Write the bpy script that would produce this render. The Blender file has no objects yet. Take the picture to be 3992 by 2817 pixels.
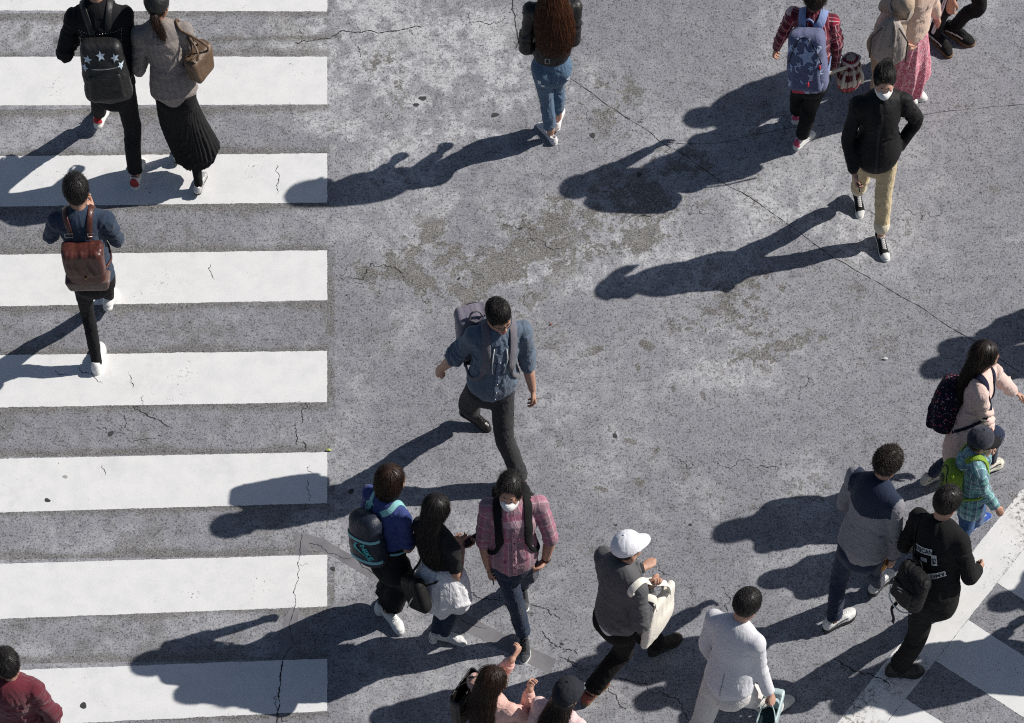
import bpy, math, random
import numpy as np
from mathutils import Vector, Matrix
from mathutils.bvhtree import BVHTree
from mathutils.kdtree import KDTree

SC = bpy.context.scene
COL = SC.collection
RS = np.random.RandomState(7)
A3 = lambda *v: np.array(v if len(v) > 1 else v[0], dtype=float)

def unit(v):
    v = np.asarray(v, float)
    return v / (np.linalg.norm(v) + 1e-12)

def orth(v, u):                       # part of v perpendicular to u, normalised
    u = unit(u)
    return unit(np.asarray(v, float) - u * np.dot(v, u))

# ------------------------------------------------------------------ objects
def tag(o, label=None, cat=None, group=None, kind=None):
    if label: o['label'] = label
    if cat: o['category'] = cat
    if group: o['group'] = group
    if kind: o['kind'] = kind
    return o

def empty(name, loc):
    o = bpy.data.objects.new(name, None)
    COL.objects.link(o)
    o.location = tuple(float(x) for x in loc)
    o.empty_display_size = .2
    return o

def mesh_obj(name, V, Fc, mat, parent=None, smooth=True, attrs=None, mats=None, midx=None):
    """V (n,3) world coordinates, Fc: (m,4)/(m,3) array or list of tuples. Links ONE mesh object."""
    me = bpy.data.meshes.new(name)
    V = np.asarray(V, np.float32)
    off = np.zeros(3, np.float32)
    if parent is not None:
        off = np.array(root_loc(parent), np.float32)
    if isinstance(Fc, np.ndarray):
        m, k = Fc.shape
        me.vertices.add(len(V)); me.vertices.foreach_set('co', (V - off).ravel())
        me.loops.add(m * k); me.loops.foreach_set('vertex_index', Fc.astype(np.int32).ravel())
        me.polygons.add(m)
        me.polygons.foreach_set('loop_start', np.arange(0, m * k, k, dtype=np.int32))
        me.update(calc_edges=True)
    else:
        me.from_pydata((V - off).tolist(), [], Fc)
    if smooth:
        me.polygons.foreach_set('use_smooth', np.ones(len(me.polygons), bool))
    for m_ in (mats or [mat]):
        me.materials.append(m_)
    if midx is not None:
        me.polygons.foreach_set('material_index', np.asarray(midx, np.int32))
    for k, a in (attrs or {}).items():
        a = np.asarray(a, np.float32)
        if a.ndim == 1:
            at = me.attributes.new(k, 'FLOAT', 'POINT'); at.data.foreach_set('value', a)
        else:
            at = me.attributes.new(k, 'FLOAT_VECTOR', 'POINT'); at.data.foreach_set('vector', a.ravel())
    me.update()
    o = bpy.data.objects.new(name, me)
    COL.objects.link(o)
    if parent is not None:
        o.parent = parent
    return o

def root_loc(p):
    l = np.zeros(3)
    while p is not None:
        l += np.array(p.location); p = p.parent
    return l

# ------------------------------------------------------------------ implicit modelling
def catmull(P, n):
    P = np.asarray(P, float)
    if len(P) < 3 or n <= 1: 
        if n <= 1: return P
    Q = np.vstack([2 * P[0] - P[1], P, 2 * P[-1] - P[-2]])
    out = []
    for i in range(1, len(Q) - 2):
        for t in np.arange(n) / n:
            a, b, c, d = Q[i - 1:i + 3]
            out.append(.5 * (2 * b + (c - a) * t + (2 * a - 5 * b + 4 * c - d) * t * t + (3 * b - a - 3 * c + d) * t ** 3))
    out.append(P[-1])
    return np.array(out)

class Chain:
    """swept elliptical tube: rows of (x,y,z, r, q) with a side (width) vector; q = depth / width"""
    def __init__(s, pts, r, q=1.0, side=(1, 0, 0), sub=4, cap0=False, cap1=False, cid=0):
        n = len(pts)
        q = [q] * n if np.isscalar(q) else q
        r = [r] * n if np.isscalar(r) else r
        rows = np.hstack([np.asarray(pts, float), np.asarray(r, float)[:, None], np.asarray(q, float)[:, None]])
        rows = catmull(rows, sub)
        rows[:, 3] = np.maximum(rows[:, 3], .002)
        s.p, s.r, s.q = rows[:, :3], rows[:, 3], rows[:, 4]
        s.side = unit(side); s.cap0, s.cap1, s.cid = cap0, cap1, cid
        s.acc = np.concatenate([[0], np.cumsum(np.linalg.norm(np.diff(s.p, axis=0), axis=1))])
    def bbox(s, m):
        R = s.r.max() * max(1, s.q.max()) + m
        return s.p.min(0) - R, s.p.max(0) + R
    def dist(s, P, uv=False):
        best = None
        for i in range(len(s.p) - 1):
            a, b = s.p[i], s.p[i + 1]
            d = b - a; L2 = d @ d
            if L2 < 1e-12: continue
            ax = d / math.sqrt(L2)
            n = np.cross(ax, orth(s.side, ax))
            w = [P[k] - a[k] for k in range(3)]
            t = (w[0] * d[0] + w[1] * d[1] + w[2] * d[2]) / L2
            tc = np.clip(t, 0, 1)
            e = [w[k] - tc * d[k] for k in range(3)]
            q = s.q[i] + (s.q[i + 1] - s.q[i]) * tc
            r = s.r[i] + (s.r[i + 1] - s.r[i]) * tc
            nc = e[0] * n[0] + e[1] * n[1] + e[2] * n[2]
            D = np.sqrt(np.maximum(e[0] ** 2 + e[1] ** 2 + e[2] ** 2 + nc * nc * (1 / q ** 2 - 1), 1e-12)) - r
            if s.cap0 and i == 0: D = np.maximum(D, -t * math.sqrt(L2))
            if s.cap1 and i == len(s.p) - 2: D = np.maximum(D, (t - 1) * math.sqrt(L2))
            if uv:
                sd = orth(s.side, ax)
                sc = e[0] * sd[0] + e[1] * sd[1] + e[2] * sd[2]
                U = np.arctan2(sc, nc) * s.r.mean(); Vv = s.acc[i] + tc * math.sqrt(L2)
                best = (D, U, Vv) if best is None else tuple(np.where(D < best[0], x, y) for x, y in zip((D, U, Vv), best))
            else:
                best = D if best is None else np.minimum(best, D)
        return best

class Ell:
    def __init__(s, c, rad, R=None, cid=0):
        s.c, s.rad, s.cid = np.asarray(c, float), np.asarray(rad, float), cid
        s.R = np.eye(3) if R is None else np.asarray(R)      # columns = axes
    def bbox(s, m):
        e = np.sqrt(((s.R * s.rad) ** 2).sum(1)) + m
        return s.c - e, s.c + e
    def loc(s, P):
        w = [P[k] - s.c[k] for k in range(3)]
        return [w[0] * s.R[0, j] + w[1] * s.R[1, j] + w[2] * s.R[2, j] for j in range(3)]
    def dist(s, P, uv=False):
        l = s.loc(P)
        k0 = np.sqrt(sum((l[j] / s.rad[j]) ** 2 for j in range(3)) + 1e-12)
        k1 = np.sqrt(sum((l[j] / s.rad[j] ** 2) ** 2 for j in range(3)) + 1e-12)
        D = k0 * (k0 - 1) / k1
        return (D, l[1] + 0 * D, l[2] + 0 * D) if uv else D

class Box(Ell):
    """rounded box, optional taper of width towards the top"""
    def __init__(s, c, half, rnd, R=None, taper=0, cid=0):
        super().__init__(c, half, R, cid); s.rnd = rnd; s.taper = taper
    def bbox(s, m):
        e = np.abs(s.R) @ (s.rad * A3(1 + abs(s.taper), 1, 1)) + m
        return s.c - e, s.c + e
    def dist(s, P, uv=False):
        l = s.loc(P)
        f = 1 - s.taper * (l[2] / s.rad[2])
        q = [np.abs(l[0] / f) - s.rad[0] + s.rnd, np.abs(l[1]) - s.rad[1] + s.rnd, np.abs(l[2]) - s.rad[2] + s.rnd]
        D = np.sqrt(sum(np.maximum(x, 0) ** 2 for x in q)) + np.minimum(np.maximum(np.maximum(q[0], q[1]), q[2]), 0) - s.rnd
        return (D, l[0] + 0 * D, l[2] + 0 * D) if uv else D

class Field:
    def __init__(s, lo, hi, h, fine=()):
        s.ax = []
        for k in range(3):
            x = [lo[k]]
            fk = [(f[0][k], f[1][k], f[2]) for f in fine]
            while x[-1] < hi[k]:
                st = h
                for a, b, fh in fk:
                    if a - 1e-6 <= x[-1] < b: st = min(st, fh)
                    elif x[-1] < a < x[-1] + st: st = max(a - x[-1], fh)
                x.append(x[-1] + st)
            s.ax.append(np.array(x, np.float32))
        s.A = np.full([len(a) for a in s.ax], .3, np.float32)
    def sub(s, prim, m):
        lo, hi = prim.bbox(m)
        sl = tuple(slice(max(np.searchsorted(s.ax[k], lo[k]) - 1, 0), np.searchsorted(s.ax[k], hi[k]) + 1) for k in range(3))
        P = (s.ax[0][sl[0]][:, None, None], s.ax[1][sl[1]][None, :, None], s.ax[2][sl[2]][None, None, :])
        return sl, P
    def add(s, prim, k=.02):
        sl, P = s.sub(prim, k + .03)
        d = prim.dist(P); a = s.A[sl]
        if k > 0:
            h = np.maximum(k - np.abs(a - d), 0) / k
            s.A[sl] = np.minimum(a, d) - h * h * k * .25
        else: s.A[sl] = np.minimum(a, d)
        return s
    def cut(s, prim, k=.006):
        sl, P = s.sub(prim, k + .02)
        d = -prim.dist(P); a = s.A[sl]
        h = np.maximum(k - np.abs(a - d), 0) / k
        s.A[sl] = np.maximum(a, d) + h * h * k * .25
        return s
    def plane(s, o, n):                # keep the side where (p-o).n < 0
        P = s.ax[0][:, None, None] * n[0] + s.ax[1][None, :, None] * n[1] + s.ax[2][None, None, :] * n[2]
        s.A = np.maximum(s.A, P - np.dot(o, n)).astype(np.float32)
        return s
    def mesh(s, smooth=1):
        A = s.A; S = A < 0
        c = np.zeros([n - 1 for n in A.shape], np.int8)
        sh = [(i, j, k) for i in (0, 1) for j in (0, 1) for k in (0, 1)]
        n0, n1, n2 = c.shape
        for i, j, k in sh: c += S[i:i + n0, j:j + n1, k:k + n2]
        mask = (c > 0) & (c < 8)
        I = np.argwhere(mask)
        idx = np.full(mask.shape, -1, np.int32); idx[mask] = np.arange(len(I))
        vals = np.stack([A[I[:, 0] + i, I[:, 1] + j, I[:, 2] + k] for i, j, k in sh], 1)
        pos = np.zeros((len(I), 3)); cnt = np.zeros(len(I))
        for e0 in range(8):
            for ax in range(3):
                o0 = sh[e0]
                if o0[ax]: continue
                o1 = list(o0); o1[ax] = 1; e1 = sh.index(tuple(o1))
                a, b = vals[:, e0], vals[:, e1]
                m = (a < 0) != (b < 0)
                t = a[m] / (a[m] - b[m])
                p = np.tile(np.array(o0, float), (m.sum(), 1)); p[:, ax] += t
                pos[m] += p; cnt[m] += 1
        pos /= cnt[:, None]
        V = np.stack([s.ax[k][I[:, k]] + pos[:, k] * (s.ax[k][I[:, k] + 1] - s.ax[k][I[:, k]]) for k in range(3)], 1)
        Q = []
        for ax in range(3):
            b, d = (ax + 1) % 3, (ax + 2) % 3
            s0 = [slice(None)] * 3; s1 = [slice(None)] * 3
            s0[ax] = slice(0, -1); s1[ax] = slice(1, None)
            ch = S[tuple(s0)] != S[tuple(s1)]
            E = np.argwhere(ch)
            ok = (E[:, b] > 0) & (E[:, d] > 0) & (E[:, b] < A.shape[b] - 1) & (E[:, d] < A.shape[d] - 1)
            E = E[ok]
            ins = S[tuple(s0)][tuple(E.T)]
            def g(db, dd):
                e = E.copy(); e[:, b] += db; e[:, d] += dd
                return idx[tuple(e.T)]
            q = np.stack([g(-1, -1), g(0, -1), g(0, 0), g(-1, 0)], 1)
            q[~ins] = q[~ins][:, ::-1]
            Q.append(q)
        Q = np.vstack(Q)
        Q = Q[(Q >= 0).all(1)]
        for _ in range(smooth):
            acc = np.zeros_like(V); n = np.zeros(len(V))
            for i in range(4):
                np.add.at(acc, Q[:, i], V[Q[:, (i + 1) % 4]]); np.add.at(n, Q[:, i], 1)
            V = V * .5 + .5 * acc / np.maximum(n, 1)[:, None]
        return V, Q

def normals(V, Q):
    n = np.cross(V[Q[:, 2]] - V[Q[:, 0]], V[Q[:, 3 if Q.shape[1] > 3 else 1]] - V[Q[:, 1]])
    if Q.shape[1] == 3: n = np.cross(V[Q[:, 1]] - V[Q[:, 0]], V[Q[:, 2]] - V[Q[:, 0]])
    N = np.zeros_like(V)
    for i in range(Q.shape[1]): np.add.at(N, Q[:, i], n)
    return N / (np.linalg.norm(N, axis=1)[:, None] + 1e-12)

def field_for(prims, h, m=.03, fine=()):
    bb = [p.bbox(m) for p in prims]
    return Field(np.min([b[0] for b in bb], 0), np.max([b[1] for b in bb], 0), h, fine)

def cuv(V, prims):
    best = None
    P = (V[:, 0], V[:, 1], V[:, 2])
    for p in prims:
        D, U, W = p.dist(P, uv=True)
        c = np.full(len(V), p.cid, float)
        if best is None: best = [D, U, W, c]
        else:
            m = D < best[0]
            best = [np.where(m, x, y) for x, y in zip((D, U, W, c), best)]
    return np.stack(best[1:], 1)

def snoise(u, v, seed, n=6, aniso=1.0):
    r = np.random.RandomState(seed); o = 0
    for i in range(n):
        a = r.uniform(-1.3, 1.3) * aniso; f = r.uniform(.45, 1.5)
        o = o + np.sin(6.28 * (f * v + a * f * u) + r.uniform(0, 6.28) + 2.2 * np.sin(6.28 * (.33 * u + .3 * v) * f + r.uniform(0, 6.28)))
    return o / n

def folds(V, Q, uv, amp, seed, lam=(.30, .07), foci=(), base=.35, skew=.3, flat=None):
    """creases across the tube axis, strongest near foci [(point, radius, gain)]"""
    u, v, cid = uv[:, 0], uv[:, 1], uv[:, 2]
    o = np.zeros(len(V))
    for c in np.unique(cid):
        m = cid == c
        sk = skew * (1 if int(c) % 2 else -1)
        uu, vv = u[m] / lam[0], (v[m] + sk * u[m]) / lam[1]
        n = snoise(uu * .7, vv * .55, seed + int(c) * 13)
        n2 = snoise(uu * 1.6 + .3 * vv, vv * 1.0 - .9 * uu, seed + 5 + int(c) * 13)
        gate = np.clip(.55 + 1.3 * snoise(uu * .5, vv * .22, seed + 9 + int(c) * 7), 0, 1.4)
        o[m] = ((1 - 2.6 * np.abs(n) ** .8) * .75 + .55 * (1 - 2.4 * np.abs(n2))) * gate
    w = np.full(len(V), base)
    for p, r, g in foci:
        w += g * np.exp(-((V - p) ** 2).sum(1) / r ** 2)
    N = normals(V, Q)
    if flat is not None:               # keep a hem level: no push along its axis, less right at the edge
        d = (V - flat[0]) @ flat[1]; e = np.exp(-(d / .022) ** 2) * (cid == 0)
        N = N - flat[1] * ((N @ flat[1]) * e)[:, None]; w = w * (1 - .45 * e)
    return V + N * (amp * o * w)[:, None]

def blob(name, prims, mat, parent, h=.009, k=.02, smooth=1, cuts=(), planes=(), post=None, fine=(), attr=True):
    f = field_for(prims, h, .055, fine=fine)
    for p in prims: f.add(p, getattr(p, 'k', k))
    for c in cuts: f.cut(c, getattr(c, 'k', .006))
    for o, n in planes: f.plane(o, n)
    V, Q = f.mesh(smooth)
    uv = cuv(V, prims) if attr else None
    if post is not None: V = post(V, Q, uv)
    return mesh_obj(name, V, Q, mat, parent, attrs={'cuv': uv} if attr else None)

def world_mesh(o):
    me = o.data
    V = np.empty(len(me.vertices) * 3, np.float32); me.vertices.foreach_get('co', V)
    V = V.reshape(-1, 3) + root_loc(o).astype(np.float32)
    Q = [tuple(p.vertices) for p in me.polygons]
    return V, Q

def bvh_of(*objs):
    VV, QQ, b = [], [], 0
    for o in objs:
        V, Q = world_mesh(o); VV.append(V); QQ += [tuple(i + b for i in q) for q in Q]; b += len(V)
    return BVHTree.FromPolygons(np.vstack(VV).tolist(), QQ)

# ------------------------------------------------------------------ swept things
def tube_mesh(P, r, n=6, flat=1.0, side=None, close=True):
    P = np.asarray(P, float); m = len(P)
    r = np.full(m, r) if np.isscalar(r) else np.asarray(r)
    T = np.gradient(P, axis=0); T /= np.linalg.norm(T, axis=1)[:, None] + 1e-12
    s0 = orth(side if side is not None else ((0, 0, 1) if abs(T[0][2]) < .8 else (1, 0, 0)), T[0])
    V = []
    for i in range(m):
        s0 = orth(s0, T[i]); b = np.cross(T[i], s0)
        for j in range(n):
            a = 2 * math.pi * j / n
            V.append(P[i] + r[i] * (math.cos(a) * s0 + flat * math.sin(a) * b))
    Q = [(i * n + j, i * n + (j + 1) % n, (i + 1) * n + (j + 1) % n, (i + 1) * n + j) for i in range(m - 1) for j in range(n)]
    if close: Q += [tuple(range(n))[::-1], tuple(range((m - 1) * n, m * n))]
    return np.array(V), Q

class MB:
    """collects pieces into one mesh"""
    def __init__(s): s.V, s.F, s.m, s.n = [], [], [], 0
    def add(s, V, F, mi=0):
        s.V.append(np.asarray(V, float)); s.F += [tuple(i + s.n for i in f) for f in F]; s.m += [mi] * len(F); s.n += len(V)
        return s
    def tube(s, P, r, n=6, mi=0, **k): return s.add(*tube_mesh(P, r, n, **k), mi)
    def build(s, name, mat, parent=None, smooth=True, mats=None):
        return mesh_obj(name, np.vstack(s.V), s.F, mat, parent, smooth, mats=mats, midx=s.m if mats else None)

def ribbon_mesh(P, N, width, thick):
    """flat strap: P path, N outward normals; rounded-rectangle section with 8 corners"""
    P, N = np.asarray(P, float), np.asarray(N, float); m = len(P)
    width = np.full(m, width) if np.isscalar(width) else np.asarray(width)
    T = np.gradient(P, axis=0); T /= np.linalg.norm(T, axis=1)[:, None] + 1e-12
    V = []
    sec = [(-.5, .2), (-.44, .5), (.44, .5), (.5, .2), (.5, -.3), (.44, -.5), (-.44, -.5), (-.5, -.3)]
    for i in range(m):
        b = unit(np.cross(T[i], N[i])); n = np.cross(b, T[i])
        for x, y in sec: V.append(P[i] + b * x * width[i] + n * y * thick)
    k = len(sec)
    Q = [(i * k + j, (i + 1) * k + j, (i + 1) * k + (j + 1) % k, i * k + (j + 1) % k) for i in range(m - 1) for j in range(k)]
    Q += [tuple(range(k)), tuple(range((m - 1) * k, m * k))[::-1]]
    return np.array(V), Q

def strap(name, ctrl, bvh, mat, parent, width=.045, thick=.008, off=.004, free=(), n=8, centre=None):
    """strap along control points, laid on the clothing surface; indices in free keep their own place"""
    C = np.asarray(ctrl, float)
    w = np.array([0 if (i in free or i - len(C) in free) else 1. for i in range(len(C))])
    R = catmull(np.hstack([C, w[:, None]]), n)
    P, N = [], []
    for x in R:
        loc, no, _, _ = bvh.find_nearest(Vector(x[:3]))
        loc, no = np.array(loc), np.array(no)
        if centre is not None and no @ (loc - centre) < 0: no = -no
        t = np.clip(x[3], 0, 1); t = t * t * (3 - 2 * t)
        on = loc + no * (off + thick * .5)
        P.append(x[:3] * (1 - t) + on * t); N.append(no)
    P, N = np.array(P), np.array(N)
    for _ in range(3):
        P[1:-1] = P[1:-1] * .5 + .25 * (P[:-2] + P[2:]); N[1:-1] = N[1:-1] * .4 + .3 * (N[:-2] + N[2:])
    V, Q = ribbon_mesh(P, N, width, thick)
    o = mesh_obj(name, V, Q, mat, parent, attrs={'cuv': np.repeat(np.stack([np.zeros(len(P)), np.linspace(0, len(P) * .02, len(P)), np.zeros(len(P))], 1), 8, 0)})
    return o, P, N

def decal(name, polys, o, u, v, bvh, mat, parent, off=.003, reach=.15):
    """lay flat shapes (V2 list, faces) on a surface: o + u*x + v*y cast along -(u x v)"""
    V2, Fc = polys
    n = unit(np.cross(u, v)); out = []
    o, u, v = np.asarray(o, float), np.asarray(u, float), np.asarray(v, float)
    last = None
    for x, y in V2:
        p = o + u * x + v * y + n * reach * .5
        loc, no, _, _ = bvh.ray_cast(Vector(p), Vector(-n), reach)
        if loc is None: loc, no, _, _ = bvh.find_nearest(Vector(p - n * reach * .5))
        out.append(np.array(loc) + n * off)
    return mesh_obj(name, np.array(out), Fc, mat, parent, smooth=False)

def star2d(r, rot=0, c=(0, 0)):
    V = [(c[0], c[1])]
    for i in range(10):
        a = rot + math.pi / 2 + i * math.pi / 5; q = r if i % 2 == 0 else r * .45
        V.append((c[0] + q * math.cos(a), c[1] + q * math.sin(a)))
    return V, [(0, i, i % 10 + 1) for i in range(1, 11)]

def grid2d(w, h, nx, ny, c=(0, 0), rot=0):
    ca, sa = math.cos(rot), math.sin(rot); V = []
    for j in range(ny + 1):
        for i in range(nx + 1):
            x, y = (i / nx - .5) * w, (j / ny - .5) * h
            V.append((c[0] + ca * x - sa * y, c[1] + sa * x + ca * y))
    F = [(j * (nx + 1) + i, j * (nx + 1) + i + 1, (j + 1) * (nx + 1) + i + 1, (j + 1) * (nx + 1) + i) for j in range(ny) for i in range(nx)]
    return V, F

def text2d(txt, size, c=(0, 0), rot=0, bold=.006):
    cu = bpy.data.curves.new('lettering', 'FONT'); cu.body = txt; cu.size = size
    cu.align_x = 'CENTER'; cu.align_y = 'CENTER'; cu.offset = bold; cu.resolution_u = 3
    ob = bpy.data.objects.new('lettering', cu); COL.objects.link(ob)
    dg = bpy.context.evaluated_depsgraph_get(); dg.update()
    me = bpy.data.meshes.new_from_object(ob.evaluated_get(dg))
    ca, sa = math.cos(rot), math.sin(rot)
    V = [(c[0] + ca * w.co.x - sa * w.co.y, c[1] + sa * w.co.x + ca * w.co.y) for w in me.vertices]
    F = [tuple(p.vertices) for p in me.polygons]
    bpy.data.objects.remove(ob); bpy.data.curves.remove(cu); bpy.data.meshes.remove(me)
    return V, F

def poly2d(pts):
    return list(pts), [tuple(range(len(pts)))]

# ------------------------------------------------------------------ materials
class NT:
    def __init__(s, name):
        s.m = bpy.data.materials.new(name); s.m.use_nodes = True
        s.t = s.m.node_tree; s.n = s.t.nodes; s.l = s.t.links
        s.b = s.n['Principled BSDF']
    def new(s, typ, **kw):
        n = s.n.new('ShaderNode' + typ)
        for k, v in kw.items():
            if k in n.inputs: n.inputs[k].default_value = v
            else: setattr(n, k, v)
        return n
    def link(s, a, b): s.l.new(a, b)
    def math(s, op, a, b=None, c=None, clamp=False):
        n = s.n.new('ShaderNodeMath'); n.operation = op; n.use_clamp = clamp
        for i, x in enumerate((a, b, c)):
            if x is None: continue
            if isinstance(x, (int, float)): n.inputs[i].default_value = x
            else: s.link(x, n.inputs[i])
        return n.outputs[0]
    def mix(s, f, a, b, mode='MIX'):
        n = s.n.new('ShaderNodeMix'); n.data_type = 'RGBA'; n.blend_type = mode; n.clamp_factor = True
        for i, x in ((0, f), (6, a), (7, b)):
            if isinstance(x, (int, float)): n.inputs[i].default_value = x
            elif isinstance(x, tuple): n.inputs[i].default_value = (*x[:3], 1)
            else: s.link(x, n.inputs[i])
        return n.outputs[2]
    def ramp(s, f, lo, hi):            # smooth step from lo to hi
        n = s.n.new('ShaderNodeMapRange'); n.interpolation_type = 'SMOOTHSTEP'
        n.inputs[1].default_value = lo; n.inputs[2].default_value = hi
        s.link(f, n.inputs[0]); return n.outputs[0]
    def noise(s, vec, scale, detail=3, rough=.55, dist=0, out=0):
        n = s.new('TexNoise'); n.inputs['Scale'].default_value = scale; n.inputs['Detail'].default_value = detail
        n.inputs['Roughness'].default_value = rough; n.inputs['Distortion'].default_value = dist
        if vec is not None: s.link(vec, n.inputs['Vector'])
        return n.outputs[out]
    def voro(s, vec, scale, feature='F1', out='Distance', rand=1):
        n = s.new('TexVoronoi'); n.feature = feature; n.inputs['Scale'].default_value = scale; n.inputs['Randomness'].default_value = rand
        if vec is not None: s.link(vec, n.inputs['Vector'])
        return n.outputs[out]
    def obj(s): return s.new('TexCoord').outputs['Object']
    def attr(s, name, out='Fac'):
        n = s.new('Attribute'); n.attribute_name = name; return n.outputs[out]
    def bump(s, h, strength=.3, dist=.002, prev=None):
        n = s.new('Bump'); n.inputs['Strength'].default_value = strength; n.inputs['Distance'].default_value = dist
        s.link(h, n.inputs['Height'])
        if prev is not None: s.link(prev, n.inputs['Normal'])
        return n.outputs[0]
    def set(s, **kw):
        for k, v in kw.items():
            i = s.b.inputs[k.replace('_', ' ')]
            if isinstance(v, (int, float)): i.default_value = v
            elif isinstance(v, tuple): i.default_value = (*v, 1) if (len(v) == 3 and i.type == 'RGBA') else v
            else: s.link(v, i)
        return s.m

def srgb(h):
    h = h.lstrip('#'); c = [int(h[i:i + 2], 16) / 255 for i in (0, 2, 4)]
    return tuple(x / 12.92 if x <= .04045 else ((x + .055) / 1.055) ** 2.4 for x in c)
def C(x): return srgb(x) if isinstance(x, str) else x

def stripe(t, x, period, centre, width, soft=.0015):
    w = t.math('PINGPONG', t.math('ADD', x, period * 50 - centre), period / 2)   # distance to the nearest stripe centre
    return t.ramp(w, width / 2 + soft, width / 2 - soft)

def cloth(name, col, rough=.88, var=.18, bump=.35, plaid=None, print_=None, fine=420, sheen=.15, mottle=None, wr=.28):
    t = NT(name); v = t.obj(); c = C(col)
    base = None
    if plaid:
        uv = t.new('SeparateXYZ'); t.link(t.attr('cuv', 'Vector'), uv.inputs[0])
        base = c
        for axis, period, centre, width, col2, alpha in plaid:
            f = stripe(t, uv.outputs[axis], period, centre, width)
            base = t.mix(t.math('MULTIPLY', f, alpha), base, C(col2))
    if print_:
        base = print_(t, v, base or c)
    n = t.noise(v, 9, 4, .6)
    f = t.math('MULTIPLY', t.ramp(n, .3, .75), var)
    base = t.mix(f, base if base is not None else c, tuple(x * .55 for x in c))
    if mottle:
        base = t.mix(t.math('MULTIPLY', t.ramp(t.noise(v, 60, 4, .7), .4, .7), mottle[1]), base, C(mottle[0]))
    n2 = t.noise(v, fine, 2, .6)
    base = t.mix(t.math('MULTIPLY', t.ramp(n2, .35, .7), .22), base, tuple(min(x * 1.6 + .001, 1) for x in c))
    b = t.bump(n2, bump, .0015)
    sc = t.new('Mapping'); t.link(v, sc.inputs[0]); sc.inputs['Scale'].default_value = (1, 1, .45); sc.inputs['Rotation'].default_value = (.5, .35, 0)
    b = t.bump(t.noise(sc.outputs[0], 24, 3, .55, .8), wr, .012, b)
    cz = t.noise(sc.outputs[0], 10, 3, .5, 1.6)
    cr = t.math('POWER', t.math('SUBTRACT', 1.0, t.math('ABSOLUTE', t.math('MULTIPLY', t.math('SUBTRACT', cz, .5), 5.0), clamp=True), clamp=True), 3.0)
    b = t.bump(cr, min(wr * .9, .45), .006, b)
    return t.set(Base_Color=base, Roughness=rough, Normal=b, Sheen_Weight=sheen if max(c) > .05 else sheen * .12, Sheen_Roughness=.5, Specular_IOR_Level=.25 if max(c) > .05 else .16)

def leather(name, col, rough=.42, wr=.5, var=.25, spec=.5):
    t = NT(name); v = t.obj(); c = C(col)
    base = t.mix(t.math('MULTIPLY', t.ramp(t.noise(v, 14, 4, .65), .35, .7), var * 2), c, tuple(x * .5 for x in c))
    b = t.bump(t.voro(v, 260), .25, .0012)
    b = t.bump(t.noise(v, 26, 4, .6, .7), wr, .010, b)
    r = t.math('ADD', t.math('MULTIPLY', t.noise(v, 40, 3), .25), rough - .12)
    return t.set(Base_Color=base, Roughness=r, Normal=b, Specular_IOR_Level=spec)

def skin_mat(name, col):
    t = NT(name); v = t.obj(); c = C(col)
    base = t.mix(t.math('MULTIPLY', t.ramp(t.noise(v, 22, 4, .6), .4, .7), .35), c, (c[0] * .85, c[1] * .62, c[2] * .55))
    return t.set(Base_Color=base, Roughness=.5, Normal=t.bump(t.noise(v, 300, 2), .12, .001), Subsurface_Weight=.06, Subsurface_Radius=(.012, .004, .002), Specular_IOR_Level=.35)

def hair_mat(name, c1, c2, rough=.46):
    t = NT(name)
    f = t.attr('tone')
    base = t.mix(f, C(c1), C(c2))
    return t.set(Base_Color=base, Roughness=rough, Specular_IOR_Level=.42)

def plain(name, col, rough=.5, metal=0, var=.1, bump=.1, scale=60, spec=.5):
    t = NT(name); v = t.obj(); c = C(col)
    n = t.noise(v, scale, 4, .6)
    base = t.mix(t.math('MULTIPLY', t.ramp(n, .35, .7), var), c, tuple(x * .5 for x in c))
    return t.set(Base_Color=base, Roughness=rough, Metallic=metal, Normal=t.bump(n, bump, .002), Specular_IOR_Level=spec)

MC = {}
def M(fn, name, *a, **k):
    if name not in MC: MC[name] = fn(name, *a, **k)
    return MC[name]

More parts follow.
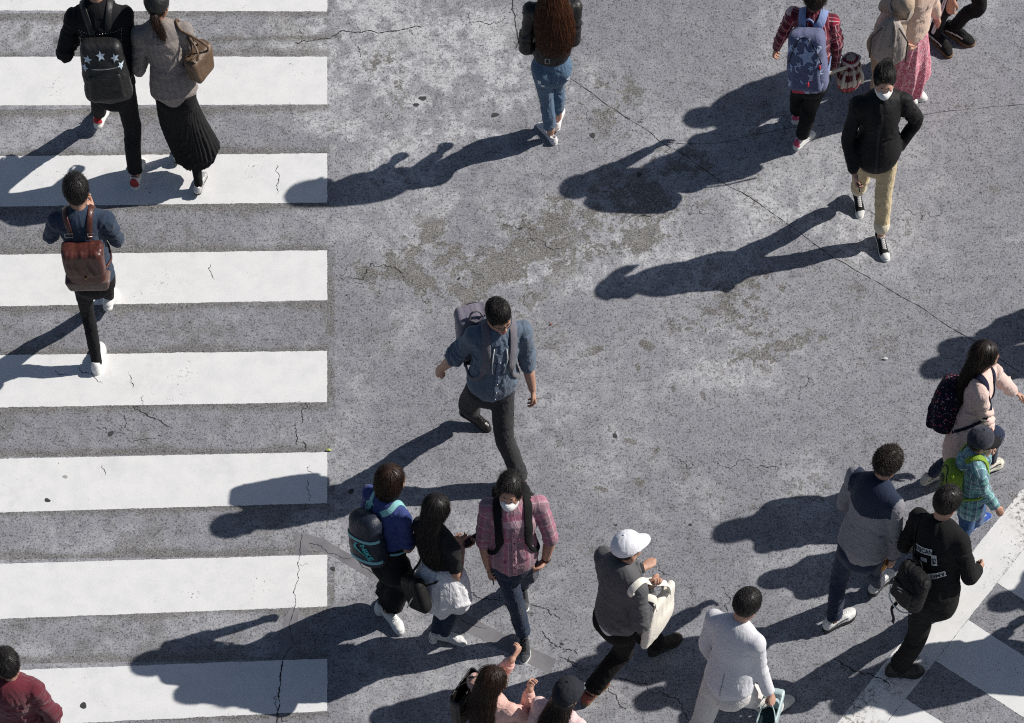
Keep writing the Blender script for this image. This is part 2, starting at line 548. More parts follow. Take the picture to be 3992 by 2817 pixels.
POSE = {
'studs': {"P": [-1.575, -1.924, 0.89], "N": [-1.599, -1.752, 1.398], "HD": [-1.597, -1.699, 1.575], "SL": [-1.79, -1.769, 1.345], "SR": [-1.41, -1.766, 1.352], "EL": [-1.911, -1.815, 1.07], "ER": [-1.399, -1.826, 1.056], "WL": [-1.782, -1.584, 1.062], "WR": [-1.373, -1.602, 0.92], "HL": [-1.663, -1.911, 0.857], "HR": [-1.483, -1.947, 0.897], "KL": [-1.731, -1.697, 0.494], "KR": [-1.481, -1.973, 0.481], "AL": [-1.801, -1.5, 0.126], "AR": [-1.51, -2.035, 0.075], "TL": [0.154, 0.988], "TR": [0.182, 0.983], "H": 1.76, "hd": 88},
'blazer': {"P": [-1.1, -1.96, 0.84], "N": [-1.149, -1.838, 1.317], "HD": [-1.143, -1.79, 1.48], "SL": [-1.31, -1.853, 1.266], "SR": [-0.96, -1.841, 1.284], "EL": [-1.354, -1.909, 0.995], "ER": [-0.92, -1.885, 1.013], "WL": [-1.275, -1.68, 0.968], "WR": [-0.924, -1.708, 0.847], "HL": [-1.183, -1.959, 0.824], "HR": [-1.011, -1.968, 0.833], "KL": [-1.165, -1.791, 0.474], "KR": [-1.0, -1.967, 0.445], "AL": [-1.175, -1.824, 0.09], "AR": [-1.01, -2.118, 0.09], "TL": [0.139, 0.99], "TR": [0.234, 0.972], "H": 1.62, "hd": 82},
'denim': {"P": [-1.704, -3.593, 0.865], "N": [-1.716, -3.516, 1.371], "HD": [-1.711, -3.459, 1.54], "SL": [-1.896, -3.521, 1.328], "SR": [-1.529, -3.524, 1.332], "EL": [-1.987, -3.425, 1.068], "ER": [-1.489, -3.457, 1.051], "WL": [-1.809, -3.291, 1.193], "WR": [-1.638, -3.348, 1.23], "HL": [-1.787, -3.62, 0.866], "HR": [-1.617, -3.568, 0.845], "KL": [-1.802, -3.598, 0.463], "KR": [-1.659, -3.364, 0.491], "AL": [-1.795, -3.706, 0.079], "AR": [-1.701, -3.176, 0.132], "TL": [0.151, 0.989], "TR": [0.121, 0.993], "H": 1.7, "hd": 92},
'leather': {"P": [1.802, -1.757, 0.824], "N": [1.815, -1.696, 1.298], "HD": [1.813, -1.649, 1.457], "SL": [1.65, -1.701, 1.28], "SR": [1.987, -1.669, 1.272], "EL": [1.606, -1.788, 1.026], "ER": [1.977, -1.683, 1.002], "WL": [1.661, -1.615, 0.872], "WR": [1.961, -1.543, 0.813], "HL": [1.719, -1.772, 0.82], "HR": [1.884, -1.748, 0.81], "KL": [1.756, -1.721, 0.447], "KR": [1.848, -1.604, 0.46], "AL": [1.786, -1.695, 0.075], "AR": [1.845, -1.571, 0.084], "TL": [-0.56, 0.829], "TR": [0.197, 0.98], "H": 1.58, "hd": 92},
'plaid': {"P": [3.804, -1.841, 0.767], "N": [3.802, -1.721, 1.194], "HD": [3.81, -1.678, 1.341], "SL": [3.645, -1.662, 1.176], "SR": [3.948, -1.747, 1.184], "EL": [3.578, -1.626, 0.937], "ER": [3.995, -1.743, 0.937], "WL": [3.548, -1.555, 0.731], "WR": [3.999, -1.706, 0.721], "HL": [3.731, -1.83, 0.749], "HR": [3.881, -1.859, 0.764], "KL": [3.738, -1.687, 0.429], "KR": [3.832, -1.786, 0.427], "AL": [3.742, -1.561, 0.104], "AR": [3.777, -1.795, 0.085], "TL": [0.113, 0.994], "TR": [0.668, 0.744], "H": 1.46, "hd": 80},
'coat': {"P": [4.409, -1.523, 0.79], "N": [4.527, -1.5, 1.259], "HD": [4.566, -1.527, 1.42], "SL": [4.59, -1.324, 1.226], "SR": [4.501, -1.656, 1.252], "EL": [4.57, -1.296, 0.953], "ER": [4.368, -1.501, 1.069], "WL": [4.637, -1.172, 0.759], "WR": [4.578, -1.424, 0.983], "HL": [4.46, -1.466, 0.76], "HR": [4.35, -1.586, 0.796], "KL": [4.612, -1.538, 0.415], "KR": [4.486, -1.596, 0.437], "AL": [4.479, -1.411, 0.081], "AR": [4.432, -1.473, 0.081], "TL": [0.819, -0.574], "TR": [0.819, -0.574], "H": 1.6, "hd": -35},
'floral': {"P": [4.592, -1.452, 0.791], "N": [4.622, -1.468, 1.27], "HD": [4.653, -1.504, 1.431], "SL": [4.754, -1.356, 1.236], "SR": [4.491, -1.58, 1.24], "EL": [4.747, -1.354, 0.961], "ER": [4.362, -1.571, 0.997], "WL": [4.804, -1.279, 0.74], "WR": [4.52, -1.583, 0.817], "HL": [4.658, -1.405, 0.771], "HR": [4.524, -1.501, 0.793], "KL": [4.753, -1.482, 0.407], "KR": [4.621, -1.503, 0.421], "AL": [4.642, -1.32, 0.081], "AR": [4.57, -1.339, 0.081], "TL": [0.913, -0.407], "TR": [0.913, -0.408], "H": 1.6, "hd": -50},
'track': {"P": [5.038, -0.949, 0.879], "N": [5.078, -0.963, 1.393], "HD": [5.12, -0.993, 1.566], "SL": [5.184, -0.811, 1.356], "SR": [4.971, -1.116, 1.36], "EL": [5.177, -0.762, 1.065], "ER": [4.925, -1.133, 1.068], "WL": [5.245, -0.808, 0.82], "WR": [4.916, -1.204, 0.82], "HL": [5.096, -0.88, 0.86], "HR": [4.98, -1.02, 0.88], "KL": [5.178, -0.93, 0.456], "KR": [4.91, -0.97, 0.479], "AL": [5.033, -0.792, 0.097], "AR": [4.888, -0.843, 0.093], "TL": [0.874, -0.486], "TR": [0.665, -0.747], "H": 1.72, "hd": -35},
'mask': {"P": [4.278, -2.636, 0.844], "N": [4.28, -2.586, 1.331], "HD": [4.279, -2.573, 1.503], "SL": [4.443, -2.566, 1.305], "SR": [4.095, -2.59, 1.303], "EL": [4.562, -2.518, 1.06], "ER": [4.044, -2.648, 1.035], "WL": [4.443, -2.586, 0.865], "WR": [4.1, -2.771, 0.833], "HL": [4.361, -2.65, 0.846], "HR": [4.193, -2.626, 0.823], "KL": [4.361, -2.677, 0.463], "KR": [4.197, -2.479, 0.461], "AL": [4.377, -2.703, 0.081], "AR": [4.204, -2.318, 0.108], "TL": [0.245, -0.969], "TR": [0.187, -0.982], "H": 1.62, "hd": -97},
'glasses': {"P": [1.302, -4.619, 0.879], "N": [1.373, -4.592, 1.402], "HD": [1.384, -4.603, 1.585], "SL": [1.556, -4.537, 1.363], "SR": [1.191, -4.609, 1.4], "EL": [1.576, -4.546, 1.064], "ER": [1.061, -4.556, 1.139], "WL": [1.614, -4.597, 0.811], "WR": [0.946, -4.485, 0.918], "HL": [1.386, -4.6, 0.863], "HR": [1.211, -4.645, 0.874], "KL": [1.387, -4.74, 0.474], "KR": [1.115, -4.475, 0.504], "AL": [1.505, -4.831, 0.087], "AR": [1.139, -4.269, 0.144], "TL": [0.507, -0.862], "TR": [0.933, -0.359], "H": 1.74, "hd": -68},
'bluetee': {"P": [0.537, -6.022, 0.792], "N": [0.553, -5.884, 1.263], "HD": [0.594, -5.824, 1.417], "SL": [0.42, -5.768, 1.217], "SR": [0.67, -6.004, 1.243], "EL": [0.365, -5.765, 0.947], "ER": [0.676, -6.045, 0.971], "WL": [0.566, -5.696, 0.835], "WR": [0.793, -5.836, 0.96], "HL": [0.478, -5.974, 0.768], "HR": [0.601, -6.086, 0.788], "KL": [0.577, -5.821, 0.43], "KR": [0.621, -5.945, 0.431], "AL": [0.433, -5.87, 0.081], "AR": [0.471, -5.947, 0.081], "TL": [0.625, 0.781], "TR": [0.582, -0.813], "H": 1.6, "hd": 40},
'blacktee': {"P": [0.925, -6.218, 0.793], "N": [0.899, -6.118, 1.262], "HD": [0.926, -6.062, 1.418], "SL": [0.776, -6.018, 1.199], "SR": [1.024, -6.246, 1.24], "EL": [0.779, -6.008, 0.928], "ER": [1.036, -6.286, 0.973], "WL": [1.005, -5.947, 0.897], "WR": [1.08, -6.056, 0.994], "HL": [0.853, -6.19, 0.772], "HR": [1.004, -6.256, 0.792], "KL": [0.934, -6.041, 0.433], "KR": [1.019, -6.12, 0.438], "AL": [0.833, -6.125, 0.081], "AR": [0.906, -6.148, 0.081], "TL": [0.386, 0.923], "TR": [0.97, -0.241], "H": 1.58, "hd": 52},
'pinkplaid': {"P": [1.458, -6.109, 0.901], "N": [1.462, -6.06, 1.421], "HD": [1.449, -6.062, 1.604], "SL": [1.657, -6.018, 1.405], "SR": [1.284, -6.04, 1.414], "EL": [1.732, -6.081, 1.127], "ER": [1.24, -6.097, 1.125], "WL": [1.691, -6.096, 0.874], "WR": [1.264, -6.131, 0.869], "HL": [1.544, -6.091, 0.865], "HR": [1.373, -6.133, 0.918], "KL": [1.561, -5.919, 0.482], "KR": [1.449, -6.161, 0.52], "AL": [1.507, -5.739, 0.109], "AR": [1.511, -6.189, 0.12], "TL": [0.046, -0.999], "TR": [-0.002, -1.0], "H": 1.73, "hd": -72},
'whitecap': {"P": [2.206, -6.548, 0.813], "N": [2.249, -6.499, 1.331], "HD": [2.288, -6.46, 1.506], "SL": [2.12, -6.363, 1.285], "SR": [2.362, -6.649, 1.297], "EL": [2.15, -6.337, 0.988], "ER": [2.386, -6.72, 1.007], "WL": [2.402, -6.284, 1.03], "WR": [2.443, -6.592, 1.228], "HL": [2.139, -6.487, 0.793], "HR": [2.272, -6.609, 0.812], "KL": [2.347, -6.375, 0.447], "KR": [2.253, -6.539, 0.401], "AL": [2.544, -6.273, 0.095], "AR": [2.014, -6.674, 0.09], "TL": [0.842, 0.54], "TR": [0.657, 0.753], "H": 1.74, "hd": 40},
'whitesuit': {"P": [3.019, -7.104, 0.82], "N": [3.071, -6.994, 1.332], "HD": [3.129, -6.948, 1.5], "SL": [2.905, -6.883, 1.281], "SR": [3.204, -7.108, 1.307], "EL": [2.856, -6.885, 0.984], "ER": [3.241, -7.103, 1.009], "WL": [2.91, -6.819, 0.736], "WR": [3.322, -7.147, 0.763], "HL": [2.939, -7.059, 0.806], "HR": [3.098, -7.15, 0.809], "KL": [2.834, -7.147, 0.409], "KR": [3.273, -7.002, 0.455], "AL": [2.648, -7.339, 0.09], "AR": [3.423, -6.83, 0.105], "TL": [0.643, 0.766], "TR": [0.685, 0.728], "H": 1.75, "hd": 50},
'spiky': {"P": [4.039, -6.032, 0.894], "N": [4.112, -5.92, 1.401], "HD": [4.17, -5.869, 1.566], "SL": [3.96, -5.792, 1.359], "SR": [4.233, -6.046, 1.371], "EL": [3.908, -5.789, 1.067], "ER": [4.258, -6.053, 1.075], "WL": [4.074, -5.622, 0.957], "WR": [4.268, -6.063, 0.816], "HL": [3.958, -5.997, 0.894], "HR": [4.12, -6.076, 0.873], "KL": [3.9, -6.009, 0.487], "KR": [4.184, -5.924, 0.489], "AL": [3.886, -6.085, 0.088], "AR": [4.235, -5.784, 0.101], "TL": [0.86, 0.511], "TR": [0.627, 0.779], "H": 1.73, "hd": 42},
'sweater': {"P": [4.558, -6.414, 0.856], "N": [4.564, -6.225, 1.35], "HD": [4.591, -6.167, 1.521], "SL": [4.412, -6.1, 1.308], "SR": [4.706, -6.328, 1.336], "EL": [4.341, -6.119, 1.02], "ER": [4.8, -6.421, 1.073], "WL": [4.504, -5.96, 0.896], "WR": [4.884, -6.25, 0.901], "HL": [4.478, -6.425, 0.869], "HR": [4.649, -6.418, 0.815], "KL": [4.482, -6.481, 0.465], "KR": [4.701, -6.188, 0.466], "AL": [4.362, -6.5, 0.081], "AR": [4.744, -5.971, 0.111], "TL": [1.0, -0.018], "TR": [0.53, 0.848], "H": 1.73, "hd": 58},
'trench': {"P": [4.883, -4.939, 0.735], "N": [4.942, -4.832, 1.171], "HD": [4.96, -4.791, 1.325], "SL": [5.056, -4.724, 1.073], "SR": [4.935, -4.999, 1.179], "EL": [5.184, -4.664, 0.858], "ER": [5.0, -5.006, 0.929], "WL": [5.256, -4.572, 0.667], "WR": [5.045, -5.063, 0.716], "HL": [4.89, -4.869, 0.705], "HR": [4.875, -5.018, 0.743], "KL": [5.147, -4.786, 0.468], "KR": [4.841, -4.91, 0.401], "AL": [5.151, -4.764, 0.111], "AR": [4.675, -4.848, 0.091], "TL": [0.77, 0.638], "TR": [0.819, 0.574], "H": 1.5, "hd": 15},
'child': {"P": [4.899, -5.411, 0.589], "N": [4.896, -5.339, 0.942], "HD": [4.925, -5.305, 1.062], "SL": [4.888, -5.24, 0.868], "SR": [4.924, -5.483, 0.937], "EL": [4.985, -5.243, 0.688], "ER": [4.981, -5.468, 0.739], "WL": [4.998, -5.263, 0.868], "WR": [5.092, -5.517, 0.606], "HL": [4.87, -5.358, 0.568], "HR": [4.929, -5.466, 0.591], "KL": [4.903, -5.447, 0.296], "KR": [4.987, -5.35, 0.333], "AL": [4.784, -5.574, 0.07], "AR": [5.028, -5.24, 0.072], "TL": [0.94, 0.342], "TR": [0.744, 0.668], "H": 1.2, "hd": 20},
'maroon': {"P": [-2.158, -7.431, 0.886], "N": [-2.157, -7.401, 1.401], "HD": [-2.132, -7.364, 1.575], "SL": [-2.354, -7.406, 1.362], "SR": [-1.984, -7.421, 1.359], "EL": [-2.385, -7.446, 1.07], "ER": [-1.898, -7.445, 1.077], "WL": [-2.4, -7.365, 0.826], "WR": [-2.054, -7.331, 0.906], "HL": [-2.248, -7.446, 0.878], "HR": [-2.068, -7.415, 0.877], "KL": [-2.268, -7.331, 0.482], "KR": [-2.089, -7.299, 0.482], "AL": [-2.248, -7.447, 0.09], "AR": [-2.068, -7.416, 0.09], "TL": [-0.174, 0.985], "TR": [-0.174, 0.985], "H": 1.72, "hd": 100},
'pinkshirt': {"P": [1.279, -7.533, 0.82], "N": [1.296, -7.508, 1.299], "HD": [1.319, -7.484, 1.463], "SL": [1.175, -7.367, 1.276], "SR": [1.423, -7.607, 1.283], "EL": [1.33, -7.211, 1.112], "ER": [1.527, -7.475, 1.066], "WL": [1.442, -7.21, 1.324], "WR": [1.567, -7.433, 1.299], "HL": [1.219, -7.473, 0.812], "HR": [1.339, -7.593, 0.813], "KL": [1.298, -7.394, 0.445], "KR": [1.418, -7.514, 0.445], "AL": [1.221, -7.471, 0.08], "AR": [1.341, -7.591, 0.08], "TL": [0.707, 0.707], "TR": [0.707, 0.707], "H": 1.6, "hd": 45},
'blackcap': {"P": [1.782, -7.68, 0.823], "N": [1.787, -7.647, 1.301], "HD": [1.836, -7.588, 1.452], "SL": [1.633, -7.54, 1.262], "SR": [1.911, -7.738, 1.285], "EL": [1.586, -7.542, 0.991], "ER": [1.918, -7.784, 1.014], "WL": [1.743, -7.439, 0.841], "WR": [1.992, -7.612, 0.864], "HL": [1.717, -7.625, 0.813], "HR": [1.847, -7.734, 0.816], "KL": [1.787, -7.543, 0.445], "KR": [1.914, -7.654, 0.446], "AL": [1.717, -7.626, 0.08], "AR": [1.848, -7.734, 0.08], "TL": [0.643, 0.766], "TR": [0.643, 0.766], "H": 1.6, "hd": 50},
}
SKY_S, SUN_S, EXPO, DENOISE = .053, 5.0, 0.0, False

# ------------------------------------------------------------------ camera, light
W_, H_ = 3992, 2817
CAMP = dict(rot=(0.20892635, -0.0028435, -0.0192802), loc=(1.81647, -20.51622, 21.22441), f=math.exp(9.39700867), c=(373.35, 5976.306))
cd = bpy.data.cameras.new('camera'); cam = bpy.data.objects.new('camera', cd); COL.objects.link(cam)
cam.location = CAMP['loc']; cam.rotation_euler = CAMP['rot']
cd.sensor_width = 36; cd.lens = CAMP['f'] / W_ * 36
cd.shift_x = -CAMP['c'][0] / W_; cd.shift_y = CAMP['c'][1] / W_
cd.clip_start = .5; cd.clip_end = 400
SC.camera = cam
_R = np.array(cam.rotation_euler.to_matrix()); _T = np.array(CAMP['loc'])
def gnd(x, y, z=0.0):                 # photograph pixel (of 3992 x 2817) -> point on the road
    d = _R @ np.array([(x - W_ / 2 - CAMP['c'][0]) / CAMP['f'], -(y - H_ / 2 - CAMP['c'][1]) / CAMP['f'], -1.0])
    return _T + d * ((z - _T[2]) / d[2])
def gp(x, y, z=0.0): return gnd(x * W_ / 2296, y * W_ / 2296, z)   # same for the 2296-wide view
SUND = unit(A3(1.31, .33, 1.0))
w = bpy.data.worlds.new('World'); SC.world = w; w.use_nodes = True
bg = w.node_tree.nodes['Background']; sky = w.node_tree.nodes.new('ShaderNodeTexSky')
sky.sky_type = 'NISHITA'; sky.sun_disc = False
el = math.asin(SUND[2]); az = math.atan2(SUND[0], SUND[1])
sky.sun_elevation = el; sky.sun_rotation = az
w.node_tree.links.new(sky.outputs[0], bg.inputs[0]); bg.inputs[1].default_value = SKY_S
sd = bpy.data.lights.new('sun', 'SUN'); sun = bpy.data.objects.new('sun', sd); COL.objects.link(sun)
sd.energy = SUN_S; sd.angle = math.radians(.53); sd.color = (1, .955, .89)
sun.rotation_euler = Vector(SUND).to_track_quat('Z', 'Y').to_euler(); sun.location = tuple(SUND * 30)
SC.view_settings.view_transform = 'Standard'; SC.view_settings.look = 'None'; SC.view_settings.gamma = 1; SC.view_settings.exposure = EXPO
SC.cycles.max_bounces = 6; SC.cycles.use_denoising = DENOISE; SC.cycles.filter_width = 1.1

# ------------------------------------------------------------------ road
def vnoise(shape, cells, seed):
    """smooth value noise sampled on a grid (rows, cols)"""
    r = np.random.RandomState(seed)
    n0, n1 = int(cells[0]) + 3, int(cells[1]) + 3
    G = r.rand(n0, n1)
    def ax(n, c):
        x = np.linspace(0, c, n); i = x.astype(int); t = x - i; return i, t * t * (3 - 2 * t)
    i, s = ax(shape[0], cells[0]); j, t = ax(shape[1], cells[1])
    a = G[i][:, j] * (1 - t) + G[i][:, j + 1] * t
    b = G[i + 1][:, j] * (1 - t) + G[i + 1][:, j + 1] * t
    return a * (1 - s)[:, None] + b * s[:, None]

def fbm(shape, cells, seed, octv=5, gain=.55):
    o = 0; a = 1; tot = 0
    for k in range(octv):
        o = o + a * vnoise(shape, (cells[0] * 2 ** k, cells[1] * 2 ** k), seed + k); tot += a; a *= gain
    return o / tot
def sst(x, a, b):
    t = np.clip((x - a) / (b - a), 0, 1); return t * t * (3 - 2 * t)

X0, X1, Y0, Y1, HG = -3.2, 6.4, -7.9, .5, .0075
xs = np.arange(X0, X1 + HG / 2, HG); ys = np.arange(Y0, Y1 + HG / 2, HG)
GX, GY = np.meshgrid(xs, ys)                       # rows = y
shp = GX.shape; cel = ((Y1 - Y0), (X1 - X0))       # one cell per metre

def blobm(x, y, rx, ry, soft=1.0, rot=0):          # soft mask around a photo point (S pixels), radii in metres
    c = gnd(x, y); ca, sa = math.cos(rot), math.sin(rot)
    dx, dy = GX - c[0], GY - c[1]
    return np.exp(-(((dx * ca + dy * sa) / rx) ** 2 + ((-dx * sa + dy * ca) / ry) ** 2) * soft)

n1 = fbm(shp, (cel[0] * 1.3, cel[1] * 1.3), 11, 7, .62)
n2 = fbm(shp, (cel[0] * 3, cel[1] * 3), 41, 6, .66)
n3 = fbm(shp, (cel[0] * .5, cel[1] * .5), 71, 5, .5)
n4 = fbm(shp, (cel[0] * 9, cel[1] * 9), 91, 4, .7)
# pale worn film
light = .9 * blobm(1500, 300, .9, .55) + .75 * blobm(1330, 260, .22, .5) + .5 * blobm(1650, 480, .7, .4) + .55 * blobm(1950, 130, .3, .25) + .5 * blobm(700, 100, 1.1, .16) \
    + .45 * blobm(2000, 1000, 1.0, .55) + .45 * blobm(2550, 920, .8, .45) + .4 * blobm(3080, 830, .4, .25) + .35 * blobm(2350, 1700, .35, .3) + .5 * blobm(2900, 1400, .7, .3) + .35 * blobm(2300, 2600, .7, .5) + .3 * blobm(1500, 2200, .6, .5) \
    + .45 * blobm(2270, 320, .3, .2) + .4 * blobm(3200, 780, .3, .2) + .4 * blobm(3400, 1000, .5, .15, rot=-.6)
light = light * 1.25
lf = np.clip(light * (.25 + 1.5 * sst(n2, .42, .62)) + .35 * sst(n1, .5, .7) - .05, 0, 1)
# bare brownish aggregate showing through
brown = .9 * blobm(2000, 930, .9, .28, rot=.15) + .8 * blobm(1760, 1090, .7, .35, rot=-.3) + .6 * blobm(2300, 860, .5, .3) + .85 * blobm(2850, 1330, .55, .20, rot=-.2) + .55 * blobm(2560, 850, .5, .25) + .5 * blobm(1480, 280, .3, .3) \
    + .45 * blobm(2950, 1130, .6, .3) + .35 * blobm(3300, 1350, .6, .3) + .5 * blobm(2400, 400, .45, .3, rot=-.5) + .4 * blobm(2700, 640, .5, .25) + .35 * blobm(1520, 480, .2, .25)
n5 = fbm(shp, (cel[0] * 5, cel[1] * 5), 131, 6, .82)
n6 = fbm(shp, (cel[0] * 14, cel[1] * 14), 161, 4, .85)
bn = brown * .17 + (n5 - .5) * 1.0 + (n2 - .5) * .45 + (n6 - .5) * .35
bf = sst(bn, .125, .165) * np.clip(brown * 2.6, .0, 1)
sp_ = np.clip((GX + .1) * 2, 0, 1) * sst(-GY + .6 * (n3 - .5), .4, 1.6) * (1 - .6 * sst(-GY, 5.2, 6.4))
bf = np.maximum(bf, sst((n5 - .5) + (n6 - .5) * .55 + (n2 - .5) * .5, .215, .255) * .75 * sp_)
halo = np.clip(brown * 1.3, 0, 1) * sst(n6 + .4 * (n5 - .5), .47, .6) * .55      # pale lichen-like rims between the bare spots
lf = np.clip(np.maximum(lf * (.35 + 1.1 * sst(n6 * .5 + n5 * .5, .40, .58)), halo), 0, 1)
for x, y, rx, ry, ro in ((2460, 1720, .075, .035, -.4), (2560, 1755, .06, .03, .9), (2495, 1880, .05, .06, .2), (2345, 1905, .07, .03, -.3), (2520, 1345, .09, .06, -.5), (2320, 1365, .10, .05, .5), (2485, 1430, .03, .05, .2), (2625, 1515, .03, .04, 0), (2740, 1540, .03, .06, .3)):
    m = blobm(x, y, rx, ry, 1, ro); bf = np.maximum(bf, sst(m * .75 + n4 * .45, .66, .74))
m = np.exp(-((GY - gnd(1670, 173)[1]) / .007) ** 2) * (GX > gnd(1390, 173)[0]) * (GX < gnd(1950, 173)[0]) * sst(n2, .40, .55); lf = np.maximum(lf, m)
# dark dirty seams along the zebra stripes
sy = -GY
ph = np.mod(sy, .9)
dist_e = np.minimum(np.minimum(ph, .9 - ph), np.abs(ph - .45))      # distance to a stripe edge line
gap = (ph > .45)
m = gap * (GX < .02) * sst(n2 * .16 + .0 - (dist_e - .030), .01, .070)
bf = np.maximum(bf, np.clip(m, 0, 1) * .80)
m = ((np.abs(GX) < .06) & (GX > -.01)) * sst(n2, .46, .6) * .8
bf = np.maximum(bf, m)
bf = np.maximum(bf, (GX < 0) * gap * sst(n2 * .6 + n4 * .4, .50, .60) * .55)
c = gnd(1100, 158); m = np.exp(-((GY - c[1] - .05 * n2) / .035) ** 2) * (GX < .12) * (GX > -2.2)
bf = np.maximum(bf, m * sst(n4, .3, .5))
# darker mid-scale mottling, smoother blue-grey zones
tone = .5 + .9 * (n3 - .5) + .55 * (n1 - .5)
m = np.exp(-((GX - gnd(2020, 80)[0]) / .08) ** 2) * (GY > gnd(2020, 195)[1]) * sst(n2, .3, .6); bf = np.maximum(bf, m * .6)

msk = dict(film=lf.ravel(), bare=np.clip(bf, 0, 1).ravel(), tone=np.clip(tone, 0, 1).ravel())

def road_material():
    t = NT('worn_asphalt'); v = t.obj()
    film, bare, tone_ = t.attr('film'), t.attr('bare'), t.attr('tone')
    grain = t.noise(v, 88, 4, .80)
    spk = t.noise(v, 50, 5, .80)
    mid = t.noise(v, 13, 4, .7)
    col = t.mix(tone_, (.222, .226, .255), (.322, .327, .360))
    col = t.mix(t.math('MULTIPLY', film, .95), col, (.58, .585, .61))
    barec = t.mix(t.ramp(t.noise(v, 75, 4, .8), .40, .64), (.055, .050, .043), (.30, .285, .255))
    col = t.mix(t.math('MULTIPLY', bare, .85), col, barec)
    col = t.mix(t.math('MULTIPLY', t.ramp(mid, .52, .35), .35), col, (.13, .13, .145))
    mot = t.noise(v, 7.5, 6, .74)
    col = t.mix(t.math('MULTIPLY', t.ramp(mot, .50, .66), .24), col, (.50, .505, .53))
    col = t.mix(t.math('MULTIPLY', t.ramp(mot, .48, .38), .22), col, (.135, .135, .148))
    pit = t.ramp(t.math('ADD', spk, t.math('MULTIPLY', t.math('SUBTRACT', mid, .5), .12)), .472, .395)    # dark pits between the stones
    cell = t.new('TexVoronoi'); cell.inputs['Scale'].default_value = 48; t.link(v, cell.inputs['Vector'])
    rnd = t.new('SeparateXYZ'); t.link(cell.outputs['Color'], rnd.inputs[0])
    dot = t.math('MULTIPLY', t.ramp(t.math('ADD', cell.outputs['Distance'], t.math('MULTIPLY', t.math('SUBTRACT', grain, .5), .9)), .36, .26), t.math('MULTIPLY', t.ramp(rnd.outputs[0], .80, .86), t.math('MULTIPLY', t.ramp(t.noise(v, 2.3, 4, .6), .42, .62), .75)))
    big = t.math('MAXIMUM', dot, t.ramp(t.noise(v, 19, 6, .80), .375, .345))
    pit = t.math('MAXIMUM', t.math('MULTIPLY', pit, .9), big)
    pit = t.math('MULTIPLY', pit, t.math('SUBTRACT', 1.0, t.math('MULTIPLY', film, .15)))
    col = t.mix(t.math('MULTIPLY', pit, .90), col, (.040, .040, .044))
    lite = t.ramp(grain, .535, .66)
    col = t.mix(t.math('MULTIPLY', lite, .52), col, (.56, .55, .54))
    dk = t.ramp(grain, .47, .36)
    col = t.mix(t.math('MULTIPLY', dk, .52), col, (.06, .06, .066))
    b = t.bump(grain, .55, .004)
    b = t.bump(t.math('SUBTRACT', spk, t.math('MULTIPLY', pit, .5)), .5, .006, b)
    return t.set(Base_Color=col, Roughness=.9, Normal=b, Specular_IOR_Level=.25)
ROAD = road_material()
nr, nc = shp
ii = np.arange((nr - 1) * (nc - 1)); r_, c_ = ii // (nc - 1), ii % (nc - 1); b_ = r_ * nc + c_
Q = np.stack([b_, b_ + 1, b_ + nc + 1, b_ + nc], 1)
V = np.stack([GX.ravel(), GY.ravel(), np.zeros(GX.size)], 1)
# the same sheet goes on to the horizon in coarse faces
xe, ye = xs[-1], ys[-1]
B = 300.0
ring = [(-B, -B, 0), (B, -B, 0), (B, B, 0), (-B, B, 0)]
n0 = len(V); corner = [0, nc - 1, nr * nc - 1, (nr - 1) * nc]
V2 = np.vstack([V, ring])
Q2 = np.vstack([Q, [[n0 + 0, n0 + 1, corner[1], corner[0]], [n0 + 1, n0 + 2, corner[2], corner[1]], [n0 + 2, n0 + 3, corner[3], corner[2]], [n0 + 3, n0 + 0, corner[0], corner[3]]]])
att = {k: np.concatenate([a, np.full(4, d)]) for (k, a), d in zip(msk.items(), (.2, .1, .5))}
tag(mesh_obj('road', V2, Q2, ROAD, None, smooth=False, attrs=att), kind='structure')

# painted markings -------------------------------------------------
def paint_material(name, worn):
    t = NT(name); v = t.obj()
    n = t.noise(v, 7, 5, .6); g = t.noise(v, 220, 4, .7)
    col = t.mix(t.ramp(n, .3, .75), (.80, .80, .80), (.73, .735, .74))
    col = t.mix(t.math('MULTIPLY', t.ramp(g, .44, .30), .40), col, (.45, .45, .45))
    sp = t.math('ADD', t.noise(v, 38, 5, .78), t.math('MULTIPLY', t.noise(v, 2.2, 3, .6), .5))
    hole = t.ramp(sp, .565 if not worn else .60, .545 if not worn else .58)
    mp = t.new('Mapping'); t.link(v, mp.inputs[0]); mp.inputs['Scale'].default_value = (1, 7, 1); mp.inputs['Rotation'].default_value = (0, 0, .45)
    scuff = t.math('MULTIPLY', t.ramp(t.noise(mp.outputs[0], 14, 5, .7), .62, .74), t.ramp(t.noise(v, 1.7, 2), .50, .62))
    col = t.mix(t.math('MULTIPLY', scuff, .6), col, (.34, .34, .35))
    col = t.mix(t.math('MULTIPLY', t.ramp(t.noise(v, 3.2, 6, .72), .52, .68), .22), col, (.52, .52, .53))
    col = t.mix(t.math('MULTIPLY', t.ramp(t.noise(v, 95, 4, .75), .40, .33), .55), col, (.42, .42, .42))
    col = t.mix(hole, col, t.mix(t.ramp(g, .4, .6), (.07, .068, .065), (.22, .215, .21)))
    if worn:
        w = t.ramp(t.noise(v, 1.15, 3, .5), .53, .62)
        sp2 = t.ramp(t.noise(v, 26, 6, .82), .50, .44)
        col = t.mix(t.math('MULTIPLY', t.math('MULTIPLY', sp2, w), .9), col, (.13, .12, .105))
        col = t.mix(t.math('MULTIPLY', t.ramp(t.noise(v, 3, 4), .4, .7), .18), col, (.66, .63, .58))
    b = t.bump(g, .35, .002)
    return t.set(Base_Color=col, Roughness=.75, Normal=b, Specular_IOR_Level=.3)
PAINT, PAINTW = paint_material('road_paint', False), paint_material('worn_road_paint', True)

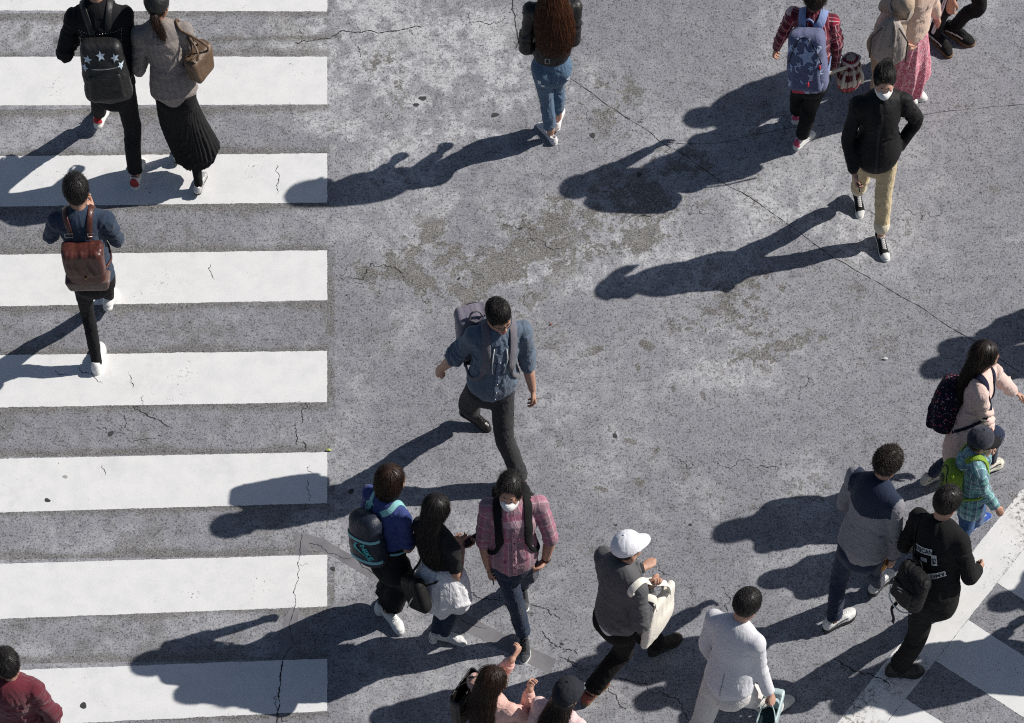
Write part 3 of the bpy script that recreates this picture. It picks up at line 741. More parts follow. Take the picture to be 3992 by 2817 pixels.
def ragged(poly, name, mat, z=.0012, step=.010, amp=.0024, seed=0):
    r = np.random.RandomState(seed); out = []
    P = [np.array(p[:2]) for p in poly]
    for i in range(len(P)):
        a, b = P[i], P[(i + 1) % len(P)]; L = np.linalg.norm(b - a); n = max(int(L / step), 1); d = (b - a) / L; nn = np.array([-d[1], d[0]])
        low = np.interp(np.arange(n), np.arange(0, n + 12, 6), r.normal(0, amp * .6, len(np.arange(0, n + 12, 6))))
        for k in range(n):
            off = 0 if k == 0 else low[k] + r.normal(0, amp * .55)
            out.append((*(a + (b - a) * k / n + nn * off), z))
    return tag(mesh_obj(name, out, [tuple(range(len(out)))], mat, None, smooth=False), kind='structure')

rt = [(44 - 196, 44), (220, 407), (597.5, 788.6), (975, 1170), (1367, 1567), (1762, 1961), (2162, 2364), (2567, 2771.5)]
lfE = [(40 - 190, 41), (220.5, 410.5), (608, 804), (992, 1192.8), (1383, 1587), (1786, 1995.5), (2195.5, 2410), (2612, 2830)]
for k, ((a, b), (c, d)) in enumerate(zip(rt, lfE)):
    xr = 1275.5
    p = [gnd(60, c), gnd(xr, a), gnd(xr, b), gnd(60, d)]
    e = p[0] - p[1]; p[0] = p[1] + e * 1.6; e = p[3] - p[2]; p[3] = p[2] + e * 1.6
    ragged(p[::-1], 'zebra_stripe', PAINT, seed=k)
# crossing at the lower right: a border band and bars square to it
o0, o1 = gnd(3280.7, 2797)[:2], gnd(3992, 1897)[:2]
U = unit(o1 - o0); Wd = np.array([U[1], -U[0]])          # along the border, and inwards (right, down)
iA, iB, iC, iD = [gnd(*q)[:2] for q in ((3535.5, 2726.5), (3646.5, 2575), (3770, 2414), (3883.7, 2270))]
sA, sB, sC, sD = [gnd(*q)[:2] for q in ((3664, 2812), (3962, 2782), (3992, 2560), (3992, 2333))]
wid = np.mean([(q - o0) @ Wd for q in (iA, iB, iC, iD)])
def bp(u, w_): return o0 + U * u + Wd * w_
ragged([bp(-1.6, 0), bp(-1.6, wid), bp(2.9, wid), bp(2.9, 0)], 'crossing_border', PAINTW, seed=20)
for k, (u0, u1) in enumerate((((iB - o0) @ U, (iC - o0) @ U), ((iA - o0) @ U - .45, (iA - o0) @ U), ((iD - o0) @ U, (iD - o0) @ U + .45), ((iA - o0) @ U - 1.35, (iA - o0) @ U - .9), ((iD - o0) @ U + .9, (iD - o0) @ U + 1.35))):
    ragged([bp(u0, wid + .002), bp(u0, wid + 3.2), bp(u1, wid + 3.2), bp(u1, wid + .002)], 'crossing_bar', PAINT, seed=30 + k)

# sealed repair bands
SEAL = NT('repair_seal'); _v = SEAL.obj(); _g = SEAL.noise(_v, 160, 4, .7)
_c = SEAL.mix(SEAL.ramp(SEAL.noise(_v, 6, 4), .3, .7), (.165, .16, .178), (.225, .22, .235))
_c = SEAL.mix(SEAL.math('MULTIPLY', SEAL.ramp(_g, .45, .3), .5), _c, (.08, .08, .085))
SEAL = SEAL.set(Base_Color=_c, Roughness=.85, Normal=SEAL.bump(_g, .3, .002))
for k, pl in enumerate(([(1157.5, 2080), (1193, 2078), (1205, 2126), (1197, 2166), (1146, 2163)], [(1118, 2370), (1166, 2370), (1140, 2574), (1084, 2571)], [(1050, 2788), (1107, 2783), (1100, 2830), (1040, 2830)],
                        [(1194, 2079), (1262, 2101), (1409, 2183), (1700, 2335), (2000, 2490), (2170, 2572), (2138, 2625), (1950, 2530), (1650, 2375), (1455, 2262), (1300, 2170), (1206, 2126)])):
    ragged([gnd(*q) for q in pl][::-1], 'repair_band', SEAL, z=.0006, step=.012, amp=.002, seed=50 + k)

# cracks, stains
CRACK = plain('crack_dirt', (.050, .048, .046), .95, var=.3, spec=.1)
cracks = MB(); rc = np.random.RandomState(5)
def crack(pts, wpx=.006, rough=.12, branch=0, z=.0022, world=False):
    branch = (branch + 1) // 2
    wpx *= .60
    P = np.array([p if world else gnd(*p)[:2] for p in pts])[:, :2]
    for _ in range(4):
        mid = (P[:-1] + P[1:]) / 2; d = P[1:] - P[:-1]; nn = np.stack([-d[:, 1], d[:, 0]], 1)
        mid = mid + nn * rc.normal(0, rough, (len(mid), 1))
        Q_ = np.empty((len(P) + len(mid), 2)); Q_[::2] = P; Q_[1::2] = mid; P = Q_
        if np.linalg.norm(P[1] - P[0]) < .012: break
    n = len(P); T = np.gradient(P, axis=0); T /= np.linalg.norm(T, axis=1)[:, None] + 1e-9; N_ = np.stack([-T[:, 1], T[:, 0]], 1)
    prof = np.minimum(1, np.minimum(np.arange(n) + .5, n - np.arange(n) - .5) / 4.) * np.clip(rc.normal(1, .45, n), .15, 2)
    w0 = wpx * .5 * prof * np.clip(rc.normal(1, .3, n), .3, 2); w1 = wpx * .5 * prof
    Vv = np.vstack([np.hstack([P + N_ * w0[:, None], np.full((n, 1), z)]), np.hstack([P - N_ * w1[:, None], np.full((n, 1), z)])])
    cracks.add(Vv, [(i, n + i, n + i + 1, i + 1) for i in range(n - 1)])
    for _ in range(branch):
        i = rc.randint(2, n - 2); a = math.atan2(T[i][1], T[i][0]) + rc.choice([-1, 1]) * rc.uniform(.6, 1.2); L = rc.uniform(.05, .16)
        crack([P[i], P[i] + L * .5 * np.array([math.cos(a), math.sin(a)]), P[i] + L * np.array([math.cos(a + .4), math.sin(a + .4)])], wpx * .8, .2, 0, z, True)
crack([(2195, 285), (2330, 380), (2475, 478), (2565, 545), (2680, 610), (2800, 700), (3040, 850), (3110, 900), (3230, 990), (3400, 1090), (3580, 1190), (3800, 1330), (4060, 1510)], .0062, .02, 2)
crack([(2580, 548), (2950, 520), (3200, 490), (3560, 455), (4050, 405)], .004, .03, 2)
crack([(1995, -20), (2010, 90), (2020, 150), (2012, 195)], .009, .06, 1)
crack([(1150, 165), (1200, 160), (1290, 150), (1380, 125), (1430, 120), (1530, 122), (1580, 112), (1660, 100)], .010, .1, 3)
crack([(1820, 95), (1900, 92), (1990, 72)], .006, .12, 1); crack([(1390, 165), (1400, 200), (1405, 225)], .006, .2)
crack([(1310, 1073), (1380, 1085), (1430, 1065), (1490, 1030), (1540, 1040), (1600, 1100)], .006, .2, 3)
crack([(2440, 865), (2560, 870)], .004, .2, 1); crack([(2670, 805), (2850, 810)], .004, .2, 1); crack([(1940, 870), (2050, 880), (2200, 940)], .005, .2, 2)
crack([(514, 1583), (549, 1605), (610, 1635), (671, 1666)], .009, .1, 2); crack([(483, 1614), (492, 1648), (497, 1679)], .006, .2, 1)
crack([(360, 1670), (420, 1690), (500, 1715), (560, 1712), (640, 1700)], .004, .2, 2)
for p in ([(305, 1428), (340, 1452), (370, 1474), (401, 1496)], [(213, 1441), (266, 1461)], [(501, 1448), (510, 1483), (520, 1513)], [(560, 1540), (559, 1578)], [(398, 1810), (412, 1853)], [(1080, 640), (1085, 700), (1078, 760)], [(820, 1030), (835, 1090)]): crack(p, .0065, .14)
crack([(1190, 1569), (1176, 1602), (1182, 1630), (1179, 1651)], .007, .2, 1); crack([(1150, 1648), (1156, 1673), (1162, 1704), (1162, 1735)], .008, .2, 1)
crack([(1181, 1713), (1190, 1741), (1190, 1762)], .007, .2); crack([(1209, 1812), (1221, 1852)], .005, .2); crack([(1203, 1867), (1204, 1917), (1210, 1954)], .005, .2)
crack([(1177, 2078), (1172, 2126), (1170, 2166), (1160, 2240), (1149, 2296), (1140, 2398), (1118, 2540), (1104, 2574)], .0065, .07, 4)
crack([(1104, 2570), (1095, 2664), (1090, 2749), (1079, 2830)], .017, .05, 3)
crack([(1200, 2115), (1251, 2126), (1296, 2157), (1353, 2177), (1449, 2231), (1700, 2350), (1900, 2450)], .006, .1, 2)
for p in ([(2033, 2342), (2074, 2392)], [(2064, 2352), (2104, 2364), (2140, 2387), (2185, 2415)], [(2104, 2458), (2135, 2488), (2155, 2509), (2205, 2534), (2250, 2557)], [(1836, 2301), (1897, 2332), (1963, 2342)], [(2177, 2548), (2213, 2572), (2253, 2602), (2274, 2618)], [(2363, 2660), (2405, 2718), (2412, 2743), (2448, 2758)],
          [(2407, 2636), (2462, 2656), (2523, 2666), (2553, 2701), (2603, 2716), (2659, 2747), (2730, 2810)], [(2220, 2550), (2275, 2615)]): crack(p, .008, .15, 2)
crack([(3250, 2565), (3311, 2600), (3361, 2626), (3417, 2641), (3452, 2656), (3472, 2676)], .012, .12, 2)
for p in ([(2775, 1792), (2801, 1818), (2853, 1823), (2884, 1792), (2940, 1801)], [(2940, 1823), (3054, 1818)], [(3158, 1461), (3119, 1505), (3115, 1548)], [(2620, 1770), (2700, 1800), (2690, 1830)], [(1890, 2000), (1960, 2060)], [(1440, 1980), (1500, 2010)], [(3500, 830), (3620, 830), (3700, 815)], [(3380, 820), (3420, 850)], [(2800, 2290), (2850, 2330), (2830, 2400)], [(2670, 2270), (2700, 2330)], [(2560, 2190), (2600, 2240)]): crack(p, .0048, .2, 1)
for _ in range(10):
    q = np.array([rc.uniform(1.3e3, 3.95e3), rc.uniform(40, 2780)]); a = rc.uniform(0, 6.28); L = rc.uniform(30, 110)
    crack([q, q + L * .5 * np.array([math.cos(a), math.sin(a)]), q + L * np.array([math.cos(a + .5), math.sin(a + .5)])], rc.uniform(.0025, .004), .25)
tag(cracks.build('road_cracks', CRACK, smooth=False), kind='structure')
gum = MB(); gum2 = MB()
for x, y, r, g in ((1648, 383, .026, 0), (1623, 408, .02, 0), (1930, 448, .026, 0), (2310, 527, .024, 0), (433, 1690, .024, 0), (185, 1950, .021, 0), (254, 1858, .018, 1), (325, 2750, .028, 0), (1298, 2217, .02, 0), (1369, 1915, .024, 0), (2692, 2045, .013, 0), (2190, 2510, .014, 0), (2402, 2046, .01, 0), (2398, 1698, .02, 0), (740, 1255, .006, 0), (1352, 1150, .008, 0), (2493, 680, .02, 0), (1790, 1085, .012, 0), (2030, 890, .014, 0)):
    c = gnd(x, y); n = 22; a = np.linspace(0, 2 * math.pi, n, endpoint=False)
    rr = r * (1 + .18 * np.sin(2 * a + x) + .10 * np.sin(3 * a + y) + rc.normal(0, .04, n))
    (gum2 if g else gum).add(np.stack([c[0] + rr * np.cos(a), c[1] + .85 * rr * np.sin(a), np.full(n, .0027)], 1), [tuple(range(n))])
tag(gum.build('road_gum_stains', plain('gum_black', (.05, .05, .052), .85, var=.3), smooth=False), kind='structure')
tag(gum2.build('road_gum_stains', plain('gum_grey', (.40, .40, .39), .85, var=.3), smooth=False), kind='structure')

# ------------------------------------------------------------------ people
SKIN = [skin_mat('skin', (.49, .285, .205)), skin_mat('skin_pale', (.55, .335, .25)), skin_mat('skin_tan', (.42, .23, .155))]
BLACK_HAIR = hair_mat('black_hair', (.006, .005, .005), (.022, .017, .015))
DARK_HAIR = hair_mat('dark_brown_hair', (.010, .006, .005), (.035, .021, .014))
BROWN_HAIR = hair_mat('brown_hair', (.016, .007, .004), (.06, .026, .013))
AUBURN_HAIR = hair_mat('auburn_hair', (.030, .010, .005), (.16, .052, .018))
EYE_W = plain('eye_white', (.62, .6, .57), .3, bump=0); EYE_D = plain('iris_dark', (.01, .006, .004), .2, bump=0)
LIP = plain('lip', (.42, .14, .12), .45, bump=0); METAL = plain('brushed_metal', (.65, .63, .6), .28, 1, bump=.05)
LACE_W = cloth('white_lace', (.75, .74, .72)); RUBBER_W = plain('white_rubber', (.72, .72, .70), .55)
RUBBER_B = plain('black_rubber', (.018, .018, .02), .6)

class Person:
    def __init__(s, key, label, skin=0, g=1.0, fem=False, yaw=0, pitch=0, roll=0, group='pedestrians on the crossing', hs=1.0, P=None, lift_head=0):
        J = P or POSE[key]
        s.J = {k: np.array(v, float) for k, v in J.items() if k not in ('H', 'hd')}
        s.H = J['H']; s.s = s.H / 1.7; s.g = g * s.s; s.fem = fem
        s.hd = math.radians(J['hd'])
        s.root = tag(empty('person', (*s.J['P'][:2], 0)), label, 'person', group)
        s.skin = SKIN[skin]
        j = s.J
        s.up = unit(j['N'] - j['P']); s.l = orth(j['SL'] - j['SR'], s.up); s.f = np.cross(s.l, s.up)
        s.hl = orth(j['HL'] - j['HR'], s.up); s.hf = np.cross(s.hl, s.up)
        a = s.hd + math.radians(yaw); F = A3(math.cos(a), math.sin(a), 0); L = A3(-F[1], F[0], 0); U = A3(0, 0, 1)
        p, r = math.radians(pitch), math.radians(roll)
        F, U = F * math.cos(p) - U * math.sin(p), U * math.cos(p) + F * math.sin(p)
        L, U = L * math.cos(r) + U * math.sin(r), U * math.cos(r) - L * math.sin(r)
        s.HR = np.stack([F, L, U], 1); s.hs = s.s ** .6 * hs; s.hd0 = j['HD'] + s.up * (.010 + lift_head)
        s.parts = {}
    # frames
    def hp(s, x, y, z): return s.hd0 + s.HR @ A3(x, y, z) * s.hs
    def hE(s, c, r): return Ell(s.hp(*c), np.array(r) * s.hs, s.HR)
    def tp(s, t, fw=0, lf=0):          # point along the trunk: t=0 pelvis, 1 neck base; fw / lf in metres
        u = min(max(t, 0), 1); f = unit(s.hf * (1 - u) + s.f * u); l = unit(s.hl * (1 - u) + s.l * u)
        return s.J['P'] + (s.J['N'] - s.J['P']) * t + f * fw * s.s + l * lf * s.s
    def cp(s, fw, lf, up): return s.J['N'] + (s.f * fw + s.l * lf + s.up * up) * s.s

    def torso(s, levels, cid=0, cap0=True, ease=0.0):
        pts = [s.tp(t, o) for t, w, q, o in levels]
        return Chain(pts, [(w + ease) * s.g for t, w, q, o in levels], [q for t, w, q, o in levels], s.l * .6 + s.hl * .4, 3, cap0=cap0, cid=cid)

    def arm(s, q, end, radii, cid, cap=True, sub=3):
        j = s.J; S, E, W = j['S' + q], j['E' + q], j['W' + q]
        pts, r = [S], [radii[0]]
        seq = [(.5, radii[1]), (1.0, radii[2]), (1.45, radii[3]), (2.0, radii[4])]
        def at(t): return S + (E - S) * t if t <= 1 else E + (W - E) * (t - 1)
        pr, pt = radii[0], 0
        for t, rr in seq:
            if t <= end + 1e-6: pts.append(at(t)); r.append(rr); pr, pt = rr, t
            else:
                pts.append(at(end)); r.append(pr + (rr - pr) * (end - pt) / (t - pt)); break
        s.sleeve_end = at(end)
        return Chain(pts, np.array(r) * s.g, 1.0, s.f, sub, cap1=cap, cid=cid)

    def leg(s, q, end, radii, cid, cap=True, qq=1.0):
        j = s.J; h, k, a = j['H' + q], j['K' + q], j['A' + q]
        def at(t): return h + (k - h) * t if t <= 1 else k + (a - k) * (t - 1)
        pts, r = [], []; seq = list(zip((0, .45, 1.0, 1.4, 2.0), radii)); pr = pt = None
        for t, rr in seq:
            if t <= end + 1e-6: pts.append(at(t)); r.append(rr); pr, pt = rr, t
            else:
                pts.append(at(end)); r.append(pr + (rr - pr) * (end - pt) / (t - pt)); break
        if end > 2.0: pts.append(at(end)); r.append(radii[-1])
        pts = np.array(pts); 
        pts[2] += s.hf * .012 * s.s
        if len(pts) > 3: pts[3] -= s.hf * .012 * s.s
        return Chain(pts, np.array(r) * s.g, qq, s.hl, 3, cap1=cap, cid=cid)

    # ---------------- body
    def hand_prims(s, q, curl=.45, spread=.1, thumb=.3, fwd=None, thumbdir=None, fc=None):
        j = s.J; W = j['W' + q]; fa = unit(W - j['E' + q])
        X = unit(fwd) if fwd is not None else fa
        T = orth(thumbdir if thumbdir is not None else s.f, X)
        Z = np.cross(X, T) * (-1 if q == 'L' else 1)
        k = s.s * (.90 if s.fem else .97)
        def pt(x, y, z): return W + (X * x + T * y + Z * z) * k
        pr = []
        pr.append(Chain([pt(-.02, 0, 0), pt(.015, 0, 0), pt(.05, .003, 0), pt(.088, .002, 0)], [.026 * k, .027 * k, .038 * k, .040 * k], [.8, .62, .42, .36], T, 2, cap1=False))
        base = [(.086, .030, .0715), (.092, .010, .080), (.088, -.011, .074), (.080, -.029, .060)]
        for i, (bx, by, L) in enumerate(base):
            cu = (fc[i] if fc else curl) * 1.45
            a = 0; p = np.array([bx - .012, by * .95, 0.]); pts = [p]; sp = spread * (1.5 - i) * .35
            for seg, fr, w in ((.012, 0, 0), (L * .46, .8, 1), (L * .30, 1.0, 1), (L * .24, .7, 1)):
                a += cu * fr * w
                p = p + np.array([math.cos(a) * seg, math.sin(sp) * seg * math.cos(a), -math.sin(a) * seg]); pts.append(p)
            c = Chain([pt(*x) for x in pts], np.array([.0095, .0098, .0090, .0082, .0070]) * k, 1, T, 1); c.k = .006; pr.append(c)
        a = thumb
        c = Chain([pt(.022, .022, -.006), pt(.048, .042, -.014), pt(.072, .050 - .012 * a, -.020 - .02 * a), pt(.094, .052 - .030 * a, -.024 - .035 * a)], np.array([.014, .0125, .0105, .008]) * k, 1, T, 2); c.k = .01; pr.append(c)
        s.grip = s.__dict__.get('grip', {}); s.grip[q] = (pt(.085, .0, -.022), X, T, Z)
        lo = pt(.09, .01, -.01); 
        return pr, (lo - .115 * k, lo + .095 * k)

    def body(s, handL={}, handR={}, face=True, legs=2.0, mask=False):
        j, g = s.J, s.g
        pr = []
        lv = [(-.12, .125, .70, 0), (0, .135, .68, 0), (.25, .118, .72, .0), (.5, .118, .74, .0), (.75, .125, .70, 0), (.9, .10, .62, -.008), (1.0, .060, .85, -.012), (1.03, .056, .95, -.008)]
        t = s.torso(lv, cap0=False); pr.append(t)
        for q in 'LR':
            c = Chain([j['N'] - s.up * .03, (j['N'] + j['S' + q]) / 2 - s.up * .015, j['S' + q] - s.up * .01], np.array([.05, .045, .042]) * g, 1, s.f, 2); pr.append(c)
            pr.append(s.arm(q, 2.0, (.045, .044, .040, .040, .027), 0, cap=False))
            pr.append(s.leg(q, 2.0, (.072, .065, .048, .048, .034), 0, cap=False))
        # neck and head
        nk = Chain([s.J['N'] - s.up * .03, s.J['N'] * .6 + s.hp(-.03, 0, -.09) * .4, s.hp(-.022, 0, -.07), s.hp(-.015, 0, -.02)], np.array([.062, .056 if not s.fem else .048, .054 if not s.fem else .047, .05]) * s.s, 1, s.f, 2)
        pr.append(nk)
        H = []
        def e(c, r, k=.02): x = s.hE(c, r); x.k = k * s.hs; H.append(x)
        e((-.010, 0, .030), (.094, .074, .083), .02); e((.020, 0, -.030), (.066, .058, .080), .03)
        e((.066, 0, -.090), (.020, .020, .018), .035)
        for sg in (1, -1):
            e((.055, sg * .036, -.026), (.022, .022, .026), .03); e((.074, sg * .022, .020), (.014, .026, .010), .02)
            e((-.006, sg * .078, -.008), (.018, .008, .031), .006); e((.090, sg * .011, -.034), (.010, .008, .008), .01)
            e((-.01, sg * .052, -.055), (.03, .02, .03), .03)
        n = Chain([s.hp(.082, 0, .008), s.hp(.096, 0, -.018), s.hp(.104, 0, -.032)], np.array([.008, .009, .011]) * s.hs, 1, s.HR[:, 1], 2); n.k = .014; H.append(n)
        e((.083, 0, -.058), (.010, .023, .006), .008); e((.082, 0, -.068), (.011, .019, .007), .008)
        fine = [(s.hp(0, 0, 0) - .125 * s.hs, s.hp(0, 0, 0) + .125 * s.hs, .0052)]
        hp = []
        for q, kw in (('L', handL), ('R', handR)):
            if kw is None: continue
            p, bx = s.hand_prims(q, **kw); hp += p; fine.append((*bx, .0042))
        f = field_for(pr + H + hp, .016, .03, fine)
        for p in pr: f.add(p, .03 * g)
        for p in H: f.add(p, p.k)
        for sg in (1, -1):
            c = s.hE((.094, sg * .031, .000), (.018, .017, .011)); c.k = .008; f.cut(c, .008)
            x = s.hE((.0835, sg * .031, .0075), (.0095, .0165, .0055)); f.add(x, .008)
        f.cut(s.hE((.100, 0, -.0635), (.022, .017, .0012)), .003)
        for p in hp: f.add(p, getattr(p, 'k', .012))
        V, Q = f.mesh(1)
        s.parts['body'] = mesh_obj('body', V, Q, s.skin, s.root)
        if face:
            for sg in (1, -1):
                c = s.hp(.0765, sg * .030, 0); mb = MB()
                V, Q = ell_mesh(c, np.array([.0105, .0130, .0050]) * s.hs, s.HR, 10, 8); mb.add(V, Q, 0)
                V, Q = ell_mesh(c + s.HR @ A3(.0075, 0, -.0012) * s.hs, np.array([.0042, .0062, .0046]) * s.hs, s.HR, 10, 8); mb.add(V, Q, 1)
                mb.build('eye', None, s.root, mats=[EYE_W, EYE_D])
                P = [s.hp(.0905 - .004 * abs(i - 1) - .012 * (i / 3.) ** 2, sg * (.014 + .011 * i), .021 + (.004, .007, .006, .001)[i]) for i in range(4)]
                V, Q = tube_mesh(catmull(P, 3), np.linspace(.0042, .0022, 10) * s.hs, 6, .6, side=s.HR[:, 2])
                mesh_obj('eyebrow', V, Q, BLACK_HAIR, s.root)
            if not mask:
                mb = MB()
                for z, r in ((-.0585, .0038), (-.0685, .0048)):
                    P = [s.hp(.0925 - .25 * (y / .022) ** 2 * .032, y, z + (.0015 * (abs(y) / .02))) for y in np.linspace(-.021, .021, 7)]
                    mb.tube(P, r * s.hs * np.array([.3, .75, 1, .9, 1, .75, .3]), 6)
                mb.build('lips', LIP, s.root)
        return s

    # ---------------- garments
    MALE = [(-.25, .160, .70, 0), (0, .156, .70, 0), (.25, .147, .72, .004), (.5, .146, .73, .004), (.75, .154, .70, .0), (.90, .142, .66, -.010), (.965, .112, .66, -.014), (1.02, .070, .90, -.014), (1.05, .062, .95, -.012)]
    FEM = [(-.25, .168, .68, 0), (0, .160, .68, 0), (.25, .143, .72, .004), (.5, .132, .75, .004), (.75, .143, .73, .004), (.90, .130, .66, -.008), (.97, .100, .66, -.012), (1.02, .062, .90, -.012), (1.05, .055, .95, -.010)]

    def top(s, name, mat, hem=-.2, sleeve=1.95, ease=0.0, flare=0.0, fold=.006, arm_r=(.057, .057, .052, .049, .040), seed=1, arms='LR', h=.009, neck=1.0, cuts=(), bust=True, lam=(.26, .085), extra=(), label=None, drape=False, deep=1.06):
        j = s.J
        lv = [list(x) for x in (s.FEM if s.fem else s.MALE)]
        ts = [x[0] for x in lv]
        def at(t): return [t] + [float(np.interp(t, ts, [x[i] for x in lv])) for i in (1, 2, 3)]
        L = [at(hem)] + [x for x in lv if hem + .08 < x[0] < neck - .02] + [at(neck)]
        for x in L: 
            if flare and x[0] < .5: x[1] += flare * (.5 - x[0]) / (.5 - hem)
            if x[0] < .93: x[1] += ease + .008 * (x[0] < .3); x[2] *= deep
        pr = [s.torso(L, cid=0)]
        pr[0].cap1 = True
        if s.fem and bust:
            for sg in (1, -1): x = Ell(s.tp(.70, .065, sg * .065), np.array([.048, .058, .062]) * s.g, np.stack([s.f, s.l, s.up], 1)); x.cid = 0; x.k = .05; pr.append(x)
        if not s.fem:
            x = Ell(s.tp(.74, .04, 0), np.array([.068, .13, .10]) * s.g, np.stack([s.f, s.l, s.up], 1)); x.k = .05; pr.append(x)
        x = Ell(s.tp(.80, -.045, 0), np.array([.06, .12, .10]) * s.g, np.stack([s.f, s.l, s.up], 1)); x.k = .05; pr.append(x)
        for q in 'LR':
            a = s.arm(q, sleeve if not isinstance(sleeve, dict) else sleeve[q], [r * .88 + ease * .35 for r in arm_r], 1 if q == 'L' else 2)
            sh = Chain([s.tp(.985, -.012, .05 if q == 'L' else -.05), (s.tp(.97, -.012, .05 if q == 'L' else -.05) + j['S' + q] + s.up * .014 * s.s) / 2, j['S' + q] + s.up * .004], np.array([.050, .051, arm_r[0] * .88 + ease * .3]) * s.g, 1, s.f, 2, cid=0); sh.k = .06
            pr += [sh, a]; a.k = .035
        if drape:
            for q in 'LR':
                hh, kk = j['H' + q], j['K' + q]; d = unit(kk - hh)
                need = (np.dot(s.tp(hem) - hh, s.up)); t_ = max(need / min(np.dot(d, s.up), -.35), .0)
                if t_ > .03:
                    th = Chain([hh + s.hf * .008, hh + d * t_ * .5 + s.hf * .006, hh + d * t_], np.array([.098, .100, .098]) * s.g + ease * .5, 1, s.hl, 2, cap1=True, cid=0); th.k = .05; pr.append(th)
        pr += list(extra)
        foci = [(j['EL'], .10, .9), (j['ER'], .10, .9), (s.tp(.2), .22, .5), (j['SL'] - s.up * .09, .09, .7), (j['SR'] - s.up * .09, .09, .7)]
        def post(V, Q, uv):
            return folds(V, Q, uv, fold, seed * 31, lam, foci, .55, flat=(s.tp(hem), s.up))
        o = blob(name, pr, mat, s.root, h=h, k=.025, cuts=cuts, post=post)
        s.parts[name] = o; s.parts['top'] = o; s.top_prims = pr
        if label: o['label'] = label
        return o

    SLIM = (.083, .073, .058, .055, .046); REG = (.088, .080, .068, .064, .058); WIDE = (.094, .092, .088, .09, .09); TIGHT = (.080, .068, .052, .051, .039)
    def trousers(s, mat, fit=None, end=1.93, fold=.006, seed=2, name='trousers', h=.009, waist=.16, ease=-.003, qq=1.0):
        j = s.J; fit = fit or s.SLIM
        w = .144 if s.fem else .141
        ends = end if isinstance(end, dict) else dict(L=end, R=end)
        wc = s.torso([(waist, w - .006, .72, .0), (.0, w + .008, .70, -.004), (-.10, w + .004, .72, -.008)], cap0=True, cid=0)
        pr = [wc]; wc.k = .02
        for q in 'LR':
            sg = 1 if q == 'L' else -1
            b = Ell(j['H' + q] - s.hf * .045 * s.s - s.up * .035 * s.s - s.hl * sg * .003, np.array([.072, .072, .085]) * s.g, np.stack([s.hf, s.hl, s.up], 1)); b.k = .04; pr.append(b)
            lg = s.leg(q, ends[q], [r + ease for r in fit], 1 if q == 'L' else 2, qq=qq); lg.k = .03; pr.append(lg)
        foci = [(j['KL'], .11, .9), (j['KR'], .11, .9), (j['P'] - s.up * .05, .14, .5), (j['AL'] + A3(0, 0, .06), .10, 1.3), (j['AR'] + A3(0, 0, .06), .10, 1.3)]
        def post(V, Q, uv): return folds(V, Q, uv, fold * .72, seed * 17 + 3, (.30, .085), foci, .4, .5)
        o = blob(name, pr, mat, s.root, h=h, post=post)
        s.parts['trousers'] = o; return o

    def skirt(s, mat, hem_c, hem_r, q=.8, waist_t=.2, pleats=0, amp=.01, name='skirt', mid=None, fold=.005, seed=4, h=.009):
        a = s.tp(waist_t); m = s.J['P'] - A3(0, 0, .03)
        hem_c = np.asarray(hem_c, float)
        mid = (m * .5 + hem_c * .5) if mid is None else np.asarray(mid, float)
        c = Chain([a, m, mid, hem_c], np.array([.130 * s.g, .160 * s.g, .172 * s.g * .45 + hem_r * .55, hem_r]), [.72, .72, (.72 + q) / 2, q], s.hl, 4, cap0=True, cap1=True)
        def post(V, Q, uv):
            ang = np.arctan2((V - m) @ s.hl, (V - m) @ s.hf)
            d = np.clip((m[2] + .05 - V[:, 2]) / max(m[2] - hem_c[2], .1), 0, 1.2)
            N = normals(V, Q)
            if pleats:
                ph = pleats * ang + 1.2 * np.sin(3 * ang + 4 * d)
                V = V + N * (amp * d * np.sin(ph))[:, None]
            V = folds(V, Q, uv, fold, seed, (.1, .5), (), .8, .6)
            e = V[:, 2] < hem_c[2] + .10
            V[:, 2] += np.where(e, .02 * np.sin(5 * ang) * np.clip((hem_c[2] + .10 - V[:, 2]) / .1, 0, 1), 0)
            return V
        o = blob(name, [c], mat, s.root, h=h, post=post); s.parts['skirt'] = o; return o

    # ---------------- shoes
    def shoe(s, q, upper, sole, style='sneaker', lace=None, heel=None, toe=None, name='shoe', label=None, size=1.0, stripe_=None, collar=None):
        a = s.J['A' + q]; t = s.J['T' + q]; k = s.s * size * (.94 if s.fem else 1.0) * 1.0
        X = A3(t[0], t[1], 0); Y = A3(-t[1], t[0], 0); Z = A3(0, 0, 1)
        ah = .075 * k; p = 0
        if a[2] > ah + .012: p = math.asin(min((a[2] - ah) / (.15 * k), .92))
        Xp, Zp = X * math.cos(p) - Z * math.sin(p), Z * math.cos(p) + X * math.sin(p)
        R = np.stack([Xp, Y, Zp], 1)
        o = a - Zp * ah
        if p == 0: o[2] = 0.0
        bz = (o + R @ A3(.135, 0, 0) * k)[2]; o = o + A3(0, 0, -bz)
        sg = 1 if q == 'L' else -1
        st = dict(sneaker=(.030, .040, .045, .036, 0), chunky=(.042, .044, .050, .042, 0), slip=(.014, .036, .041, .034, 0), boot=(.026, .040, .046, .040, 1), hightop=(.026, .038, .043, .038, 1), dress=(.018, .037, .043, .033, 0))[style]
        sh, r0, r1, r2, hi = st
        side = A3(0, 1, 0)
        # sole: flat outline
        so = [Chain([A3(-.052, 0, sh * .5), A3(.01, -sg * .002, sh * .5), A3(.06, -sg * .004, sh * .5), A3(.13, -sg * .004, sh * .5), A3(.172, sg * .006, sh * .5)], [r0 * .92, r0 * .88, r0 * .90, r1 * 1.0, r2 * .92], 1, side, 4)]
        f = field_for(so, .0055, .012)
        f.add(so[0], 0)
        z = f.ax[2][None, None, :]; f.A = np.maximum(f.A, np.abs(z - sh / 2) - sh / 2).astype(np.float32)
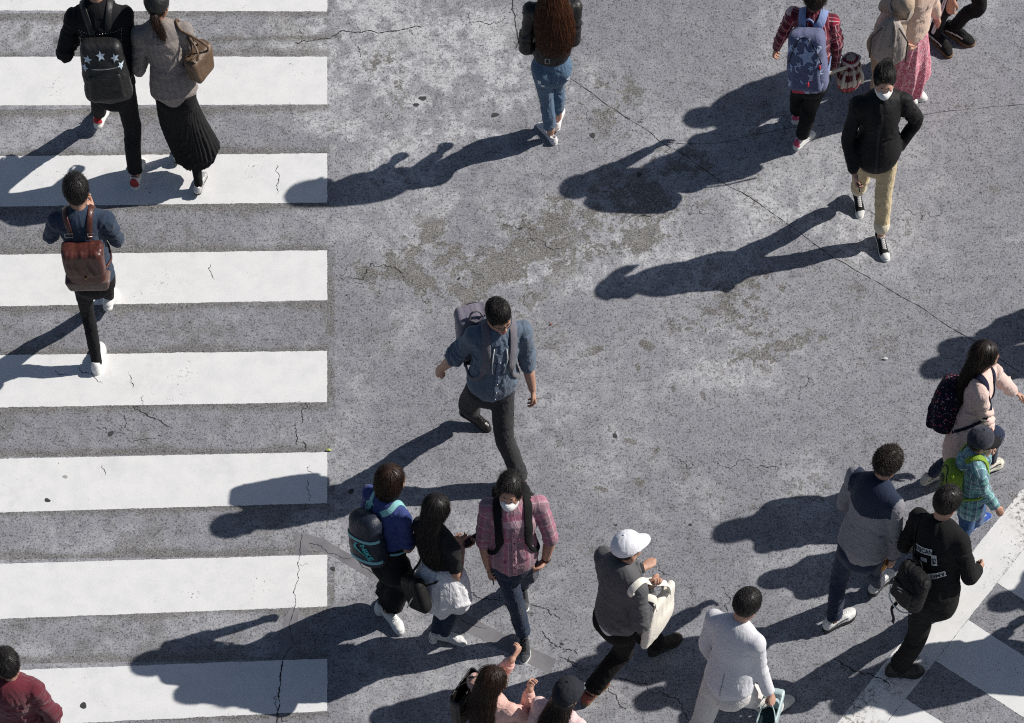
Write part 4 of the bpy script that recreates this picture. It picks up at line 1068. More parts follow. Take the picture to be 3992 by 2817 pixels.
        V, Qs = f.mesh(1); Vs = o + (V * k) @ R.T
        up = [Chain([A3(-.052, 0, sh + .012), A3(.01, 0, sh + .012), A3(.06, -sg * .003, sh + .012), A3(.125, -sg * .003, sh + .008), A3(.165, sg * .005, sh + .004)], [r0 * .92, r0 * .90, r0 * .92, r1 * .97, r2 * .93], [.8, .8, .8, .72, .62], side, 3),
              Chain([A3(-.046, 0, sh + .03), A3(-.044, 0, sh + .045), A3(-.040, 0, .075 if not hi else .115)], [r0 * .86, r0 * .82, r0 * .76], 1, side, 2),
              Chain([A3(-.02, 0, .070 if not hi else .112), A3(.03, 0, .066 if not hi else .075), A3(.075, 0, sh + .036), A3(.12, 0, sh + .022)], [r0 * .8, r0 * .78, r0 * .82, r1 * .7], [1, .8, .7, .6], side, 3)]
        if style == 'slip': up = up[:2]; up[1] = Chain([A3(-.046, 0, sh + .02), A3(-.046, 0, sh + .038)], [r0 * .86, r0 * .8], 1, side, 1)
        f = field_for(up, .0055, .012)
        for c in up: f.add(c, .015)
        f.A = np.maximum(f.A, (sh * .8 - f.ax[2])[None, None, :]).astype(np.float32)
        if style == 'slip': f.cut(Ell((-.002, 0, sh + .062), (.062, .030, .036)))
        else: f.cut(Chain([A3(-.016, 0, .078 if not hi else .108), A3(-.02, 0, .2)], [.030, .036], 1, side, 1))
        V, Q = f.mesh(1)
        N = normals(V, Q); V = V + N * (.0022 * np.sin(90 * V[:, 0] + 25 * V[:, 1]) * np.clip((V[:, 0] - .06) * 12, 0, 1))[:, None]
        mats = [upper]; mi = np.zeros(len(Q), int); cx = V[Q].mean(1)
        if heel is not None: mats.append(heel); mi[(cx[:, 0] < -.062) & (cx[:, 2] > sh + .012)] = len(mats) - 1
        if toe is not None: mats.append(toe); mi[(cx[:, 0] > .148)] = len(mats) - 1
        if stripe_ is not None: mats.append(stripe_); mi[(np.abs(cx[:, 2] - (sh + .022 + .12 * np.clip(cx[:, 0] - .02, -.1, .06))) < .0065) & (cx[:, 0] > -.05) & (cx[:, 0] < .105)] = len(mats) - 1
        ob = mesh_obj(name, o + (V * k) @ R.T, Q, None, s.root, mats=mats, midx=mi)
        mesh_obj('sole', Vs, Qs, sole, ob)
        if lace is not None:
            mb = MB(); bv = BVHTree.FromPolygons(V.tolist(), [tuple(x) for x in Q.tolist()])
            def proj(x, y):
                loc, *_ = bv.ray_cast(Vector((x, y, .3)), Vector((0, 0, -1)))
                return np.array(loc) + A3(0, 0, .002) if loc is not None else A3(x, y, sh + .05)
            xs = np.linspace(.045, .115, 5) if not hi else np.linspace(.028, .115, 7)
            for i, x in enumerate(xs):
                w = .017
                P = [proj(x + .004 * math.copysign(1, y), y) for y in np.linspace(-w, w, 5)]
                mb.tube([o + R @ (pp * k) for pp in P], .0032 * k, 5)
                if i + 1 < len(xs):
                    P = [proj(x + (xs[i + 1] - x) * tt, w * (2 * tt - 1)) for tt in np.linspace(0, 1, 4)]
                    mb.tube([o + R @ (pp * k) for pp in P], .0028 * k, 5)
            for sg2 in (1, -1):
                P = [proj(xs[0], 0), proj(xs[0] + .008, sg2 * .014) + A3(0, 0, .008), proj(xs[0] - .004, sg2 * .026) + A3(0, 0, .006), proj(xs[0] - .002, sg2 * .008)]
                mb.tube([o + R @ (pp * k) for pp in catmull(P, 3)], .0025 * k, 5)
            mb.build('laces', lace, ob)
        if label: ob['label'] = label
        s.parts['shoe' + q] = ob
        return ob

    # ---------------- hair
    def hair(s, mat, prims=(), cuts=(), n=1500, L=.035, steps=4, lift=.25, w=.0016, whorl=(-.055, .01, .10), grav=.8, rnd=.25, seed=1, vol=1.0, face=(.122, 0, -.052, .088, .088, .112), side_z=-.012, back_z=-.072, mass=True, h=.007, fringe=.034, wave=0, curl=0, capz=None):
        r = np.random.RandomState(seed)
        pr = [s.hE((-.012, 0, .034), np.array((.105, .085, .094)) * vol)] + list(prims)
        f = field_for(pr, h)
        for p in pr: f.add(p, getattr(p, 'k', .03))
        if face: x = s.hE(face[:3], face[3:]); f.cut(x, .008)
        if side_z is not None: f.cut(Box(s.hp(.085, 0, side_z - .15), np.array([.105, .2, .15]) * s.hs, .02, s.HR), .01)
        if back_z is not None: f.cut(Box(s.hp(-.1, 0, back_z - .15), np.array([.25, .25, .15]) * s.hs, .01, s.HR), .01)
        for c in cuts: f.cut(c, .01)
        if capz is not None: f.plane(s.hp(0, 0, capz), unit(s.HR[:, 2] + s.HR[:, 0] * .10))
        V, Q = f.mesh(1); N = normals(V, Q)
        kd = KDTree(len(V))
        for i, x in enumerate(V): kd.insert(x, i)
        kd.balance()
        wh = s.hp(*whorl)
        rt = r.randint(0, len(V), n * 2)
        rt = rt[((V[rt] - s.hd0) @ s.HR[:, 2] > -1)][:n]
        p = V[rt] + N[rt] * (-.001); P = [p]; nn = N[rt]
        rv = r.normal(size=(len(rt), 3)) * rnd
        fly = np.where(r.rand(len(rt)) < .08, r.uniform(1.5, 3.2, len(rt)), 1.0)
        ph = r.uniform(0, 6.28, len(rt))
        ln = L * r.uniform(.6, 1.25, len(rt)) / steps
        U = s.HR[:, 2] * .4 + A3(0, 0, .6)
        for st in range(steps):
            d = p - wh; dd = np.linalg.norm(d, axis=1)[:, None]
            d = d / (dd + 1e-6) * np.clip(.16 - dd, .15, .1) * 8 - U * grav + rv
            if curl: d = d + curl * np.stack([np.sin(ph + st * 1.6), np.cos(ph + st * 1.6), np.sin(2 * ph + st)], 1)
            d -= nn * (d * nn).sum(1)[:, None]
            d /= np.linalg.norm(d, axis=1)[:, None] + 1e-6
            p = p + (d + nn * (lift * fly)[:, None] * (1 if st else .6)) * ln[:, None]
            idx = np.array([kd.find(x)[1] for x in p]); c = V[idx]; nn = N[idx]
            dep = ((p - c) * nn).sum(1)
            near = np.linalg.norm(p - c, axis=1) < .03
            p = p + nn * np.where(near, np.clip(.0015 - dep, 0, .02), 0)[:, None]
            if wave: p = p + s.HR[:, 1] * (wave * np.sin(p @ s.HR[:, 2] * 70 + ph * .4))[:, None]
            P.append(p)
        P = np.stack(P, 1)
        if fringe is not None:
            q = (P - s.hd0) @ s.HR / s.hs
            bad = ((q[:, :, 0] > .045) & (q[:, :, 2] < fringe) & (q[:, :, 2] > -.2) & (np.abs(q[:, :, 1]) < .066)).any(1)
            P = P[~bad]; rt = rt[~bad]
        if capz is not None:
            q = (P - s.hd0) @ s.HR / s.hs; bad = ((q[:, :, 2] + .1 * q[:, :, 0] > capz - .004) & (np.abs(q[:, :, 0]) < .2)).any(1); P = P[~bad]; rt = rt[~bad]
        m, k = P.shape[:2]
        T = np.gradient(P, axis=1); T /= np.linalg.norm(T, axis=2)[:, :, None] + 1e-9
        n0 = N[rt][:, None, :].repeat(k, 1)
        S = np.cross(T, n0); S /= np.linalg.norm(S, axis=2)[:, :, None] + 1e-9
        B = np.cross(S, T)
        ww = (w * s.hs * np.linspace(1, .3, k))[None, :, None] * r.uniform(.6, 1.4, m)[:, None, None]
        VV = np.stack([P + S * ww, P + B * ww * .8, P - S * ww], 2)          # m,k,3,3
        base = np.arange(m)[:, None, None] * (k * 3) + np.arange(k - 1)[None, :, None] * 3
        j = np.arange(3)[None, None, :]; j2 = (j + 1) % 3
        F = np.stack([base + j, base + j2, base + 3 + j2, base + 3 + j], 3).reshape(-1, 4)
        tone = np.concatenate([np.full(len(V), .12), np.clip(r.beta(1.3, 2.2, m), 0, 1).repeat(k * 3)])
        o = mesh_obj('hair', np.vstack([V, VV.reshape(-1, 3)]), np.vstack([Q, F + len(V)]), mat, s.root, attrs={'tone': tone})
        s.parts['hair'] = o
        return o

def ell_mesh(c, r, R, nu=12, nv=8):
    V = []; 
    for i in range(nv + 1):
        a = math.pi * i / nv
        for k in range(nu):
            b = 2 * math.pi * k / nu
            V.append(c + R @ (np.array([math.sin(a) * math.cos(b), math.sin(a) * math.sin(b), math.cos(a)]) * r))
    Q = [(i * nu + k, i * nu + (k + 1) % nu, (i + 1) * nu + (k + 1) % nu, (i + 1) * nu + k) for i in range(nv) for k in range(nu)]
    return np.array(V), Q

# ------------------------------------------------------------------ accessories
class Fr:
    """local frame for bags: x across, y outwards, z up"""
    def __init__(s, o, x, y, z): s.o = np.asarray(o, float); s.R = np.stack([unit(x), unit(y), unit(z)], 1)
    def P(s, *c): return s.o + s.R @ A3(*c)
    def box(s, c, half, rnd, taper=0): return Box(s.P(*c), half, rnd, s.R, taper)
    def ell(s, c, r): return Ell(s.P(*c), r, s.R)
    def chain(s, pts, r, q=1.0, sub=3, side=(1, 0, 0), **k): return Chain([s.P(*p) for p in pts], r, q, s.R @ A3(*side), sub, **k)

def surf(bv, o, d, default=.12):
    loc, *_ = bv.ray_cast(Vector(o), Vector(d), .6)
    return default if loc is None else np.linalg.norm(np.array(loc) - o)

def outer_dist(bv, o, d, far=.6):
    """distance from o to the outermost hit along d"""
    p = o + d * far
    loc, *_ = bv.ray_cast(Vector(p), Vector(-d), far)
    return .12 if loc is None else far - np.linalg.norm(np.array(loc) - p)

def thing(name, loc, label, cat, group=None):
    return tag(empty(name, loc), label, cat, group)

def shoulder_straps(p, fr, root, mat, w, h, d, bv, width=.05, thick=.010, name='strap', lat=.09, sides=(1, -1), back=None):
    for sg in sides:
        c = [fr.P(sg * .055, -d / 2 + .015, h / 2 - .035), p.cp(-.085, sg * lat * .85, .015), p.cp(.005, sg * lat, .05), p.cp(.10, sg * lat * 1.1, -.06), p.cp(.13, sg * lat * 1.15, -.17), p.cp(.11, sg * (lat + .045), -.30), p.cp(.02, sg * .18, -.37), fr.P(sg * (w / 2 - .01), -d / 2 + .01, -h / 2 + .07)]
        x = np.arange(57) / 8.
        strap(name, c, bv, mat, root, width * (1 - .55 * np.clip((x - 4.3) * 2.5, 0, 1)), thick, off=.003, free=(0, -1), n=8)

def backpack(p, label, mat, w=.30, h=.42, d=.15, t=.62, lf=0, drop=0, tilt=0, strapm=None, pocket=True, pocketm=None, rnd=.05, width=.05, straps=(1, -1), seed=0, name='backpack', taper=.08, zipm=None, lat=.09, roll=0):
    bv = bvh_of(p.parts['top'])
    f = -p.f
    base = p.tp(t, 0, lf)
    dist = outer_dist(bv, base, f)
    up = unit(p.up + f * tilt + p.l * roll); y = orth(f, up); x = np.cross(y, up)
    x = p.l if np.dot(x, p.l) > 0 else x
    x = orth(p.l, up); x = orth(x, y)
    o = base + f * (dist + d * .5 - .012) - up * drop
    fr = Fr(o, x, y, up); root = thing(name, (*o[:2], o[2]), label, 'backpack')
    pr = [fr.box((0, 0, 0), (w / 2, d / 2, h / 2), rnd, taper), fr.ell((0, d * .22, -h * .10), (w * .44, d * .42, h * .40))]
    pr[1].k = .05
    def post(V, Q, uv): return folds(V, Q, uv, .006, 77 + seed, (.25, .12), (), .8, .6)
    body = blob('pack_body', pr, mat, root, h=.009, k=.02, post=post)
    if pocket:
        q = [fr.box((0, d * .46, -h * .20), (w * .40, d * .20, h * .24), .03, .05)]
        blob('front_pocket', q, pocketm or mat, root, h=.008, post=lambda V, Q, uv: folds(V, Q, uv, .004, 5 + seed, (.2, .09), (), .8))
    pv = bvh_of(body)
    sm = strapm or mat
    shoulder_straps(p, fr, root, sm, w, h, d, bv, width=width, sides=straps, lat=lat)
    a = np.linspace(-1, 1, 9)
    V, Q = tube_mesh([fr.P(.05 * x_, -d / 2 + .01, h / 2 - .02 + .055 * math.sqrt(max(0, 1 - x_ * x_)) + .01) for x_ in a], .008, 6)
    mesh_obj('handle', V, Q, sm, root)
    if zipm is not None:
        P = []
        for x_ in np.linspace(-1, 1, 21):
            zz = h * .46 - abs(x_) ** 2.4 * h * .42; b0 = fr.P(x_ * w * .42, d * 1.2, zz)
            loc, *_ = pv.find_nearest(Vector(fr.P(x_ * w * .40, d * .38, zz))); P.append(np.array(loc) + y * .003)
        V, Q = tube_mesh(catmull(P, 2), .005, 6); mesh_obj('zipper', V, Q, zipm, root)
    return root, fr, body, pv

def cap(p, mat, brimm=None, brim=True, z=.022, vol=1.0, back=0, name='cap', buttonm=None, brim_l=.075):
    pr = [p.hE((-.010, 0, .040), np.array((.110, .090, .098)) * vol)]
    f = field_for(pr, .006); f.add(pr[0], 0)
    n = p.HR[:, 2] + p.HR[:, 0] * .10
    f.plane(p.hp(0, 0, z), -unit(n))
    V, Q = f.mesh(1); N = normals(V, Q)
    loc = (V - p.hd0) @ p.HR / p.hs; ang = np.arctan2(loc[:, 1], loc[:, 0])
    V = V + N * (-.0022 * np.exp(-(np.sin(3 * ang) / .10) ** 2) * (loc[:, 2] < .13) + .0022 * snoise(ang * 1.2, loc[:, 2] * 18, 9))[:, None]
    o = mesh_obj(name, V, Q, mat, p.root)
    V, Q = ell_mesh(p.hp(-.012, 0, .138 * vol), np.array([.008, .008, .005]), p.HR, 8, 6); mesh_obj('button', V, Q, buttonm or mat, o)
    if brim:
        rows = []
        for i in range(7):
            u = i / 6.
            for j in range(15):
                a = (j / 14. - .5) * 2.3; r0 = .092 * vol
                rx, ry = math.cos(a), math.sin(a)
                e = (1 - (abs(j / 14. - .5) * 2) ** 2.6) * brim_l
                rows.append(p.hp(-.008 + rx * (r0 + .012) + e * u, ry * (.088 * vol) * (1 - .04 * u), z + .012 - .18 * e * u - .10 * (ry * .09) ** 2 * 30 * .3 - .012 * u))
        T = np.array(rows); nrm = p.HR[:, 2] * .0045
        nn = len(T); F = []
        for i in range(6):
            for j in range(14):
                a = i * 15 + j; F += [(a, a + 15, a + 16, a + 1), (nn + a, nn + a + 1, nn + a + 16, nn + a + 15)]
        edge = [0 * 15 + j for j in range(15)] + [i * 15 + 14 for i in range(1, 7)] + [6 * 15 + j for j in range(13, -1, -1)] + [i * 15 for i in range(5, 0, -1)]
        for i in range(len(edge)):
            a, b = edge[i], edge[(i + 1) % len(edge)]; F.append((a, b, nn + b, nn + a))
        mesh_obj('brim', np.vstack([T + nrm, T - nrm]), F, brimm or mat, o)
    return o

def face_mask(p):
    m = M(cloth, 'mask_paper', (.80, .80, .80), var=.05, wr=.2)
    pr = [p.hE((.030, 0, -.052), (.072, .067, .066)), p.hE((.090, 0, -.038), (.034, .034, .036))]; pr[1].k = .04
    f = field_for(pr, .005)
    for x in pr: f.add(x, .03)
    F, L, U = p.HR.T
    f.plane(p.hp(.020, 0, 0), -F); f.plane(p.hp(.09, 0, -.012), unit(U + F * .12)); f.plane(p.hp(.06, 0, -.108), unit(-U + F * .1))
    V, Q = f.mesh(2); N = normals(V, Q); z = ((V - p.hd0) @ U) / p.hs
    V = V + N * (.0016 * np.sin(z * 420))[:, None]
    o = mesh_obj('mask', V, Q, m, p.root)
    for sg in (1, -1):
        for z0, z1 in ((-.02, -.002), (-.095, -.03)):
            V, Q = tube_mesh(catmull([p.hp(.028, sg * .062, z0), p.hp(.008, sg * .076, (z0 + z1) / 2), p.hp(-.008, sg * .083, z1)], 4), .0018, 5); mesh_obj('ear_loop', V, Q, LACE_W, o)

def glasses(p):
    m = M(plain, 'black_acetate', (.012, .012, .012), .25); mb = MB()
    for sg in (1, -1):
        P = [p.hp(.100 + .0 * i - (.010 if (0.031 + .022 * cx) > .045 else 0), sg * (.031 + .022 * cx), .001 + .015 * cz) for i, (cx, cz) in enumerate(((-1, .8), (0, 1), (1, .8), (1.05, 0), (.85, -.9), (0, -1), (-.85, -.9), (-1.05, 0), (-1, .8)))]
        mb.tube(catmull(P, 3), .0021, 5)
        mb.tube(catmull([p.hp(.090, sg * .054, .006), p.hp(.05, sg * .078, .006), p.hp(.0, sg * .086, .004), p.hp(-.012, sg * .084, -.01)], 3), .0020, 5)
    mb.tube(catmull([p.hp(.101, .010, .004), p.hp(.106, 0, .007), p.hp(.101, -.010, .004)], 3), .002, 5)
    return mb.build('glasses', m, p.root)

def collar(p, mat, gap=.35, r=(.078, .072), h=.042, up=.012, name='collar', flare=.55, t=1.01, fw=-.008, drop=.035):
    P, N = [], []
    c = p.tp(t, fw)
    for a in np.linspace(gap, 2 * math.pi - gap, 30):
        o = p.f * math.cos(a) * r[0] * p.g + p.l * math.sin(a) * r[1] * p.g
        fr_ = max(0, math.cos(a))
        P.append(c + o + p.up * (up - fr_ * drop) * p.s); N.append(unit(unit(o) * 1.0 + p.up * flare))
    V, Q = ribbon_mesh(P, N, h * p.s, .007)
    return mesh_obj(name, V, Q, mat, p.root, attrs={'cuv': np.repeat(np.stack([np.zeros(30), np.arange(30) * .012, np.zeros(30)], 1), 8, 0)})

def cuff(p, q, mat, t=1.1, r=.052, w=.05, name='cuff'):
    j = p.J; S, E, W = j['S' + q], j['E' + q], j['W' + q]
    at = lambda t: S + (E - S) * t if t <= 1 else E + (W - E) * (t - 1)
    a, b = at(t - .02), at(t + w / (.15 * p.H) - .02)
    r = r * .90
    c = Chain([a, (a + b) / 2, b], np.array([r * .98, r * 1.03, r]) * p.g, 1, p.f, 2, cap0=True, cap1=True, cid=3)
    return blob(name, [c], mat, p.root, h=.008, post=lambda V, Q, uv: folds(V, Q, uv, .003, 11, (.1, .05)))

def on_front(p, bv, name, w, h, fw_up, lf, mat, off=.004, sgn=1, n=4):
    """flat patch on the chest (sgn 1) or back (-1); fw_up is metres above (+) the neck base"""
    o = p.cp(.0, lf, fw_up)
    u = -p.l * sgn if sgn > 0 else -p.l
    u = np.cross(p.up, p.f * sgn)
    return decal(name, grid2d(w, h, n, n), o + p.f * sgn * .15, u, p.up, bv, mat, p.root, off, .5)

def leg_cuff(p, q, mat, t=1.72, r=.066, w=.04):
    j = p.J; k, a = j['K' + q], j['A' + q]; x = k + (a - k) * (t - 1); d = unit(a - k)
    c = Chain([x - d * w * .5, x, x + d * w * .5], np.array([r * .98, r * 1.04, r]) * p.g, 1, p.hl, 2, cap0=True, cap1=True, cid=3)
    return blob('trouser_cuff', [c], mat, p.root, h=.008, post=lambda V, Q, uv: folds(V, Q, uv, .002, 3, (.1, .05)))

def phone(p, q, label, mat=None, up=None):
    o, X, T, Z = p.grip[q]
    up = unit(X * .8 + T * .3) if up is None else unit(up); n = orth(-Z, up); x = np.cross(up, n)
    fr = Fr(o, x, n, up); m = mat or M(plain, 'phone_black', (.012, .012, .014), .15, bump=0)
    root = thing('phone', o, label, 'phone')
    blob('phone_body', [fr.box((0, 0, 0), (.036, .0045, .072), .004)], m, root, h=.004, k=.002)
    V = [fr.P(x_, .0052, z_) for x_, z_ in ((-.032, -.066), (.032, -.066), (.032, .066), (-.032, .066))]
    mesh_obj('screen', V, [(0, 1, 2, 3)], M(plain, 'phone_glass', (.02, .022, .03), .06, bump=0), root, smooth=False)
    return root

# ------------------------------------------------------------------ the crowd
def zone(o, p, fn, mat):
    me = o.data; V, _ = world_mesh(o)
    cid = np.zeros(len(V) * 3, np.float32); me.attributes['cuv'].data.foreach_get('vector', cid); cid = cid.reshape(-1, 3)
    w = V - p.J['N']; fw, lf, up = w @ p.f / p.s, w @ p.l / p.s, w @ p.up / p.s
    m = fn(fw, lf, up, cid[:, 2])
    me.materials.append(mat); k = len(me.materials) - 1
    li = np.empty(len(me.loops), np.int32); me.loops.foreach_get('vertex_index', li)
    st = np.empty(len(me.polygons), np.int32); me.polygons.foreach_get('loop_start', st)
    mi = np.empty(len(me.polygons), np.int32); me.polygons.foreach_get('material_index', mi)
    mi[m[li[st]]] = k; me.polygons.foreach_set('material_index', mi); me.update()

def long_mass(p, L=.36, w=.105, back=.085, top_w=.09, q=.5, lf=0, tip=.06, mid=None):
    k = Chain([p.hp(-.045, 0, .05), p.hp(-.075, 0, -.05), p.cp(-back - .02, lf * .4, -.04), p.cp(-back - .03, lf * .8, -L * .6), p.cp(-back - .015, lf, -L)], np.array([top_w, top_w * 1.02, w, w, tip]) * p.s, [.9, .75, q, q * .9, q * .8], p.l, 4)
    k.k = .04
    return [k]

BLK = M(cloth, 'black_cotton', (.012, .012, .013), var=.3); BLK2 = M(cloth, 'soft_black', (.018, .018, .019), var=.3)
SHOEW = M(leather, 'white_leather', (.74, .74, .73), .5, .3, .06, .3); RED = M(leather, 'red_leather', (.42, .02, .03), .5)
NAVYJ = M(cloth, 'dark_indigo_denim', srgb('#1c2740'), var=.35); GOLD = M(plain, 'brass', (.55, .38, .14), .3, 1)
CHROME = METAL

def who_studs():
    p = Person('studs', 'person in a studded black jacket and black trousers with a star backpack', g=1.0, pitch=12)
    p.body(dict(curl=.5), dict(curl=.5)); p.hair(BLACK_HAIR, seed=1)
    o = p.top('jacket', M(cloth, 'black_twill', (.012, .012, .014), var=.35, sheen=.3), hem=-.02, ease=.016, fold=.012, arm_r=(.062, .063, .058, .055, .044), seed=1)
    collar(p, M(cloth, 'black_twill', 0), .5, (.085, .08), .055, .01)
    p.trousers(M(cloth, 'black_chino', (.014, .014, .016)), p.REG, 1.9, fold=.008, seed=1)
    for q in 'LR': p.shoe(q, SHOEW, RUBBER_W, 'sneaker', heel=RED, lace=LACE_W, label='white sneaker with a red heel')
    bv = bvh_of(o); mb = MB()
    def st(lf, up):
        loc, no, *_ = bv.ray_cast(Vector(p.cp(-.5, lf, up)), Vector(p.f), .8)
        if loc is not None: mb.add(*ell_mesh(np.array(loc) + np.array(no) * .001, np.array([.004, .004, .004]), np.eye(3), 6, 4))
    for i in range(17): st(-.155 + i * .0194, -.10)
    for i in range(7):
        for sg in (1, -1): st(sg * (.15 - .004 * i), -.115 - .019 * i)
    mb.build('stud_rows', CHROME, p.root)
    root, fr, body, pv = backpack(p, 'black leather backpack with pale blue stars on its flap', M(leather, 'black_bag_leather', (.016, .016, .017), .48), .34, .44, .16, t=.42, drop=.02, rnd=.06, pocketm=M(leather, 'black_bag_leather', 0), zipm=None, seed=3)
    sm = M(plain, 'pale_blue_patch', (.60, .70, .80), .5)
    for x, z, r, a in ((0, .145, .038, .1), (.105, .125, .035, .25), (-.105, .125, .035, -.3), (.14, .065, .030, .5), (-.14, .065, .032, -.4)):
        decal('star', star2d(r, a, (x, z)), fr.P(0, .20, 0), -fr.R[:, 0], fr.R[:, 2], pv, sm, root, .004, .6)
    V, Q = tube_mesh([fr.P(x, .100 - abs(x) ** 2 * 1.5, .055) for x in np.linspace(-.13, .13, 14)], .005, 6); mesh_obj('zipper', V, Q, CHROME, root)

def who_blazer():
    p = Person('blazer', 'person in a grey checked blazer and long black pleated skirt', g=.98, fem=True, pitch=8)
    p.J['KL'], p.J['KR'] = (p.J['HL'] + p.J['AL']) / 2 + p.f * .02, (p.J['HR'] + p.J['AR']) / 2 + p.f * .02
    p.body(dict(curl=.5), dict(curl=.5))
    ck = M(cloth, 'grey_check_wool', srgb('#8a827e'), var=.15, mottle=(srgb('#625c5a'), .5), plaid=[(0, .05, 0, .0035, '#b9a9a2', .55), (1, .05, 0, .0035, '#b9a9a2', .5), (0, .05, .025, .006, '#6a625f', .35), (1, .05, .025, .006, '#6a625f', .3)])
    p.top('blazer', ck, hem=.0, ease=.012, flare=.022, fold=.008, arm_r=(.062, .060, .055, .052, .044), seed=4)
    collar(p, ck, .6, (.078, .074), .05, .0)
    p.skirt(BLK2, p.J['P'] * [1, 1, 0] + A3(.11, -.05, .26), .185, .75, pleats=40, amp=.008, mid=p.J['P'] * [1, 1, 0] + A3(.02, -.01, .55), fold=.006)
    sv = M(plain, 'silver_glitter', (.62, .62, .62), .35, .6, var=.5, scale=300)
    for q in 'LR': p.shoe(q, sv, RUBBER_B, 'slip')
    p.trousers(BLK, p.TIGHT, 2.02, name='tights')
    pony = Chain([p.hp(-.09, 0, .0), p.hp(-.125, 0, -.03), p.cp(-.10, -.02, .03), p.cp(-.105, -.035, -.035)], np.array([.026, .028, .026, .008]), 1, p.l, 4); pony.k = .015
    p.hair(BROWN_HAIR, [pony], n=1300, L=.07, steps=5, seed=2, back_z=-.25, capz=.008)
    cap(p, M(leather, 'black_cap_leather', (.014, .014, .015), .5), z=-.005, vol=1.10)
    # shoulder bag
    br = M(leather, 'taupe_leather', srgb('#66513f'), .5); bv = bvh_of(p.parts['top'])
    o = p.tp(.50, -.05, -.265); fr = Fr(o, unit(p.f * .75 - p.l * .55), unit(-p.l * .75 - p.f * .6), A3(0, 0, 1))
    root = thing('handbag', o, 'taupe leather handbag hanging from the shoulder of the checked blazer', 'handbag')
    b = blob('bag_body', [fr.box((0, 0, -.02), (.115, .060, .090), .035, -.14)], br, root, h=.007, post=lambda V, Q, uv: folds(V, Q, uv, .007, 8, (.15, .1), (), .8, .7))
    for y in (.045, -.045):
        c = [fr.P(.07, y, .06), fr.P(.045, y, .14), p.cp(-.04, -.15, .0), p.cp(.0, -.14, .035), p.cp(.03, -.15, .0), fr.P(-.03, y * .5, .14), fr.P(-.07, y, .06)]
        strap('handle', c, bv, br, root, .018, .008, off=.004 if y > 0 else .012, free=(0, 1, 5, 6), n=6)
    V, Q = tube_mesh([fr.P(x, .0, .070 - .15 * x * x) for x in np.linspace(-.085, .085, 9)], .003, 6); mesh_obj('zipper', V, Q, M(plain, 'dark_zip', (.08, .06, .045), .4), root)

def who_denim():
    p = Person('denim', 'person in a dark denim jacket carrying a brown leather backpack', pitch=14, g=.98)
    p.body(dict(curl=.7, fwd=p.up * .7 + p.f * .3 - p.l), dict(curl=.7, fwd=p.up * .8 + p.f * .3 + p.l * .7)); p.hair(BLACK_HAIR, seed=3, vol=1.07, n=1900, whorl=(-.05, -.015, .09), L=.045)
    dn = M(cloth, 'blue_black_denim', srgb('#303e52'), var=.4, mottle=(srgb('#1d2838'), .7))
    p.top('jacket', dn, hem=-.04, ease=.010, fold=.013, arm_r=(.060, .060, .056, .052, .043), seed=5)
    collar(p, dn, .4, (.082, .078), .05, .006)
    p.trousers(M(cloth, 'black_denim', (.013, .013, .015)), p.SLIM, 2.03, fold=.008, seed=5)
    for q in 'LR': p.shoe(q, SHOEW, RUBBER_W, 'sneaker', lace=LACE_W)
    lt = M(leather, 'chestnut_leather', srgb('#57302a'), .36, .5, .35, .5); tb = M(leather, 'taupe_base', srgb('#75605a'), .45)
    root, fr, body, pv = backpack(p, 'chestnut brown leather backpack with a buckled flap', lt, .29, .33, .13, t=.46, drop=.0, rnd=.03, pocket=False, strapm=lt, width=.044, seed=4, taper=-.10)
    blob('flap', [fr.box((0, .028, .055), (.148, .066, .105), .035, -.03)], lt, root, h=.008, post=lambda V, Q, uv: folds(V, Q, uv, .008, 9, (.12, .3), (), .9, .5))
    blob('base_panel', [fr.box((0, .012, -.135), (.160, .068, .042), .02, -.1)], tb, root, h=.008)
    V, Q = ell_mesh(fr.P(0, .098, -.035), np.array([.011, .011, .006]), fr.R, 10, 6); mesh_obj('clasp', V, Q, GOLD, root)
    for sg in (1, -1):
        mb = MB(); c = p.cp(-.095, sg * .085, -.06); n = -p.f; x, z = p.l * .03, p.up * .016
        mb.tube([c + n * .03 + x + z, c + n * .03 - x + z, c + n * .03 - x - z, c + n * .03 + x - z, c + n * .03 + x + z], .0035, 5); mb.build('buckle', CHROME, root)

